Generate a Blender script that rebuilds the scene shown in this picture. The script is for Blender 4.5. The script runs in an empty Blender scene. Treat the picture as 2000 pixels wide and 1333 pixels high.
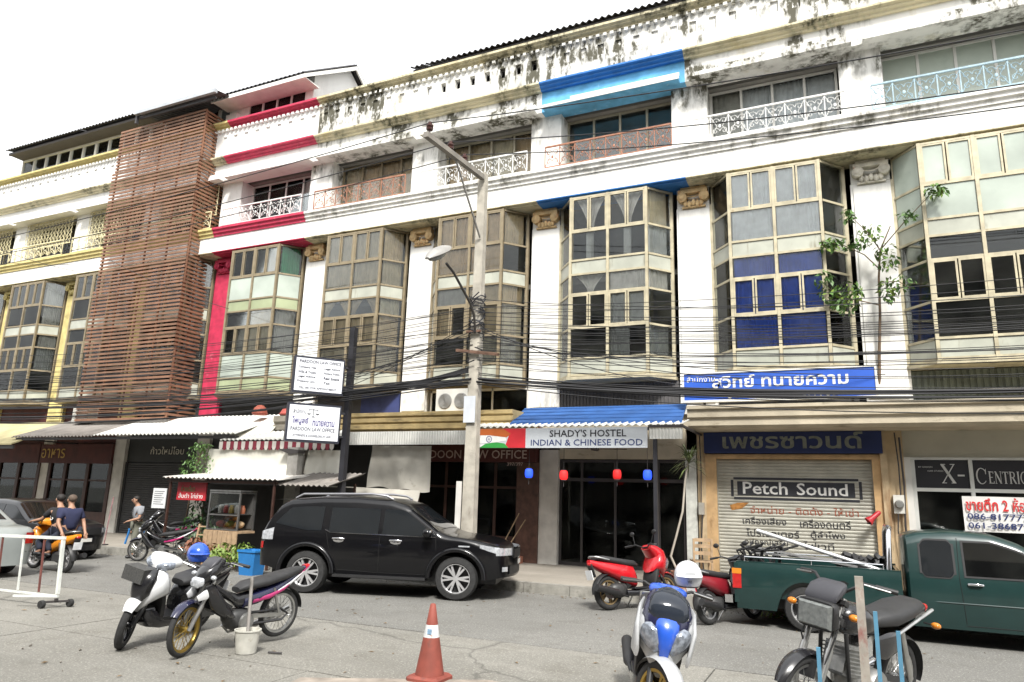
import bpy, bmesh, math, random
from mathutils import Vector, Matrix, Euler
R = math.radians
rnd = random.Random(7)
S = bpy.context.scene
COL = S.collection
# ------------------------------------------------------------------ camera
cam = bpy.data.objects.new('camera', bpy.data.cameras.new('camera'))
COL.objects.link(cam)
CAM_POS, YAW, PITCH, ROLL = Vector((15.134, -17.158, 1.881)), 0.4398, 0.2172, 0.0307
fw = Vector((-math.sin(YAW)*math.cos(PITCH), math.cos(YAW)*math.cos(PITCH), math.sin(PITCH)))
rt = Vector((math.cos(YAW), math.sin(YAW), 0)); up = rt.cross(fw)
rx = math.cos(ROLL)*rt + math.sin(ROLL)*up; ux = -math.sin(ROLL)*rt + math.cos(ROLL)*up
cam.matrix_world = Matrix(((rx.x, ux.x, -fw.x, CAM_POS.x), (rx.y, ux.y, -fw.y, CAM_POS.y), (rx.z, ux.z, -fw.z, CAM_POS.z), (0, 0, 0, 1)))
cam.data.sensor_width = 36; cam.data.lens = 1384.8/2000*36; cam.data.clip_end = 2000; cam.data.clip_start = .05
S.camera = cam
# ------------------------------------------------------------------ sky, sun, exposure
SUN_DIR = Vector((0.42, -0.72, 0.95)).normalized()          # towards the sun
world = bpy.data.worlds.new('World'); S.world = world; world.use_nodes = True
nt = world.node_tree; nt.nodes.clear()
sky = nt.nodes.new('ShaderNodeTexSky'); sky.sky_type = 'NISHITA'; sky.sun_disc = False
sky.sun_elevation = math.asin(SUN_DIR.z); sky.sun_rotation = math.atan2(SUN_DIR.x, SUN_DIR.y)
sky.air_density = 1.0; sky.dust_density = 6.0; sky.ozone_density = .6
hs = nt.nodes.new('ShaderNodeHueSaturation'); hs.inputs['Saturation'].default_value = .22
bg = nt.nodes.new('ShaderNodeBackground'); bg.inputs['Strength'].default_value = .15
wo = nt.nodes.new('ShaderNodeOutputWorld')
cl = nt.nodes.new('ShaderNodeMix'); cl.data_type = 'RGBA'; cl.inputs['Factor'].default_value = .8; cl.inputs['B'].default_value = (6.9, 7.0, 7.1, 1)      # even bright overcast
nt.links.new(sky.outputs[0], hs.inputs['Color']); nt.links.new(hs.outputs[0], cl.inputs['A']); nt.links.new(cl.outputs['Result'], bg.inputs['Color']); nt.links.new(bg.outputs[0], wo.inputs['Surface'])
sl = bpy.data.lights.new('sun', 'SUN'); sl.energy = 3.2; sl.angle = R(11); sl.color = (1, .97, .92)
so = bpy.data.objects.new('sun', sl); COL.objects.link(so)
so.rotation_euler = (-SUN_DIR).to_track_quat('-Z', 'Y').to_euler()
S.view_settings.view_transform = 'Standard'; S.view_settings.look = 'None'; S.view_settings.gamma = 1
S.view_settings.use_curve_mapping = False; S.view_settings.exposure = .86
S.cycles.max_bounces = 6; S.cycles.transparent_max_bounces = 12; S.cycles.use_denoising = True
S.cycles.diffuse_bounces = 4; S.cycles.glossy_bounces = 3; S.cycles.caustics_reflective = False; S.cycles.caustics_refractive = False

# ------------------------------------------------------------------ helpers: meshes
class MB:
    def __init__(s): s.v = []; s.f = []; s.m = []; s.cur = 0
    def add(s, vs, fs):
        b = len(s.v); s.v += [tuple(x) for x in vs]
        for f in fs: s.f.append(tuple(b+i for i in f)); s.m.append(s.cur)
        return s
    def box(s, x0, x1, y0, y1, z0, z1):
        return s.add([(x0,y0,z0),(x1,y0,z0),(x1,y1,z0),(x0,y1,z0),(x0,y0,z1),(x1,y0,z1),(x1,y1,z1),(x0,y1,z1)],
                     [(0,3,2,1),(4,5,6,7),(0,1,5,4),(1,2,6,5),(2,3,7,6),(3,0,4,7)])
    def obox(s, c, size, e=(0,0,0)):
        m = Euler(e).to_matrix(); c = Vector(c); hx, hy, hz = size[0]/2, size[1]/2, size[2]/2
        vs = [c + m @ Vector((x,y,z)) for x,y,z in ((-hx,-hy,-hz),(hx,-hy,-hz),(hx,hy,-hz),(-hx,hy,-hz),(-hx,-hy,hz),(hx,-hy,hz),(hx,hy,hz),(-hx,hy,hz))]
        return s.add(vs, [(0,3,2,1),(4,5,6,7),(0,1,5,4),(1,2,6,5),(2,3,7,6),(3,0,4,7)])
    def beam(s, p, q, w, h, upv=(0,0,1)):
        p, q = Vector(p), Vector(q); d = (q-p).normalized(); u = Vector(upv)
        if abs(d.dot(u)) > .98: u = Vector((1,0,0))
        a = d.cross(u).normalized(); b = a.cross(d).normalized(); vs = []
        for c in (p, q):
            for i, j in ((-1,-1),(1,-1),(1,1),(-1,1)): vs.append(c + a*w/2*i + b*h/2*j)
        return s.add(vs, [(0,1,2,3),(7,6,5,4),(0,4,5,1),(1,5,6,2),(2,6,7,3),(3,7,4,0)])
    def tube(s, pts, r, n=8, cap=True, closed=False):
        pts = [Vector(p) for p in pts]; k = len(pts); rr = r if isinstance(r, (list, tuple)) else [r]*k
        prev = None; rings = []
        for i, p in enumerate(pts):
            if closed: d = pts[(i+1) % k] - pts[i-1]
            else: d = pts[min(i+1, k-1)] - pts[max(i-1, 0)]
            d.normalize()
            if prev is None:
                u = Vector((0,0,1)) if abs(d.z) < .9 else Vector((1,0,0)); a = d.cross(u).normalized()
            else: a = (prev - d*prev.dot(d)).normalized()
            prev = a; b = d.cross(a)
            rings.append([p + (a*math.cos(t*2*math.pi/n) + b*math.sin(t*2*math.pi/n))*rr[i] for t in range(n)])
        return s.loft(rings, cap and not closed, closed)
    def loft(s, rings, caps=True, loop=False, closed=True):
        n = len(rings[0]); k = len(rings); vs = [v for r in rings for v in r]; fs = []
        for i in range(k if loop else k-1):
            j = (i+1) % k
            for t in range(n if closed else n-1): fs.append((i*n+t, i*n+(t+1) % n, j*n+(t+1) % n, j*n+t))
        if caps and not loop: fs.append(tuple(range(n-1, -1, -1))); fs.append(tuple((k-1)*n+t for t in range(n)))
        return s.add(vs, fs)
    def lathe(s, prof, n=16, mat=None, caps=True):
        rings = []
        for r, z in prof:
            ring = [Vector((r*math.cos(2*math.pi*t/n), r*math.sin(2*math.pi*t/n), z)) for t in range(n)]
            rings.append([mat @ q for q in ring] if mat else ring)
        return s.loft(rings, caps)
    def prism(s, poly, vec):
        n = len(poly); vec = Vector(vec); a = [Vector(p) for p in poly]
        fs = [tuple(range(n-1, -1, -1)), tuple(range(n, 2*n))] + [(i, (i+1) % n, n+(i+1) % n, n+i) for i in range(n)]
        return s.add(a + [p+vec for p in a], fs)
    def grid(s, nu, nv, fn):
        return s.add([fn(i/nu, j/nv) for j in range(nv+1) for i in range(nu+1)],
                     [(j*(nu+1)+i, j*(nu+1)+i+1, (j+1)*(nu+1)+i+1, (j+1)*(nu+1)+i) for j in range(nv) for i in range(nu)])
    def blob(s, c, r, nu=12, nv=8, e=None, pw=1.0):
        c = Vector(c); m = Euler(e).to_matrix() if e else Matrix.Identity(3); rings = []
        for j in range(nv+1):
            ph = -math.pi/2 + math.pi*(.02+.96*j/nv); ring = []
            for i in range(nu):
                t = 2*math.pi*i/nu
                f = lambda a: math.copysign(abs(a)**pw, a)
                ring.append(c + m @ Vector((r[0]*f(math.cos(ph))*f(math.cos(t)), r[1]*f(math.cos(ph))*f(math.sin(t)), r[2]*f(math.sin(ph)))))
            rings.append(ring)
        return s.loft(rings)
    def mesh(s, name, angle=None):
        me = bpy.data.meshes.new(name); me.from_pydata(s.v, [], s.f); me.validate()
        bm = bmesh.new(); bm.from_mesh(me); bmesh.ops.recalc_face_normals(bm, faces=bm.faces)
        if angle:
            for f in bm.faces: f.smooth = True
            for e in bm.edges: e.smooth = len(e.link_faces) == 2 and e.calc_face_angle(3) < R(angle)
        bm.to_mesh(me); bm.free()
        if any(s.m) and len(s.m) == len(me.polygons):
            for p, i in zip(me.polygons, s.m): p.material_index = i
        return me
    def build(s, name, mat, parent=None, smooth=None, loc=None):
        return mk(name, s.mesh(name, smooth), mat, parent, loc)
def mk(name, me, mat, parent=None, loc=None, rot=None, scale=None):
    o = bpy.data.objects.new(name, me); COL.objects.link(o)
    ms = mat if isinstance(mat, (list, tuple)) else [mat]
    if len(me.materials) == 0:
        for m in ms: me.materials.append(m)
    else:
        for i, m in enumerate(ms):
            if me.materials[i] is not m: o.material_slots[i].link = 'OBJECT'; o.material_slots[i].material = m
    if parent: o.parent = parent
    if loc is not None: o.location = loc
    if rot is not None: o.rotation_euler = rot
    if scale is not None: o.scale = scale
    return o
def tag(o, label, cat, group=None, kind=None):
    o['label'] = label; o['category'] = cat
    if group: o['group'] = group
    if kind: o['kind'] = kind
    return o
def thing(name, label, cat, loc=(0,0,0), rz=0, group=None, tilt=0):
    o = bpy.data.objects.new(name, None); COL.objects.link(o); o.empty_display_size = .3
    o.location = loc; o.rotation_euler = (tilt, 0, rz)
    return tag(o, label, cat, group)
def struct(o): o['kind'] = 'structure'; return o
UNIT = None
def pbox(name, mat, parent, x0, x1, y0, y1, z0, z1, rz=0):
    """a box-shaped part that shares one unit mesh; placed by its bounds"""
    global UNIT
    if UNIT is None: UNIT = MB().box(-.5,.5,-.5,.5,-.5,.5).mesh('unit_piece')
    return mk(name, UNIT, mat, parent, ((x0+x1)/2, (y0+y1)/2, (z0+z1)/2), (0,0,rz), (x1-x0, y1-y0, z1-z0))
def lerp(a, b, t): return a+(b-a)*t
def interp(tab, x):
    if x <= tab[0][0]: return tab[0][1]
    for (a, u), (b, v) in zip(tab, tab[1:]):
        if x <= b: return lerp(u, v, (x-a)/(b-a) if b > a else 0)
    return tab[-1][1]
def smooth_tab(tab, w, n=5):
    return lambda x: sum(interp(tab, x+w*(i/n)) for i in range(-n, n+1))/(2*n+1)
# ------------------------------------------------------------------ helpers: materials
MATS = {}
def M(name, col, rough=.6, metal=0, var=.12, vs=3.0, dirt=None, da=.5, ds=1.2, dst=(1,1,1), bump=0, bs=30, spec=.5, coat=0, emit=None, es=0, obj=False):
    if name in MATS: return MATS[name]
    m = bpy.data.materials.new(name); m.use_nodes = True; t = m.node_tree; b = t.nodes['Principled BSDF']
    b.inputs['Roughness'].default_value = rough; b.inputs['Metallic'].default_value = metal
    b.inputs['Specular IOR Level'].default_value = spec; b.inputs['Coat Weight'].default_value = coat
    if coat: b.inputs['Coat Roughness'].default_value = .04
    N = t.nodes.new; L = t.links.new
    if obj: co = N('ShaderNodeTexCoord').outputs['Object']
    else: co = N('ShaderNodeNewGeometry').outputs['Position']
    n1 = N('ShaderNodeTexNoise'); n1.inputs['Scale'].default_value = vs; n1.inputs['Detail'].default_value = 5; L(co, n1.inputs['Vector'])
    mr = N('ShaderNodeMapRange'); mr.inputs['From Min'].default_value = .3; mr.inputs['From Max'].default_value = .7
    mr.inputs['To Min'].default_value = 1-var; mr.inputs['To Max'].default_value = 1+var*.6; L(n1.outputs['Fac'], mr.inputs['Value'])
    mx = N('ShaderNodeMix'); mx.data_type = 'RGBA'; mx.blend_type = 'MULTIPLY'; mx.inputs['Factor'].default_value = 1
    mx.inputs['A'].default_value = (*col, 1); cc = N('ShaderNodeCombineColor')
    for k in range(3): L(mr.outputs[0], cc.inputs[k])
    L(cc.outputs[0], mx.inputs['B']); out = mx.outputs['Result']
    if dirt:
        mp = N('ShaderNodeMapping'); mp.inputs['Scale'].default_value = dst; L(co, mp.inputs['Vector'])
        n2 = N('ShaderNodeTexNoise'); n2.inputs['Scale'].default_value = ds; n2.inputs['Detail'].default_value = 7; n2.inputs['Roughness'].default_value = .65; L(mp.outputs[0], n2.inputs['Vector'])
        r2 = N('ShaderNodeMapRange'); th = .75-.35*da; r2.inputs['From Min'].default_value = th; r2.inputs['From Max'].default_value = th+.16; L(n2.outputs['Fac'], r2.inputs['Value'])
        m2 = N('ShaderNodeMix'); m2.data_type = 'RGBA'; L(r2.outputs[0], m2.inputs['Factor']); L(out, m2.inputs['A']); m2.inputs['B'].default_value = (*dirt, 1); out = m2.outputs['Result']
    L(out, b.inputs['Base Color'])
    if bump:
        n3 = N('ShaderNodeTexNoise'); n3.inputs['Scale'].default_value = bs; n3.inputs['Detail'].default_value = 4; L(co, n3.inputs['Vector'])
        bp = N('ShaderNodeBump'); bp.inputs['Strength'].default_value = bump; bp.inputs['Distance'].default_value = .02; L(n3.outputs['Fac'], bp.inputs['Height']); L(bp.outputs[0], b.inputs['Normal'])
    if emit: b.inputs['Emission Color'].default_value = (*emit, 1); b.inputs['Emission Strength'].default_value = es
    MATS[name] = m; return m
def glass(name, tint=(.985,.99,.985), rough=.03, refl=.07, tr=1.0):
    if name in MATS: return MATS[name]
    m = bpy.data.materials.new(name); m.use_nodes = True; t = m.node_tree; t.nodes.clear(); N = t.nodes.new; L = t.links.new
    o = N('ShaderNodeOutputMaterial'); tr_ = N('ShaderNodeBsdfTransparent'); tr_.inputs[0].default_value = (*tint, 1)
    gl = N('ShaderNodeBsdfGlossy'); gl.inputs['Roughness'].default_value = rough; gl.inputs['Color'].default_value = (.95,.97,.96,1)
    lw = N('ShaderNodeFresnel'); lw.inputs['IOR'].default_value = 1.35
    ad = N('ShaderNodeMath'); ad.operation = 'ADD'; ad.use_clamp = True; L(lw.outputs[0], ad.inputs[0]); ad.inputs[1].default_value = refl-.04
    df = N('ShaderNodeBsdfDiffuse'); df.inputs[0].default_value = (.5,.52,.46,1); co = N('ShaderNodeNewGeometry')
    nz = N('ShaderNodeTexNoise'); nz.inputs['Scale'].default_value = 1.7; nz.inputs['Detail'].default_value = 6; L(co.outputs['Position'], nz.inputs['Vector'])
    rr = N('ShaderNodeMapRange'); rr.inputs['From Min'].default_value = .4; rr.inputs['From Max'].default_value = .8; rr.inputs['To Max'].default_value = .035; rr.inputs['To Min'].default_value = .0; L(nz.outputs['Fac'], rr.inputs['Value'])
    md = N('ShaderNodeMixShader'); L(rr.outputs[0], md.inputs[0]); L(tr_.outputs[0], md.inputs[1]); L(df.outputs[0], md.inputs[2])
    mx = N('ShaderNodeMixShader'); L(ad.outputs[0], mx.inputs[0]); L(md.outputs[0], mx.inputs[1]); L(gl.outputs[0], mx.inputs[2]); L(mx.outputs[0], o.inputs['Surface'])
    MATS[name] = m; return m
def stained(name, col, bands, mould=(.05,.055,.035), amt=.5, yel=(.45,.36,.14)):
    """painted plaster with black mould patches, thickest in some height bands, and run-off streaks"""
    if name in MATS: return MATS[name]
    m = bpy.data.materials.new(name); m.use_nodes = True; t = m.node_tree; b = t.nodes['Principled BSDF']; b.inputs['Roughness'].default_value = .85
    N = t.nodes.new; L = t.links.new; g = N('ShaderNodeNewGeometry'); P = g.outputs['Position']
    def noise(scale, st, det=6, off=0):
        mp = N('ShaderNodeMapping'); mp.inputs['Scale'].default_value = st; mp.inputs['Location'].default_value = (off,off*.7,off*.3); L(P, mp.inputs['Vector'])
        n = N('ShaderNodeTexNoise'); n.inputs['Scale'].default_value = scale; n.inputs['Detail'].default_value = det; n.inputs['Roughness'].default_value = .62; L(mp.outputs[0], n.inputs['Vector']); return n.outputs['Fac']
    def rng(v, a, b2, lo=0, hi=1):
        r = N('ShaderNodeMapRange'); r.inputs['From Min'].default_value = a; r.inputs['From Max'].default_value = b2; r.inputs['To Min'].default_value = lo; r.inputs['To Max'].default_value = hi; L(v, r.inputs['Value']); return r.outputs[0]
    def math_(op, a, c):
        q = N('ShaderNodeMath'); q.operation = op; q.use_clamp = op != 'ADD'
        for i, k in enumerate((a, c)):
            if isinstance(k, (int, float)): q.inputs[i].default_value = k
            else: L(k, q.inputs[i])
        return q.outputs[0]
    sx = N('ShaderNodeSeparateXYZ'); L(P, sx.inputs[0]); Z = sx.outputs['Z']
    ramp = N('ShaderNodeValToRGB'); ramp.color_ramp.interpolation = 'LINEAR'; el = ramp.color_ramp.elements
    el[0].position = 0; el[0].color = (.12,)*3+(1,); el[1].position = 1; el[1].color = (.12,)*3+(1,)
    for z, v in bands:
        e = el.new(max(.001, min(.999, z/16))); e.color = (v, v, v, 1)
    L(rng(Z, 0, 16), ramp.inputs['Fac'])
    blot = rng(noise(.55, (1,1,1.6), 3), .40, .58)
    strk = rng(noise(3.2, (1,1,.16), 7, 3.1), .40, .58)
    fine = rng(noise(9, (1,1,.5), 8, 1.7), .34, .56)
    k = math_('MULTIPLY', math_('MULTIPLY', math_('MULTIPLY', blot, strk), ramp.outputs['Color']), fine)
    k = math_('MULTIPLY', k, amt*2.2)
    dust = rng(noise(1.3, (1,1,.3), 6, 7.7), .45, .75, 0, .35)
    ba = N('ShaderNodeMix'); ba.data_type = 'RGBA'; L(dust, ba.inputs['Factor']); ba.inputs['A'].default_value = (*col,1); ba.inputs['B'].default_value = tuple(c*.72 for c in col)+(1,)
    y = rng(noise(1.1, (1,1,.5), 5, 12.3), .58, .72, 0, .6)
    by = N('ShaderNodeMix'); by.data_type = 'RGBA'; L(math_('MULTIPLY', y, ramp.outputs['Color']), by.inputs['Factor']); L(ba.outputs['Result'], by.inputs['A']); by.inputs['B'].default_value = (*yel,1)
    mx = N('ShaderNodeMix'); mx.data_type = 'RGBA'; L(k, mx.inputs['Factor']); L(by.outputs['Result'], mx.inputs['A']); mx.inputs['B'].default_value = (*mould,1)
    L(mx.outputs['Result'], b.inputs['Base Color'])
    bp = N('ShaderNodeBump'); bp.inputs['Strength'].default_value = .25; bp.inputs['Distance'].default_value = .01; L(noise(14, (1,1,1)), bp.inputs['Height']); L(bp.outputs[0], b.inputs['Normal'])
    MATS[name] = m; return m
FONTS = {}
def text(body, mat, parent, loc, rot, h, w=None, name='lettering', depth=.004, bold=0, align='LEFT', shear=0, space=1.0):
    """lettering as a thin solid mesh; h = cap height-ish size, w = fitted width; rot = euler (rotation of the text plane)"""
    c = bpy.data.curves.new(name, 'FONT'); c.body = body; c.size = 1; c.extrude = .5; c.offset = bold; c.resolution_u = 2; c.shear = shear; c.space_character = space
    o = bpy.data.objects.new(name, c); COL.objects.link(o); dg = bpy.context.evaluated_depsgraph_get(); dg.update()
    me = bpy.data.meshes.new_from_object(o.evaluated_get(dg)); bpy.data.objects.remove(o); bpy.data.curves.remove(c)
    if not me.vertices: return None
    xs = [v.co.x for v in me.vertices]; ys = [v.co.y for v in me.vertices]; x0, x1 = min(xs), max(xs); y0, y1 = min(ys), max(ys)
    sy = h/(y1-y0); sx = (w/(x1-x0)) if w else sy
    ax = x0 if align == 'LEFT' else (x0+x1)/2
    for v in me.vertices: v.co = ((v.co.x-ax)*sx, (v.co.y-y0)*sy, v.co.z*depth)
    me.name = name; me.materials.clear(); me.materials.append(mat)
    return mk(name, me, mat, parent, loc, rot)
FACE = (R(90), 0, 0)      # text upright, read from -y
# ------------------------------------------------------------------ ground
def ground_mat(name, col, scale, crack=True, stain=.5, grain=.25):
    m = bpy.data.materials.new(name); m.use_nodes = True; t = m.node_tree; b = t.nodes['Principled BSDF']; N = t.nodes.new; L = t.links.new
    P = N('ShaderNodeNewGeometry').outputs['Position']
    def noise(s, d=6, st=(1,1,1), r=.6):
        mp = N('ShaderNodeMapping'); mp.inputs['Scale'].default_value = st; L(P, mp.inputs['Vector'])
        n = N('ShaderNodeTexNoise'); n.inputs['Scale'].default_value = s; n.inputs['Detail'].default_value = d; n.inputs['Roughness'].default_value = r; L(mp.outputs[0], n.inputs['Vector']); return n.outputs['Fac']
    def rng(v, a, c, lo, hi):
        r = N('ShaderNodeMapRange'); r.inputs['From Min'].default_value = a; r.inputs['From Max'].default_value = c; r.inputs['To Min'].default_value = lo; r.inputs['To Max'].default_value = hi; L(v, r.inputs['Value']); return r.outputs[0]
    def mix(f, a, c, bt='MIX'):
        q = N('ShaderNodeMix'); q.data_type = 'RGBA'; q.blend_type = bt
        if isinstance(f, float): q.inputs['Factor'].default_value = f
        else: L(f, q.inputs['Factor'])
        for i, k in (('A', a), ('B', c)):
            if isinstance(k, tuple): q.inputs[i].default_value = (*k, 1)
            else: L(k, q.inputs[i])
        return q.outputs['Result']
    c = mix(rng(noise(.35, 5), .35, .65, 0, 1), col, tuple(x*.74 for x in col))
    c = mix(rng(noise(1.6, 8, (1,1,1), .7), .5, .75, 0, stain), c, tuple(x*.5 for x in (col[0], col[1]*.97, col[2]*.9)))
    c = mix(rng(noise(.9, 6, (.5,2.2,1)), .55, .7, 0, .35), c, tuple(min(1, x*1.3) for x in col))
    c = mix(rng(noise(90, 3), .35, .65, 0, grain), c, tuple(x*.4 for x in col))
    c = mix(rng(noise(38, 2), .56, .66, 0, grain), c, tuple(min(1,x*1.5) for x in col))
    c = mix(rng(noise(11, 5), .52, .7, 0, grain*.6), c, tuple(x*.5 for x in col))
    c = mix(rng(noise(.7, 5, (.12,1.6,1)), .5, .68, 0, .4), c, tuple(x*.6 for x in col))
    if crack:
        v = N('ShaderNodeTexVoronoi'); v.feature = 'DISTANCE_TO_EDGE'; v.inputs['Scale'].default_value = scale
        dn = N('ShaderNodeTexNoise'); dn.inputs['Scale'].default_value = 1.2; dn.inputs['Detail'].default_value = 6; L(P, dn.inputs['Vector'])
        ad = N('ShaderNodeVectorMath'); ad.operation = 'MULTIPLY_ADD'; L(dn.outputs['Color'], ad.inputs[0]); ad.inputs[1].default_value = (.8,.8,0); L(P, ad.inputs[2]); L(ad.outputs[0], v.inputs['Vector'])
        c = mix(rng(v.outputs['Distance'], .0, .0016, .6, 0), c, tuple(x*.25 for x in col))
    L(c, b.inputs['Base Color']); b.inputs['Roughness'].default_value = .88; b.inputs['Specular IOR Level'].default_value = .3
    bp = N('ShaderNodeBump'); bp.inputs['Strength'].default_value = .5; bp.inputs['Distance'].default_value = .01; L(noise(60, 4), bp.inputs['Height']); L(bp.outputs[0], b.inputs['Normal'])
    MATS[name] = m; return m
CONC = ground_mat('forecourt_concrete', (.275,.265,.235), .05, True, .85, .6)
ROAD = ground_mat('worn_street_surface', (.235,.23,.212), .16, False, .85, .75)
PAVE = ground_mat('pavement_concrete', (.33,.30,.255), .3, False, .4, .12)
struct(MB().box(-400,400,-400,400,-.5,-.02).build('ground', M('far_ground', (.25,.25,.23), .9)))
rd = struct(MB().box(-60,60,-8.02,-3.2,-.2,0).build('road', ROAD))
# forecourt: cast slabs with real joints, each a piece of its own
fc = struct(MB().box(-60,60,-40,-8.02,-.2,-.015).build('forecourt', M('joint_dirt', (.05,.05,.045), .95)))
ys = [-8.04, -10.62, -13.6, -17, -21, -26]
xs = [-20,-14,-8,-3,1.5,5.4,9.75,13.6,17.9,22.5,27,33]
for j in range(len(ys)-1):
    for i in range(len(xs)-1):
        dx = rnd.uniform(-.1,.1)
        o = pbox('slab', CONC, fc, xs[i]+.008, xs[i+1]-.008, ys[j+1]+.008, ys[j]-.008, -.1, rnd.uniform(-.004,.004))
# rust-brown patch of older paving under the cone
M('old_patch', (.285,.245,.205), .9, var=.35, vs=5, dirt=(.15,.12,.095), da=.5, ds=3)
MB().prism([(9.9,-10.9,0),(11.6,-9.95,0),(13.9,-10.2,0),(14.3,-11.6,0),(12.4,-12.6,0),(10.2,-12.2,0)], (0,0,.008)).build('paving_patch', MATS['old_patch'], fc)
# pavement with kerb
pv = struct(MB().prism([(-60,-3.2+.16,-.1),(-60,.1,-.1),(-60,.1,.3),(-60,-.3,.295),(-60,-3.04,.198)], (120,0,0)).build('pavement', PAVE))
KERB = M('kerb_concrete', (.27,.26,.23), .9, var=.25, vs=5, dirt=(.08,.075,.06), da=.6, ds=2, bump=.4)
x = -30
while x < 30:
    pbox('kerb_stone', KERB, pv, x+.006, x+.994, -3.2, -3.045, -.1, .2+rnd.uniform(-.004,.004)); x += 1.0
# ------------------------------------------------------------------ facade materials
WHITE = stained('mouldy_white_plaster', (.80,.79,.75), [(3.8,.3),(5,.10),(9.3,.08),(9.7,.12),(10.25,.15),(10.35,.45),(10.7,.2),(11.5,.08),(12.45,.75),(12.9,1.0),(13.2,1),(13.4,.6),(13.9,.85),(14.7,1)], amt=1.0, mould=(.085,.08,.055))
CLEAN = stained('clean_white_plaster', (.82,.81,.78), [(4,.12),(9.5,.05),(10.3,.2),(13,.18),(14.5,.3)], amt=.35)
LEDGE = stained('weathered_ledge', (.62,.56,.38), [(9.6,.6),(10.5,.6),(13,.9),(14.7,1)], amt=.6, mould=(.07,.065,.035))
PINK = M('pink_paint', (.50,.03,.08), .65, var=.25, vs=5, dirt=(.62,.26,.30), da=.4, ds=4, dst=(1,1,.5))
BLUE = M('sky_blue_paint', (.13,.40,.64), .8, var=.3, vs=3, dirt=(.45,.62,.72), da=.4, ds=4, dst=(1,1,.5))
BLUED = M('blue_trim_paint', (.03,.17,.48), .6, var=.2, vs=4)
YELLOW = M('yellow_paint', (.62,.52,.22), .7, var=.2, vs=4, dirt=(.30,.25,.10), da=.4, ds=2.5)
ROOFM = M('dark_corrugated_steel', (.045,.042,.045), .55, var=.3, vs=3)
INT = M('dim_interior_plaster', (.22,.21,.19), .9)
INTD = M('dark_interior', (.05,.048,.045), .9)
FR_BRONZE = M('bronze_window_frame', (.27,.22,.14), .5, metal=.2, var=.2, vs=6, dirt=(.12,.10,.07), da=.3, ds=5)
FR_PALE = M('pale_gold_window_frame', (.47,.42,.29), .5, metal=.1, var=.25, vs=5, dirt=(.22,.16,.08), da=.4, ds=4)
FR_GREY = M('grey_window_frame', (.40,.37,.28), .5, metal=.1, var=.15, vs=6, dirt=(.2,.16,.1), da=.3, ds=5)
WHITEF = M('white_window_frame', (.7,.69,.65), .5, var=.1)
PANEL = M('grey_spandrel_glass', (.43,.44,.37), .3, var=.2, vs=2, dirt=(.25,.23,.17), da=.45, ds=2.5, dst=(2,2,.4))
PANELG = M('green_tinted_panel', (.33,.37,.22), .4, var=.2, vs=1.5, dirt=(.22,.26,.12), da=.4, ds=2)
GL = glass('window_glass', refl=.045); GLD = glass('dark_window_glass', (.92,.94,.95), .02, .05); GLP = glass('pale_reflecting_glass', (.97,.98,.97), .08, .1)
SKYGL = M('pale_green_sky_toned_glass', (.42,.47,.41), .25, var=.25, vs=.8, dirt=(.33,.38,.33), da=.5, ds=.9)  # opaque panes; the upper bays' sky reflection is put into this pale green
def cloth(n, c, dirt=None): return M('curtain_'+n, c, .9, var=.2, vs=4, dirt=dirt, da=.35, ds=3)
C_BEIGE = cloth('beige', (.58,.46,.28), (.38,.29,.17)); C_BROWN = cloth('pale_brown', (.62,.46,.28), (.42,.29,.17)); C_WHITE = cloth('white_lace', (.75,.74,.68)); C_GREY = cloth('grey', (.40,.40,.36)); C_BLUE = cloth('royal_blue', (.045,.12,.60)); C_ICE = cloth('ice_white', (.72,.77,.80)); C_GREEN = cloth('green', (.04,.28,.13)); C_CREAM = cloth('cream', (.68,.60,.42)); C_OLD = cloth('worn_grey_beige', (.50,.44,.31), (.28,.23,.15))
RUSTR = M('rusty_orange_iron', (.33,.15,.09), .7, var=.3, vs=9, dirt=(.5,.4,.34), da=.45, ds=12)
WHITER = M('white_iron', (.68,.68,.66), .6, var=.15, vs=8, dirt=(.3,.26,.2), da=.3, ds=10)
BLUER = M('pale_blue_iron', (.32,.45,.52), .6, var=.2, vs=8, dirt=(.5,.6,.6), da=.3, ds=10)
YELR = M('yellow_iron', (.66,.60,.38), .6, var=.2, vs=8)
CACHE = {}
def cached(key, fn):
    if key not in CACHE: CACHE[key] = fn()
    return CACHE[key]
def cyc(prof, x0=0, x1=4.0):
    return MB().prism([(x0,y,z) for y, z in prof], (x1-x0,0,0))
CURT = None
def curtain(parent, mat, x0, x1, y, z0, z1, rz=0, folds=None):
    global CURT
    if CURT is None:
        CURT = [MB().grid(60, 4, lambda u, v, q=q: (u-.5, math.sin(u*2*math.pi*(5.5+q*.6)+math.sin(u*11+q)*1.5)*.5*(.6+.4*math.sin(u*5+q+v*2)), v-.5)).mesh('curtain', 80) for q in (0, 1.3, 2.7)]
    return mk('curtain', rnd.choice(CURT), mat, parent, ((x0+x1)/2, y, (z0+z1)/2), (0,0,rz), (x1-x0, .05, z1-z0))
def tied(parent, mat, x0, x1, y, z0, z1):
    """a pair of curtains drawn apart from the middle top"""
    mb = MB()
    for sg in (-1, 1):
        def fn(u, v, sg=sg):
            w = (x1-x0)/2; wid = w*(.25+.75*(v**1.6)); xx = (x0+x1)/2+sg*(w-wid*(1-u)) if True else 0
            return (xx, y+math.sin(u*22)*.02, lerp(z0, z1, v))
        mb.grid(18, 8, fn)
    return mb.build('curtain', mat, parent, 80)
def flare(parent, mat, xc, y, z0, z1, w):
    """curtain gathered at the middle and flaring upward"""
    mb = MB().grid(24, 8, lambda u, v: (xc+(u-.5)*w*(.18+.82*abs(v-.15)**1.5*1.2), y+math.sin(u*24)*.02, lerp(z0, z1, v)))
    return mb.build('curtain', mat, parent, 80)
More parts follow.
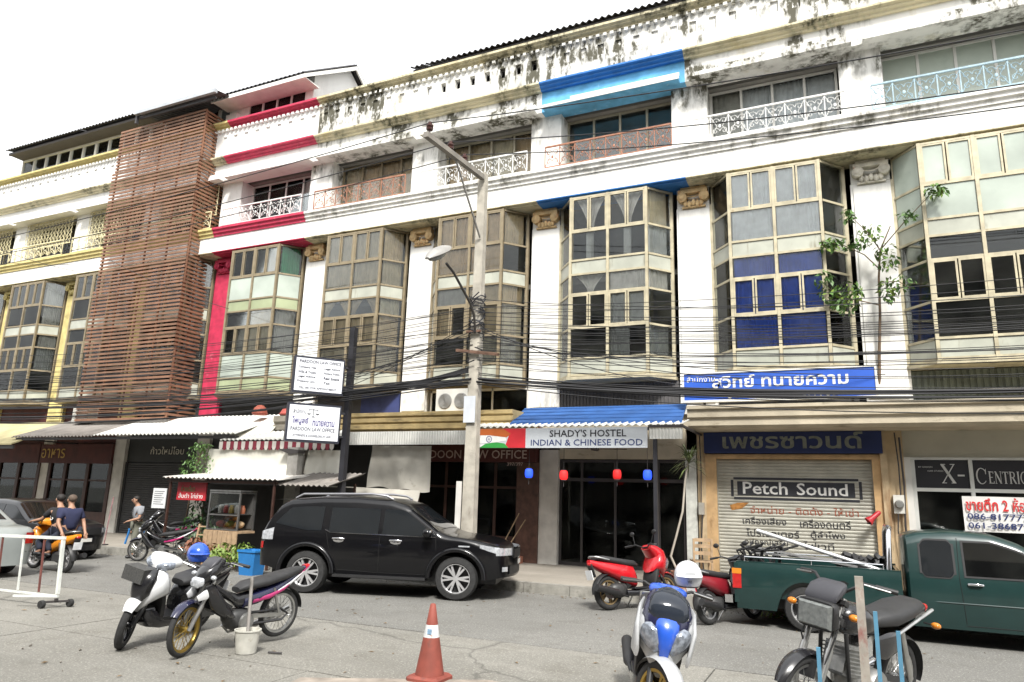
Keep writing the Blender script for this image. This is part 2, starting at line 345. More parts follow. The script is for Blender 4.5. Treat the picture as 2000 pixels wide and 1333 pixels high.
ROWS = [4.90, 5.32, 6.10, 7.00, 7.52, 7.90, 8.68, 9.64]
BA, BB, BC, BD = (.5,-.1), (1,-.7), (3,-.7), (3.5,-.1)
def bay_frame():
    mb = MB(); r = .035
    for x, y in (BB, BC, (2,-.7)): mb.box(x-.034, x+.034, y-.04, y+.03, 4.86, 9.66)
    for x, y in (BA, BD): mb.box(x-.04, x+.04, y-.03, y+.05, 4.86, 9.66)
    for z in ROWS[:-1]+[9.63]:
        h = .026
        mb.box(1.0345, 1.9655, -.73, -.67, z-h, z+h); mb.box(2.0345, 2.9655, -.73, -.67, z-h, z+h)
        mb.beam((BA[0]+.03,BA[1]-.03,z), (BB[0]-.03,BB[1]+.035,z), .05, .052); mb.beam((BC[0]+.03,BC[1]+.035,z), (BD[0]-.03,BD[1]-.03,z), .05, .052)
    mb.prism([(BA[0]-.06,.1,4.78),(BA[0]-.06,BA[1]-.04,4.78),(BB[0]-.05,BB[1]-.07,4.78),(BC[0]+.05,BC[1]-.07,4.78),(BD[0]+.06,BD[1]-.04,4.78),(BD[0]+.06,.1,4.78)], (0,0,.078))
    return mb.mesh('frame')
def sash_mesh():
    mb = MB(); a = .5
    return mb
def bay(parent, st):
    b = mk('bay_window', cached('bayframe', bay_frame), st['frame'], parent)
    ang = math.atan2(BB[1]-BA[1], BB[0]-BA[0]); ln = math.hypot(BB[0]-BA[0], BB[1]-BA[1])
    rows = st['rows']
    for i in range(7):
        z0, z1 = ROWS[i]+.027, ROWS[i+1]-.027
        kind, cur = rows[i]
        lights = []
        for x0, x1 in ((1.036,1.964), (2.036,2.964)):
            if i in (3-1, 6):    # casement rows: two sashes to each half
                mid = (x0+x1)/2
                for a, c in ((x0, mid-.012), (mid+.012, x1)):
                    sm = cached('sash%.3f%.3f' % (c-a, z1-z0), lambda a=a, c=c: (lambda w, h: MB().box(-w,-w+.038,-.03,.02,-h,h).box(w-.038,w,-.03,.02,-h,h).box(-w+.038,w-.038,-.03,.02,-h,-h+.042).box(-w+.038,w-.038,-.03,.02,h-.042,h).mesh('casement'))((c-a)/2, (z1-z0)/2))
                    mk('casement', sm, st.get('sash', st['frame']), b, ((a+c)/2, -.7, (z0+z1)/2))
                    lights.append((a+.04, c-.04))
            else: lights.append((x0+.005, x1-.005))
        for a, c in lights:
            nm = 'panel' if kind == 'P' else 'pane'
            mt = {'P': st['panel'], 'G': GL, 'D': GLD, 'R': GLP, 'F': SKYGL}[kind]
            pbox(nm, mt, b, a, c, -.705, -.693, z0+.004, z1-.004)
        for (p, q, rz) in ((BA, BB, ang), (BC, BD, -ang)):
            cx, cy = (p[0]+q[0])/2, (p[1]+q[1])/2
            o = pbox('panel' if kind == 'P' else 'pane', {'P': st['panel'], 'G': GL, 'D': GLD, 'R': GLP, 'F': SKYGL}[kind], b, cx-ln/2+.06, cx+ln/2-.06, cy-.006, cy+.006, z0+.004, z1-.004, rz)
        if kind != 'P' and cur:
            for k, (x0, x1) in enumerate(((1.06,1.95), (2.05,2.94))):
                c = cur[k] if k < len(cur) else None
                if c is None: continue
                mode = 'full'
                if isinstance(c, tuple): c, mode = c
                if mode == 'full': curtain(b, c, x0, x1, -.655, z0-.03, z1+.05)
                elif mode == 'left': curtain(b, c, x0, lerp(x0,x1,.55), -.655, z0-.03, z1+.05)
                elif mode == 'right': curtain(b, c, lerp(x0,x1,.55), x1, -.655, z0-.03, z1+.05)
                elif mode == 'tied': tied(b, c, x0, x1, -.655, z0-.03, z1+.05)
                elif mode == 'flare': flare(b, c, (x0+x1)/2, -.56, z0-.03, z1+.05, x1-x0)
                elif mode == 'slit': curtain(b, c, (x0+x1)/2-.1, (x0+x1)/2+.1, -.655, z0-.03, z1+.05)
            for k, (p, q, rz) in enumerate(((BA, BB, ang), (BC, BD, -ang))):
                c = cur[2+k] if len(cur) > 2+k else (cur[k] if k < len(cur) else None)
                if c is None: continue
                if isinstance(c, tuple): c = c[0]
                cx, cy = (p[0]+q[0])/2+(.06 if k == 0 else -.06), (p[1]+q[1])/2+.06
                curtain(b, c, cx-ln/2+.1, cx+ln/2-.1, cy, z0-.03, z1+.05, rz)
    return b
def scroll(mb, cx, cz, s, y=-.66, flip=1, r=.009):
    pts = []
    for i in range(13):
        t = i/12; a = t*2.2*math.pi; rr = s*(.5-.4*t)
        pts.append((cx+flip*(rr*math.cos(a)), y, cz+rr*math.sin(a)))
    mb.tube(pts, r, 4, False)
def rail_mesh(w=3.46):
    mb = MB(); x0 = .2; z0, z1 = 10.68, 11.30
    mb.box(x0, x0+w, -.685, -.64, z1-.03, z1+.01); mb.box(x0, x0+w, -.675, -.65, z0, z0+.025)
    n = 8
    for i in range(n+1):
        x = x0+w*i/n; mb.box(x-.012, x+.012, -.672, -.648, z0+.026, z1-.031)
        mb.box(x-.01, x+.01, -.67, -.65, 10.55, z0-.001)
    for i in range(n):
        xc = x0+w*(i+.5)/n; h = w/n
        for dz in (.17, .43):
            scroll(mb, xc-h*.23, z0+dz, .19, flip=1); scroll(mb, xc+h*.23, z0+dz, .19, flip=-1)
        mb.tube([(xc-h*.5,-.66,z0+.02),(xc-h*.15,-.66,z0+.3),(xc-h*.5,-.66,z1-.05)], .009, 4, False)
        mb.tube([(xc+h*.5,-.66,z0+.02),(xc+h*.15,-.66,z0+.3),(xc+h*.5,-.66,z1-.05)], .009, 4, False)
        mb.blob((xc,-.66,z0+.3), (.035,.012,.05), 6, 4)
    return mb.mesh('railing')
def capital_mesh():
    mb = MB()
    mb.box(-.36,.36,-.30,.0,9.50,9.60); mb.box(-.31,.31,-.25,.0,9.60,9.675)
    for sg in (-1, 1):
        mb.lathe([(.0,-.12),(.11,-.12),(.125,-.10),(.125,.1),(.1,.12),(.0,.12)], 14, Matrix.Translation((sg*.27,-.2,9.40)) @ Matrix.Rotation(R(90),4,'X'), False)
        mb.lathe([(.0,-.02),(.05,-.02),(.06,.0),(.0,.0)], 10, Matrix.Translation((sg*.27,-.34,9.40)) @ Matrix.Rotation(R(90),4,'X'), False)
    mb.grid(10, 1, lambda u, v: (lerp(-.2,.2,u), -.27+.05*v, 9.44-.06*math.sin(u*math.pi)+v*.05))
    for k in range(5): mb.blob((-.2+.1*k, -.22, 9.26-.03*(k % 2)), (.055,.04,.09), 8, 6)
    mb.box(-.29,.29,-.2,.0,9.14,9.18)
    return mb.mesh('capital', 50)
CAPM = M('gilded_stained_capital', (.66,.47,.24), .7, var=.3, vs=7, dirt=(.52,.17,.05), da=.55, ds=6)
CAPW = M('white_capital', (.72,.68,.58), .7, var=.3, vs=7, dirt=(.48,.2,.08), da=.4, ds=6)
def upper_glazing(parent, st):
    f = MB(); y = .32
    for x in (.52, 1.28, 2.04, 2.8, 3.52): f.box(x-.03, x+.03, y-.03, y+.03, 10.60, 12.48)
    for z in (10.63, 12.45): 
        for a, b in ((.55,1.25),(1.31,2.01),(2.07,2.77),(2.83,3.49)): f.box(a, b, y-.03, y+.03, z-.03, z+.03)
    w = mk('window', cached('upwin', lambda: f.mesh('window')), st['upframe'], parent)
    for k, (a, b) in enumerate(((.55,1.25),(1.31,2.01),(2.07,2.77),(2.83,3.49))):
        pbox('pane', st.get('upglass', GL), w, a+.004, b-.004, y-.006, y+.006, 10.664, 12.416)
        if st.get('upcur'):
            c = st['upcur'][k % len(st['upcur'])]
            if c: curtain(w, c, a-.03, b+.03, y+.12, 10.62, 12.45)
def parapet_mesh(holes):
    mb = MB(); y0, y1 = -.56, -.40
    mb.box(0, 4, y0, y1, 13.30, 13.84); mb.box(0, 4, y0, y1, 14.16, 14.46)
    n = 8
    for i in range(n+1):
        xa = 0 if i == 0 else .5*i-.5+.34; xb = 4 if i == n else .5*i+.16
        if i == 0: xb = .16
        mb.box(xa, xb, y0, y1, 13.841, 14.159)
    if not holes: mb.box(.161, 3.83, y0+.05, y1-.002, 13.842, 14.158)
    return mb.mesh('parapet')
def dentils():
    mb = MB()
    for i in range(20): mb.box(.04+.2*i, .14+.2*i, -.66, -.561, 14.34, 14.42)
    return mb.mesh('dentil_row')
PR_BEAM = [(.1,9.745),(-.70,9.745),(-.70,10.28),(.1,10.28)]
PR_TRIM = [(.1,9.68),(-.64,9.68),(-.64,9.71),(-.73,9.72),(-.73,9.744),(.1,9.744)]
PR_CORN = [(.1,10.281),(-.74,10.281),(-.74,10.36),(-.80,10.39),(-.80,10.47),(-.86,10.50),(-.86,10.57),(-.5,10.585),(.1,10.585)]
PR_LEDG = [(-.2,13.10),(-.60,13.10),(-.60,13.15),(-.68,13.18),(-.68,13.22),(-.76,13.25),(-.76,13.299),(-.2,13.299)]
PR_COPE = [(-.3,14.461),(-.60,14.461),(-.60,14.50),(-.70,14.53),(-.70,14.56),(-.78,14.58),(-.78,14.65),(-.3,14.66)]
def shell():
    mb = MB()
    mb.box(-.06,.06,.12,6,.1,14.4); mb.box(3.94,4.06,.12,6,.1,14.4); mb.box(.061,3.939,5.9,6,.1,14.4)
    for z in (4.55, 7.55, 12.52, 13.3): mb.box(.061,3.939,.13,5.89,z-.02,z+.12)
    mb.box(.061,3.939,.13,5.89,10.3,10.58)
    return mb.mesh('interior')
def lintel():
    mb = MB()
    mb.box(.0,4.0,-.50,-.02,12.49,13.10)
    mb.box(.12,3.88,-.74,-.501,12.46,12.56); mb.box(.95,3.88,-.70,-.501,12.561,12.66); mb.box(1.9,3.05,-.68,-.501,12.661,12.74)
    return mb.mesh('lintel_wall')
def unit(k, label, st):
    u = thing('shophouse', label, 'building', (4*k, 0, 0), 0, 'row of shophouses')
    wm = st['wall']
    mk('interior', cached('shell', shell), INT, u)
    p = mk('pilaster', cached('pil', lambda: MB().box(-.36,.52,-.12,.12,3.95,9.18).box(-.30,.46,-.15,-.121,4.2,9.1).box(-.34,.50,-.13,.12,9.181,9.679).mesh('pilaster')), st.get('pilm', wm), u)
    mk('capital', cached('cap', capital_mesh), st.get('cap', CAPM), p, (.08,0,0))
    mk('beam', cached('beam', lambda: cyc(PR_BEAM).mesh('beam')), wm, u)
    mk('soffit_trim', cached('trim', lambda: cyc(PR_TRIM).mesh('soffit_trim')), st.get('trim', LEDGE), u)
    mk('cornice', cached('corn', lambda: cyc(PR_CORN).mesh('cornice')), st.get('corn', wm), u)
    mk('pier', cached('pier', lambda: MB().box(-.42,.49,-.22,.5,10.586,12.489).mesh('pier')), wm, u)
    lw = mk('lintel_wall', cached('lint', lintel), st.get('lint', wm), u)
    mk('ledge', cached('ledg', lambda: cyc(PR_LEDG).mesh('ledge')), st.get('ledge', LEDGE), u)
    pa = mk('parapet', cached('par%d' % st.get('holes', 0), lambda: parapet_mesh(st.get('holes', 0))), st.get('parm', wm), u)
    mk('dentil_row', cached('dent', dentils), st.get('parm', wm), pa)['kind'] = 'stuff'
    mk('coping', cached('cope', lambda: cyc(PR_COPE).mesh('coping')), st.get('cope', LEDGE), u)
    if st.get('hole_back', 1): MB().box(0.1,3.9,-.1,-.05,13.301,14.4).build('terrace_shade_board', INTD, u)  # added dark board, stands in for the terrace shade behind the parapet holes
    if not st.get('nobay'): bay(u, st)
    upper_glazing(u, st)
    if st.get('rail'): mk('railing', cached('rail', rail_mesh), st['rail'], u)
    return u
def rows(r0, r1, r2, r3, r4):
    """r0 low pane, r1 casements, r2 transom, r3 upper pane, r4 top casements"""
    return [('P', None), r0, r1, r2, ('P', None), r3, r4]
uB = unit(0, 'weathered white shophouse with beige curtains and rusty balcony rail, right of the pink one', dict(wall=WHITE, frame=FR_BRONZE, panel=PANEL, upframe=FR_BRONZE, rail=RUSTR, upcur=[C_BEIGE,C_BROWN,C_BROWN,C_BEIGE],
    rows=rows(('G',[C_OLD,C_OLD]), ('G',[C_BEIGE,C_BEIGE,C_OLD,C_BEIGE]), ('D',[(C_BEIGE,'tied'),(C_BEIGE,'tied'),C_BEIGE,C_CREAM]), ('G',[C_OLD,(C_OLD,'full')]), ('G',[C_OLD,C_OLD,C_OLD,C_BEIGE]))))
uC = unit(1, 'mould streaked white shophouse with square parapet holes behind the concrete pole', dict(wall=WHITE, frame=FR_BRONZE, panel=PANEL, upframe=FR_GREY, rail=WHITER, holes=1, upcur=[C_BROWN,C_BEIGE,C_CREAM,C_BROWN],
    rows=rows(('D',[None,C_OLD,C_OLD,C_OLD]), ('G',[(C_BEIGE,'left'),C_BEIGE,C_BEIGE,C_CREAM]), ('G',[C_GREY,C_BEIGE]), ('G',[C_BROWN,C_BROWN,C_BROWN,None]), ('G',[C_BROWN,C_BROWN,C_BROWN,C_BEIGE]))))
uD = unit(2, 'white shophouse with sky blue band under its parapet above the hostel', dict(wall=WHITE, frame=FR_PALE, panel=PANEL, upframe=FR_GREY, rail=RUSTR, lint=BLUE, ledge=BLUED, trim=BLUED, upglass=GLP,
    rows=rows(('D',[None,(C_GREY,'left')]), ('D',[None,C_WHITE,C_BEIGE,None]), ('G',[(C_WHITE,'flare'),C_WHITE,C_BEIGE,C_WHITE]), ('D',[(C_WHITE,'slit'),(C_WHITE,'slit'),C_BROWN,C_WHITE]), ('G',[(C_WHITE,'flare'),(C_WHITE,'flare'),C_BROWN,C_CREAM]))))
MB().box(.10,3.90,-.76,-.745,12.47,12.555).box(.93,3.90,-.72,-.704,12.565,12.665).build('white_moulding', WHITEF, uD)
uE = unit(3, 'white shophouse with royal blue curtains in its bay above the sound shop', dict(wall=WHITE, frame=FR_PALE, panel=PANEL, upframe=WHITEF, rail=WHITER, upcur=[C_GREY,C_ICE,C_ICE,C_ICE], cap=CAPM,
    rows=rows(('G',[C_BLUE,C_BLUE,C_OLD,C_BLUE]), ('G',[C_BLUE,C_BLUE,C_OLD,C_BLUE]), ('G',[C_BLUE,C_BLUE,C_GREY,C_GREY]), ('R',[C_ICE,C_ICE,C_OLD,C_ICE]), ('R',[C_ICE,C_ICE,C_OLD,C_ICE]))))
uF = unit(4, 'white shophouse with pale green glazed bay and blue balcony rail at right edge', dict(wall=WHITE, frame=FR_PALE, panel=PANEL, upframe=WHITEF, rail=BLUER, upglass=SKYGL, cap=CAPW,
    rows=rows(('D',None), ('D',None), ('D',None), ('F',None), ('F',None))))
uG = unit(5, 'last white shophouse of the row beyond the right edge', dict(wall=WHITE, frame=FR_PALE, panel=PANELG, upframe=WHITEF, rail=BLUER, upglass=SKYGL, cap=CAPW,
    rows=rows(('D',None), ('D',None), ('D',None), ('F',None), ('F',None))))
uA = unit(-1, 'white shophouse with crimson pink bands and a rooftop house', dict(wall=CLEAN, frame=FR_BRONZE, panel=PANELG, upframe=WHITEF, rail=WHITER, upglass=GLD, corn=PINK, trim=PINK, ledge=PINK, cope=PINK, pilm=PINK, cap=PINK, upcur=[None,C_GREY,None,C_WHITE],
    rows=rows(('F',None), ('G',[C_GREY,C_OLD,None,C_GREY]), ('G',[(C_BEIGE,'left'),C_CREAM,C_GREY,C_GREY]), ('F',None), ('G',[C_GREY,C_OLD,None,C_GREEN]))))
MB().box(-.02,.04,-.60,-.13,4.0,9.67).build('pink_edge_trim', PINK, uA, loc=(3.62,0,0)) if False else None
yst = dict(wall=CLEAN, frame=FR_BRONZE, panel=PANEL, upframe=FR_GREY, rail=YELR, upglass=GLD, corn=YELLOW, trim=LEDGE, ledge=LEDGE, cope=YELLOW, pilm=YELLOW, cap=YELLOW, parm=CLEAN,
    rows=rows(('D',None), ('D',[None,C_GREY]), ('G',[C_GREY,C_GREY]), ('G',[C_GREY,C_ICE,C_GREY,C_GREY]), ('R',[C_ICE,C_ICE,C_GREY,C_GREY])))
uS = unit(-2, 'white shophouse behind the brown timber slat screen', dict(yst, nobay=0, rail=YELR))
uY = unit(-3, 'white shophouse with yellow bands and window grilles, left of the slat screen', yst)
uZ = unit(-4, 'leftmost shophouse with yellow bands, mostly cut by the left edge', yst)
uX = unit(-5, 'shophouse with yellow bands beyond the left edge', yst)
# 4th floor diagonal grilles on the yellow ones
def grille():
    mb = MB(); x0, x1, z0, z1 = .52, 3.5, 11.32, 12.44
    mb.box(x0,x1,-.33,-.30,z1-.03,z1); mb.box(x0,x1,-.33,-.30,z0,z0+.03)
    n = 14
    for i in range(n+1):
        x = lerp(x0+.02,x1-.02,i/n); mb.box(x-.008,x+.008,-.325,-.31,z0+.031,z1-.031)
    for i in range(-5, n):
        a = lerp(x0,x1,i/n); d = 5*(x1-x0)/n
        p, q = Vector((a,-.305,z0+.03)), Vector((a+d,-.305,z1-.03))
        for sgn in (0, 1):
            pa, pb = (p, q) if sgn == 0 else (Vector((a,-.3,z1-.03)), Vector((a+d,-.3,z0+.03)))
            t0 = max(0, (x0-pa.x)/d); t1 = min(1, (x1-pa.x)/d)
            if t1 > t0: mb.beam(pa.lerp(pb,t0), pa.lerp(pb,t1), .012, .012)
    return mb.mesh('window_grille')
for u in (uY, uZ, uX, uS): mk('window_grille', cached('gri', grille), YELR, u)
# ------------------------------------------------------------------ roofs on top
def corr(x0, x1, p, q, pitch=.17, amp=.028, th=.012, n=None):
    """corrugated sheet: ribs run from p to q (y,z), waves along x"""
    n = n or int((x1-x0)/pitch*6); mb = MB(); d = Vector((0, q[0]-p[0], q[1]-p[1])).normalized(); nn = Vector((0,-d.z,d.y))
    f = lambda off: (lambda u, v: Vector((lerp(x0,x1,u), lerp(p[0],q[0],v), lerp(p[1],q[1],v))) + nn*(amp*math.sin(u*(x1-x0)/pitch*2*math.pi)+off))
    mb.grid(n, 2, f(0)); mb.grid(n, 2, f(-th))
    k = 3*(n+1)
    for j in (0, 2): 
        for i in range(n): mb.f.append((j*(n+1)+i, j*(n+1)+i+1, k+j*(n+1)+i+1, k+j*(n+1)+i)); mb.m.append(mb.cur)
    return mb
# dark corrugated roof over the terraces of the middle units
def roof_thing(par, x0, x1, p, q, posts=True):
    r = corr(x0, x1, p, q, .19, .03).build('roof', ROOFM, par, 60)
    mb = MB()
    for i in range(int((x1-x0)/1.3)+1):
        x = x0+.15+i*1.3
        if x < x1-.1: mb.beam((x,p[0]+.15,p[1]-.07),(x,q[0]-.1,q[1]-.08),.05,.08)
    mb.box(x0+.05,x1-.05,p[0]+.1,p[0]+.16,p[1]-.09,p[1]-.04)
    mb.build('rafters', ROOFM, r)
    return r
for u, a, b in ((uB, 3.45, 4.0), (uC, .003, 4.0), (uD, .003, 4.0), (uE, .003, 4.0)):
    roof_thing(u, a, b, (-.5, 15.05), (3.2, 16.7))
    MB().box(max(a,.12)+.05, b-.05, 2.2, 2.3, 13.45, 16.2).build('terrace_back_wall', INTD, u)
for u in (uD, uE): MB().box(.1,3.95,-.3,-.22,14.67,14.86).build('roof_beam', WHITEF, u)
# rooftop house on the pink unit
hw = MB().box(-.6,-.05,-.35,-.2,14.67,15.2).box(-.6,3.3,-.2,3.4,14.3,15.0).build('rooftop_wall', CLEAN, uA)
mb = MB(); mb.prism([(3.2,-.2,15.0),(3.2,3.4,15.0),(3.2,3.4,16.0),(3.2,1.6,17.25),(3.2,-.2,15.95)], (.1,0,0)); mb.prism([(-.6,-.2,15.0),(-.6,3.4,15.0),(-.6,3.4,16.0),(-.6,1.6,17.25),(-.6,-.2,15.95)], (.1,0,0))
mb.box(-.499,.35,-.2,-.1,15.0,15.95); mb.box(3.0,3.199,-.2,-.1,15.0,15.95); mb.box(-.499,3.199,3.3,3.4,15.0,16); mb.build('gable_wall', CLEAN, uA)
fwm = MB()
for i in range(5): fwm.box(.36+.655*i-.03, .36+.655*i+.03, -.21, -.1, 15.02, 15.93)
fwm.box(.39,2.97,-.21,-.12,15.0,15.05); fwm.box(.39,2.97,-.21,-.12,15.88,15.95)
fwin = fwm.build('rooftop_window', WHITEF, uA)
for i in range(4):
    pbox('pane', GLD, fwin, .392+.655*i, .982+.655*i, -.16, -.15, 15.052, 15.878)
corr(-.75, 3.55, (-1.0,15.58), (1.6,17.45), .19, .025).build('house_roof', ROOFM, uA, 60)
corr(-.75, 3.55, (4.2,15.58), (1.6,17.45), .19, .025).build('house_roof', ROOFM, uA, 60)
MB().prism([(3.54,-1.0,15.5),(3.54,1.6,17.36),(3.54,4.2,15.5),(3.54,4.2,15.36),(3.54,1.6,17.2),(3.54,-1.0,15.36)],(.06,0,0)).box(-.7,3.535,-1.0,-.95,15.36,15.5).box(-.7,3.53,-.95,-.2,15.42,15.46).build('fascia', M('white_fascia',(.75,.74,.7),.6), uA)
# roof with window strip on the yellow ones
for u, a, b in ((uS, -.0, 2.9), (uY, 0, 4), (uZ, -.9, 4)):
    corr(a, b, (-1.0,15.85), (3.5,17.0), .19, .03).build('roof', ROOFM, u, 60)
    MB().box(a,b,-.85,-.75,15.68,15.78).box(a+.01,b-.01,-.75,-.25,15.70,15.73).build('eave_beam', M('dark_eave',(.09,.08,.075),.7), u)
    MB().box(a,b,-.25,-.1,14.67,15.05).box(a,b,-.25,-.1,15.62,15.8).build('attic_wall', CLEAN, u)
    fm = MB(); n = int((b-a)/.8)
    for i in range(n+1): fm.box(a+(b-a)*i/n-.03*(0<i<n)-.0*(i==n)-(.06 if i==n else 0), a+(b-a)*i/n+.03*(0<i<n)+(.06 if i==0 else 0), -.24,-.12,15.051,15.619)
    fm.box(a,b,-.235,-.125,15.03,15.056); w = fm.build('attic_window', WHITEF, u)
    for i in range(n): pbox('pane', GLD, w, a+(b-a)*i/n+.065, a+(b-a)*(i+1)/n-.065, -.19,-.18,15.06,15.614)
# green-grey building edge beyond the far left roof
bl = thing('apartment_building', 'pale green building edge seen past the leftmost roof', 'building', (-24,8,0))
MB().box(-6,5.5,0,8,0,18.6).build('wall', M('pale_green_wall',(.42,.52,.36),.8,var=.15), bl)
MB().box(-6.2,5.7,-.3,8.2,18.6,18.9).build('roof', M('pale_green_roof',(.5,.55,.5),.7), bl)
# ------------------------------------------------------------------ timber slat screen
scr = thing('slat_screen', 'tall brown timber slat screen box hung on the facade', 'screen', (-9.05,-.86,0))
W1 = M('brown_timber_slat', (.22,.115,.068), .6, var=.35, vs=2.5, dirt=(.14,.07,.04), da=.4, ds=3)
W2 = M('reddish_timber_slat', (.24,.12,.07), .6, var=.3, vs=2.5)
SW, SD = 4.4, .95
fr = MB()
for x in (0, 1.1, 2.2, 3.3, 4.36): fr.box(x, x+.05, -.3, -.25, 4.05, 15.05)
for y in (.1, .5): fr.box(SW-.1, SW-.05, y-.3, y-.25, 4.05, 15.05)
fr.build('frame', W2, scr)
z = 4.05; i = 0
while z < 15.1:
    seg = int((z-4.05)/2.3); off = (.0, .05, 0, .05, .0)[min(seg, 4)]
    pbox('slat', W1 if (i+seg) % 5 else W2, scr, -.03-off, SW+off, -.34-off, -.31-off, z-.036, z+.036)
    pbox('slat', W1 if (i+seg) % 4 else W2, scr, SW-.03+off, SW+off, -.308-off, SD, z-.036, z+.036)
    z += .135; i += 1
# metal roof and gutter over the screen
rf = thing('lean_to_roof', 'grey gutter edged steel lean-to roof above the slat screen', 'roof', (-9.0,0,0))
corr(1.2, 5.2, (-1.55,15.35), (2.5,16.1), .19, .025).build('sheet', ROOFM, rf, 60)
MB().box(1.2,5.25,-1.68,-1.56,15.22,15.36).build('gutter', M('galvanised_gutter',(.5,.52,.54),.4,metal=.6), rf)
MB().box(1.2,1.28,-1.6,-1.5,14.9,15.2).box(1.3,5.1,-1.5,-1.42,15.1,15.19).build('frame', ROOFM, rf)

# ------------------------------------------------------------------ the row across the street, behind the viewer
ro = thing('opposite_shophouse', 'shophouse row across the street behind the viewer', 'building', (0,-24.0,0))
OPW = M('opposite_render', (.33,.31,.28), .85, var=.25, vs=.6); OPD = M('opposite_dark_opening', (.05,.05,.05), .4)
MB().box(-30,50,-6,0,0,14.2).build('wall', OPW, ro)
for i in range(18):
    x = -30+4.4*i
    MB().box(x+.5,x+3.9,.001,.03,.1,3.2).build('shop_opening', OPD, ro)
    for z in (4.8, 8.0, 11.2): MB().box(x+.6,x+3.8,.001,.03,z,z+1.7).build('window', OPD, ro)
    MB().box(x+.1,x+4.3,.031,1.4,3.5,3.8).build('canopy', BEIGE if 'BEIGE' in globals() else OPW, ro)
# ------------------------------------------------------------------ shop fronts (parts of their shophouse)
def wpart(u, k): return lambda mb, name, mat, smooth=None: mb.build(name, mat, u, smooth, loc=(-4*k,0,0))
DIRTYW = M('grimy_white_render', (.62,.60,.55), .85, var=.2, vs=3, dirt=(.3,.26,.2), da=.4, ds=3, dst=(1,1,.5), bump=.2)
BEIGE = M('stained_beige_render', (.50,.44,.33), .85, var=.2, vs=2, dirt=(.17,.14,.09), da=.5, ds=1.8, dst=(.6,1,1.6), bump=.25)
OCHRE = M('ochre_stained_concrete', (.50,.38,.18), .85, var=.3, vs=2.5, dirt=(.12,.09,.05), da=.6, ds=2.2, dst=(.5,1,1.8), bump=.3)
RUSTW = M('rust_streaked_pillar', (.55,.42,.26), .85, var=.3, vs=3, dirt=(.24,.11,.04), da=.6, ds=2.5, dst=(2.5,2.5,.35), bump=.3)
ORANGE = M('faded_orange_frame', (.58,.38,.19), .75, var=.25, vs=4, dirt=(.25,.14,.06), da=.45, ds=4, dst=(1,1,.4))
BLACKM = M('black_painted_steel', (.02,.02,.025), .5, var=.3)
DKFR = M('dark_door_frame', (.045,.04,.04), .5)
STEELW = M('white_corrugated_sheet', (.70,.70,.66), .55, var=.15, vs=3, dirt=(.36,.3,.22), da=.35, ds=4)
STEELG = M('grey_corrugated_sheet', (.24,.22,.20), .7, var=.3, vs=2, dirt=(.12,.08,.06), da=.45, ds=2)
BROWNW = M('dark_brown_wood', (.05,.02,.013), .6, var=.35, vs=5)
MAROON = M('maroon_fascia', (.075,.016,.012), .7, var=.3, vs=3)
DARKGL = glass('shop_glass', (.55,.58,.58), .02, .03)
SHUT = M('grey_shutter_steel', (.44,.43,.37), .5, metal=.15, var=.2, vs=3, dirt=(.24,.2,.14), da=.4, ds=2.5, dst=(.6,1,1.6))
SHUTD = M('dark_shutter_steel', (.03,.03,.031), .6, var=.3)
INK = M('black_sign_paint', (.02,.02,.025), .7); NAVYINK = M('navy_sign_paint', (.02,.035,.13), .7); WHITEINK = M('white_sign_paint', (.78,.78,.76), .6); REDINK = M('red_sign_paint', (.6,.03,.03), .6)
BRICK = M('red_brick_step', (.32,.13,.08), .9, var=.3, vs=12)
def ribbed(mb, x0, x1, y, z0, z1, pitch=.07, d=.02):
    n = int((x1-x0)/pitch)
    for i in range(n): mb.box(x0+i*pitch, x0+i*pitch+pitch*.6, y-d, y, z0, z1)
    mb.box(x0, x1, y+.001, y+.03, z0, z1)
# ground columns and mezzanine walls of the plain units
for u, k in ((uB,0),(uC,1),(uA,-1),(uS,-2),(uY,-3),(uZ,-4),(uX,-5),(uG,5)):
    MB().box(-.25,.3,-.12,.118,.28,3.948).build('ground_column', DIRTYW if k != 1 else BROWNW, u)
# --- unit D, the hostel
P = wpart(uD, 2)
P(MB().box(8.02,8.52,-.15,.1,.28,3.1), 'ground_column', DIRTYW); P(MB().box(11.72,11.97,-.15,.1,.28,3.1), 'ground_column', M('fluted_white_column',(.62,.63,.58),.7,var=.2,vs=9,dirt=(.3,.3,.25),da=.4,ds=5,dst=(3,3,.2)))
P(MB().box(8.521,11.719,-.03,.1,2.88,3.6).box(8.02,11.97,-.02,.1,3.601,3.95), 'shop_fascia', BEIGE)
mb = MB()
for x in (8.56,9.12,9.98,11.05,11.66): mb.box(x-.03,x+.03,-.02,.04,.3,2.86)
for a, b in ((8.59,9.09),(9.15,9.95),(10.01,11.02),(11.08,11.63)): mb.box(a,b,-.02,.04,2.33,2.41); mb.box(a,b,-.02,.04,2.8,2.86); mb.box(a,b,-.02,.04,.3,.38)
sf = P(mb, 'shop_front', DKFR)
for a, b in ((8.59,9.09),(9.15,9.95),(10.01,11.02),(11.08,11.63)):
    pbox('pane', DARKGL, sf, a+.004, b-.004, 0, .01, .384, 2.326); pbox('pane', DARKGL, sf, a+.004, b-.004, 0, .01, 2.414, 2.796)
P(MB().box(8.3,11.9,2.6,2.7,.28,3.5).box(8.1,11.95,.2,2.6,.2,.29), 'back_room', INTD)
mb = MB(); ribbed(mb, 8.55, 11.6, -.06, 3.96, 4.76, .09); P(mb, 'ribbed_panel', M('dark_ribbed_panel',(.10,.095,.095),.6,var=.3,vs=4))
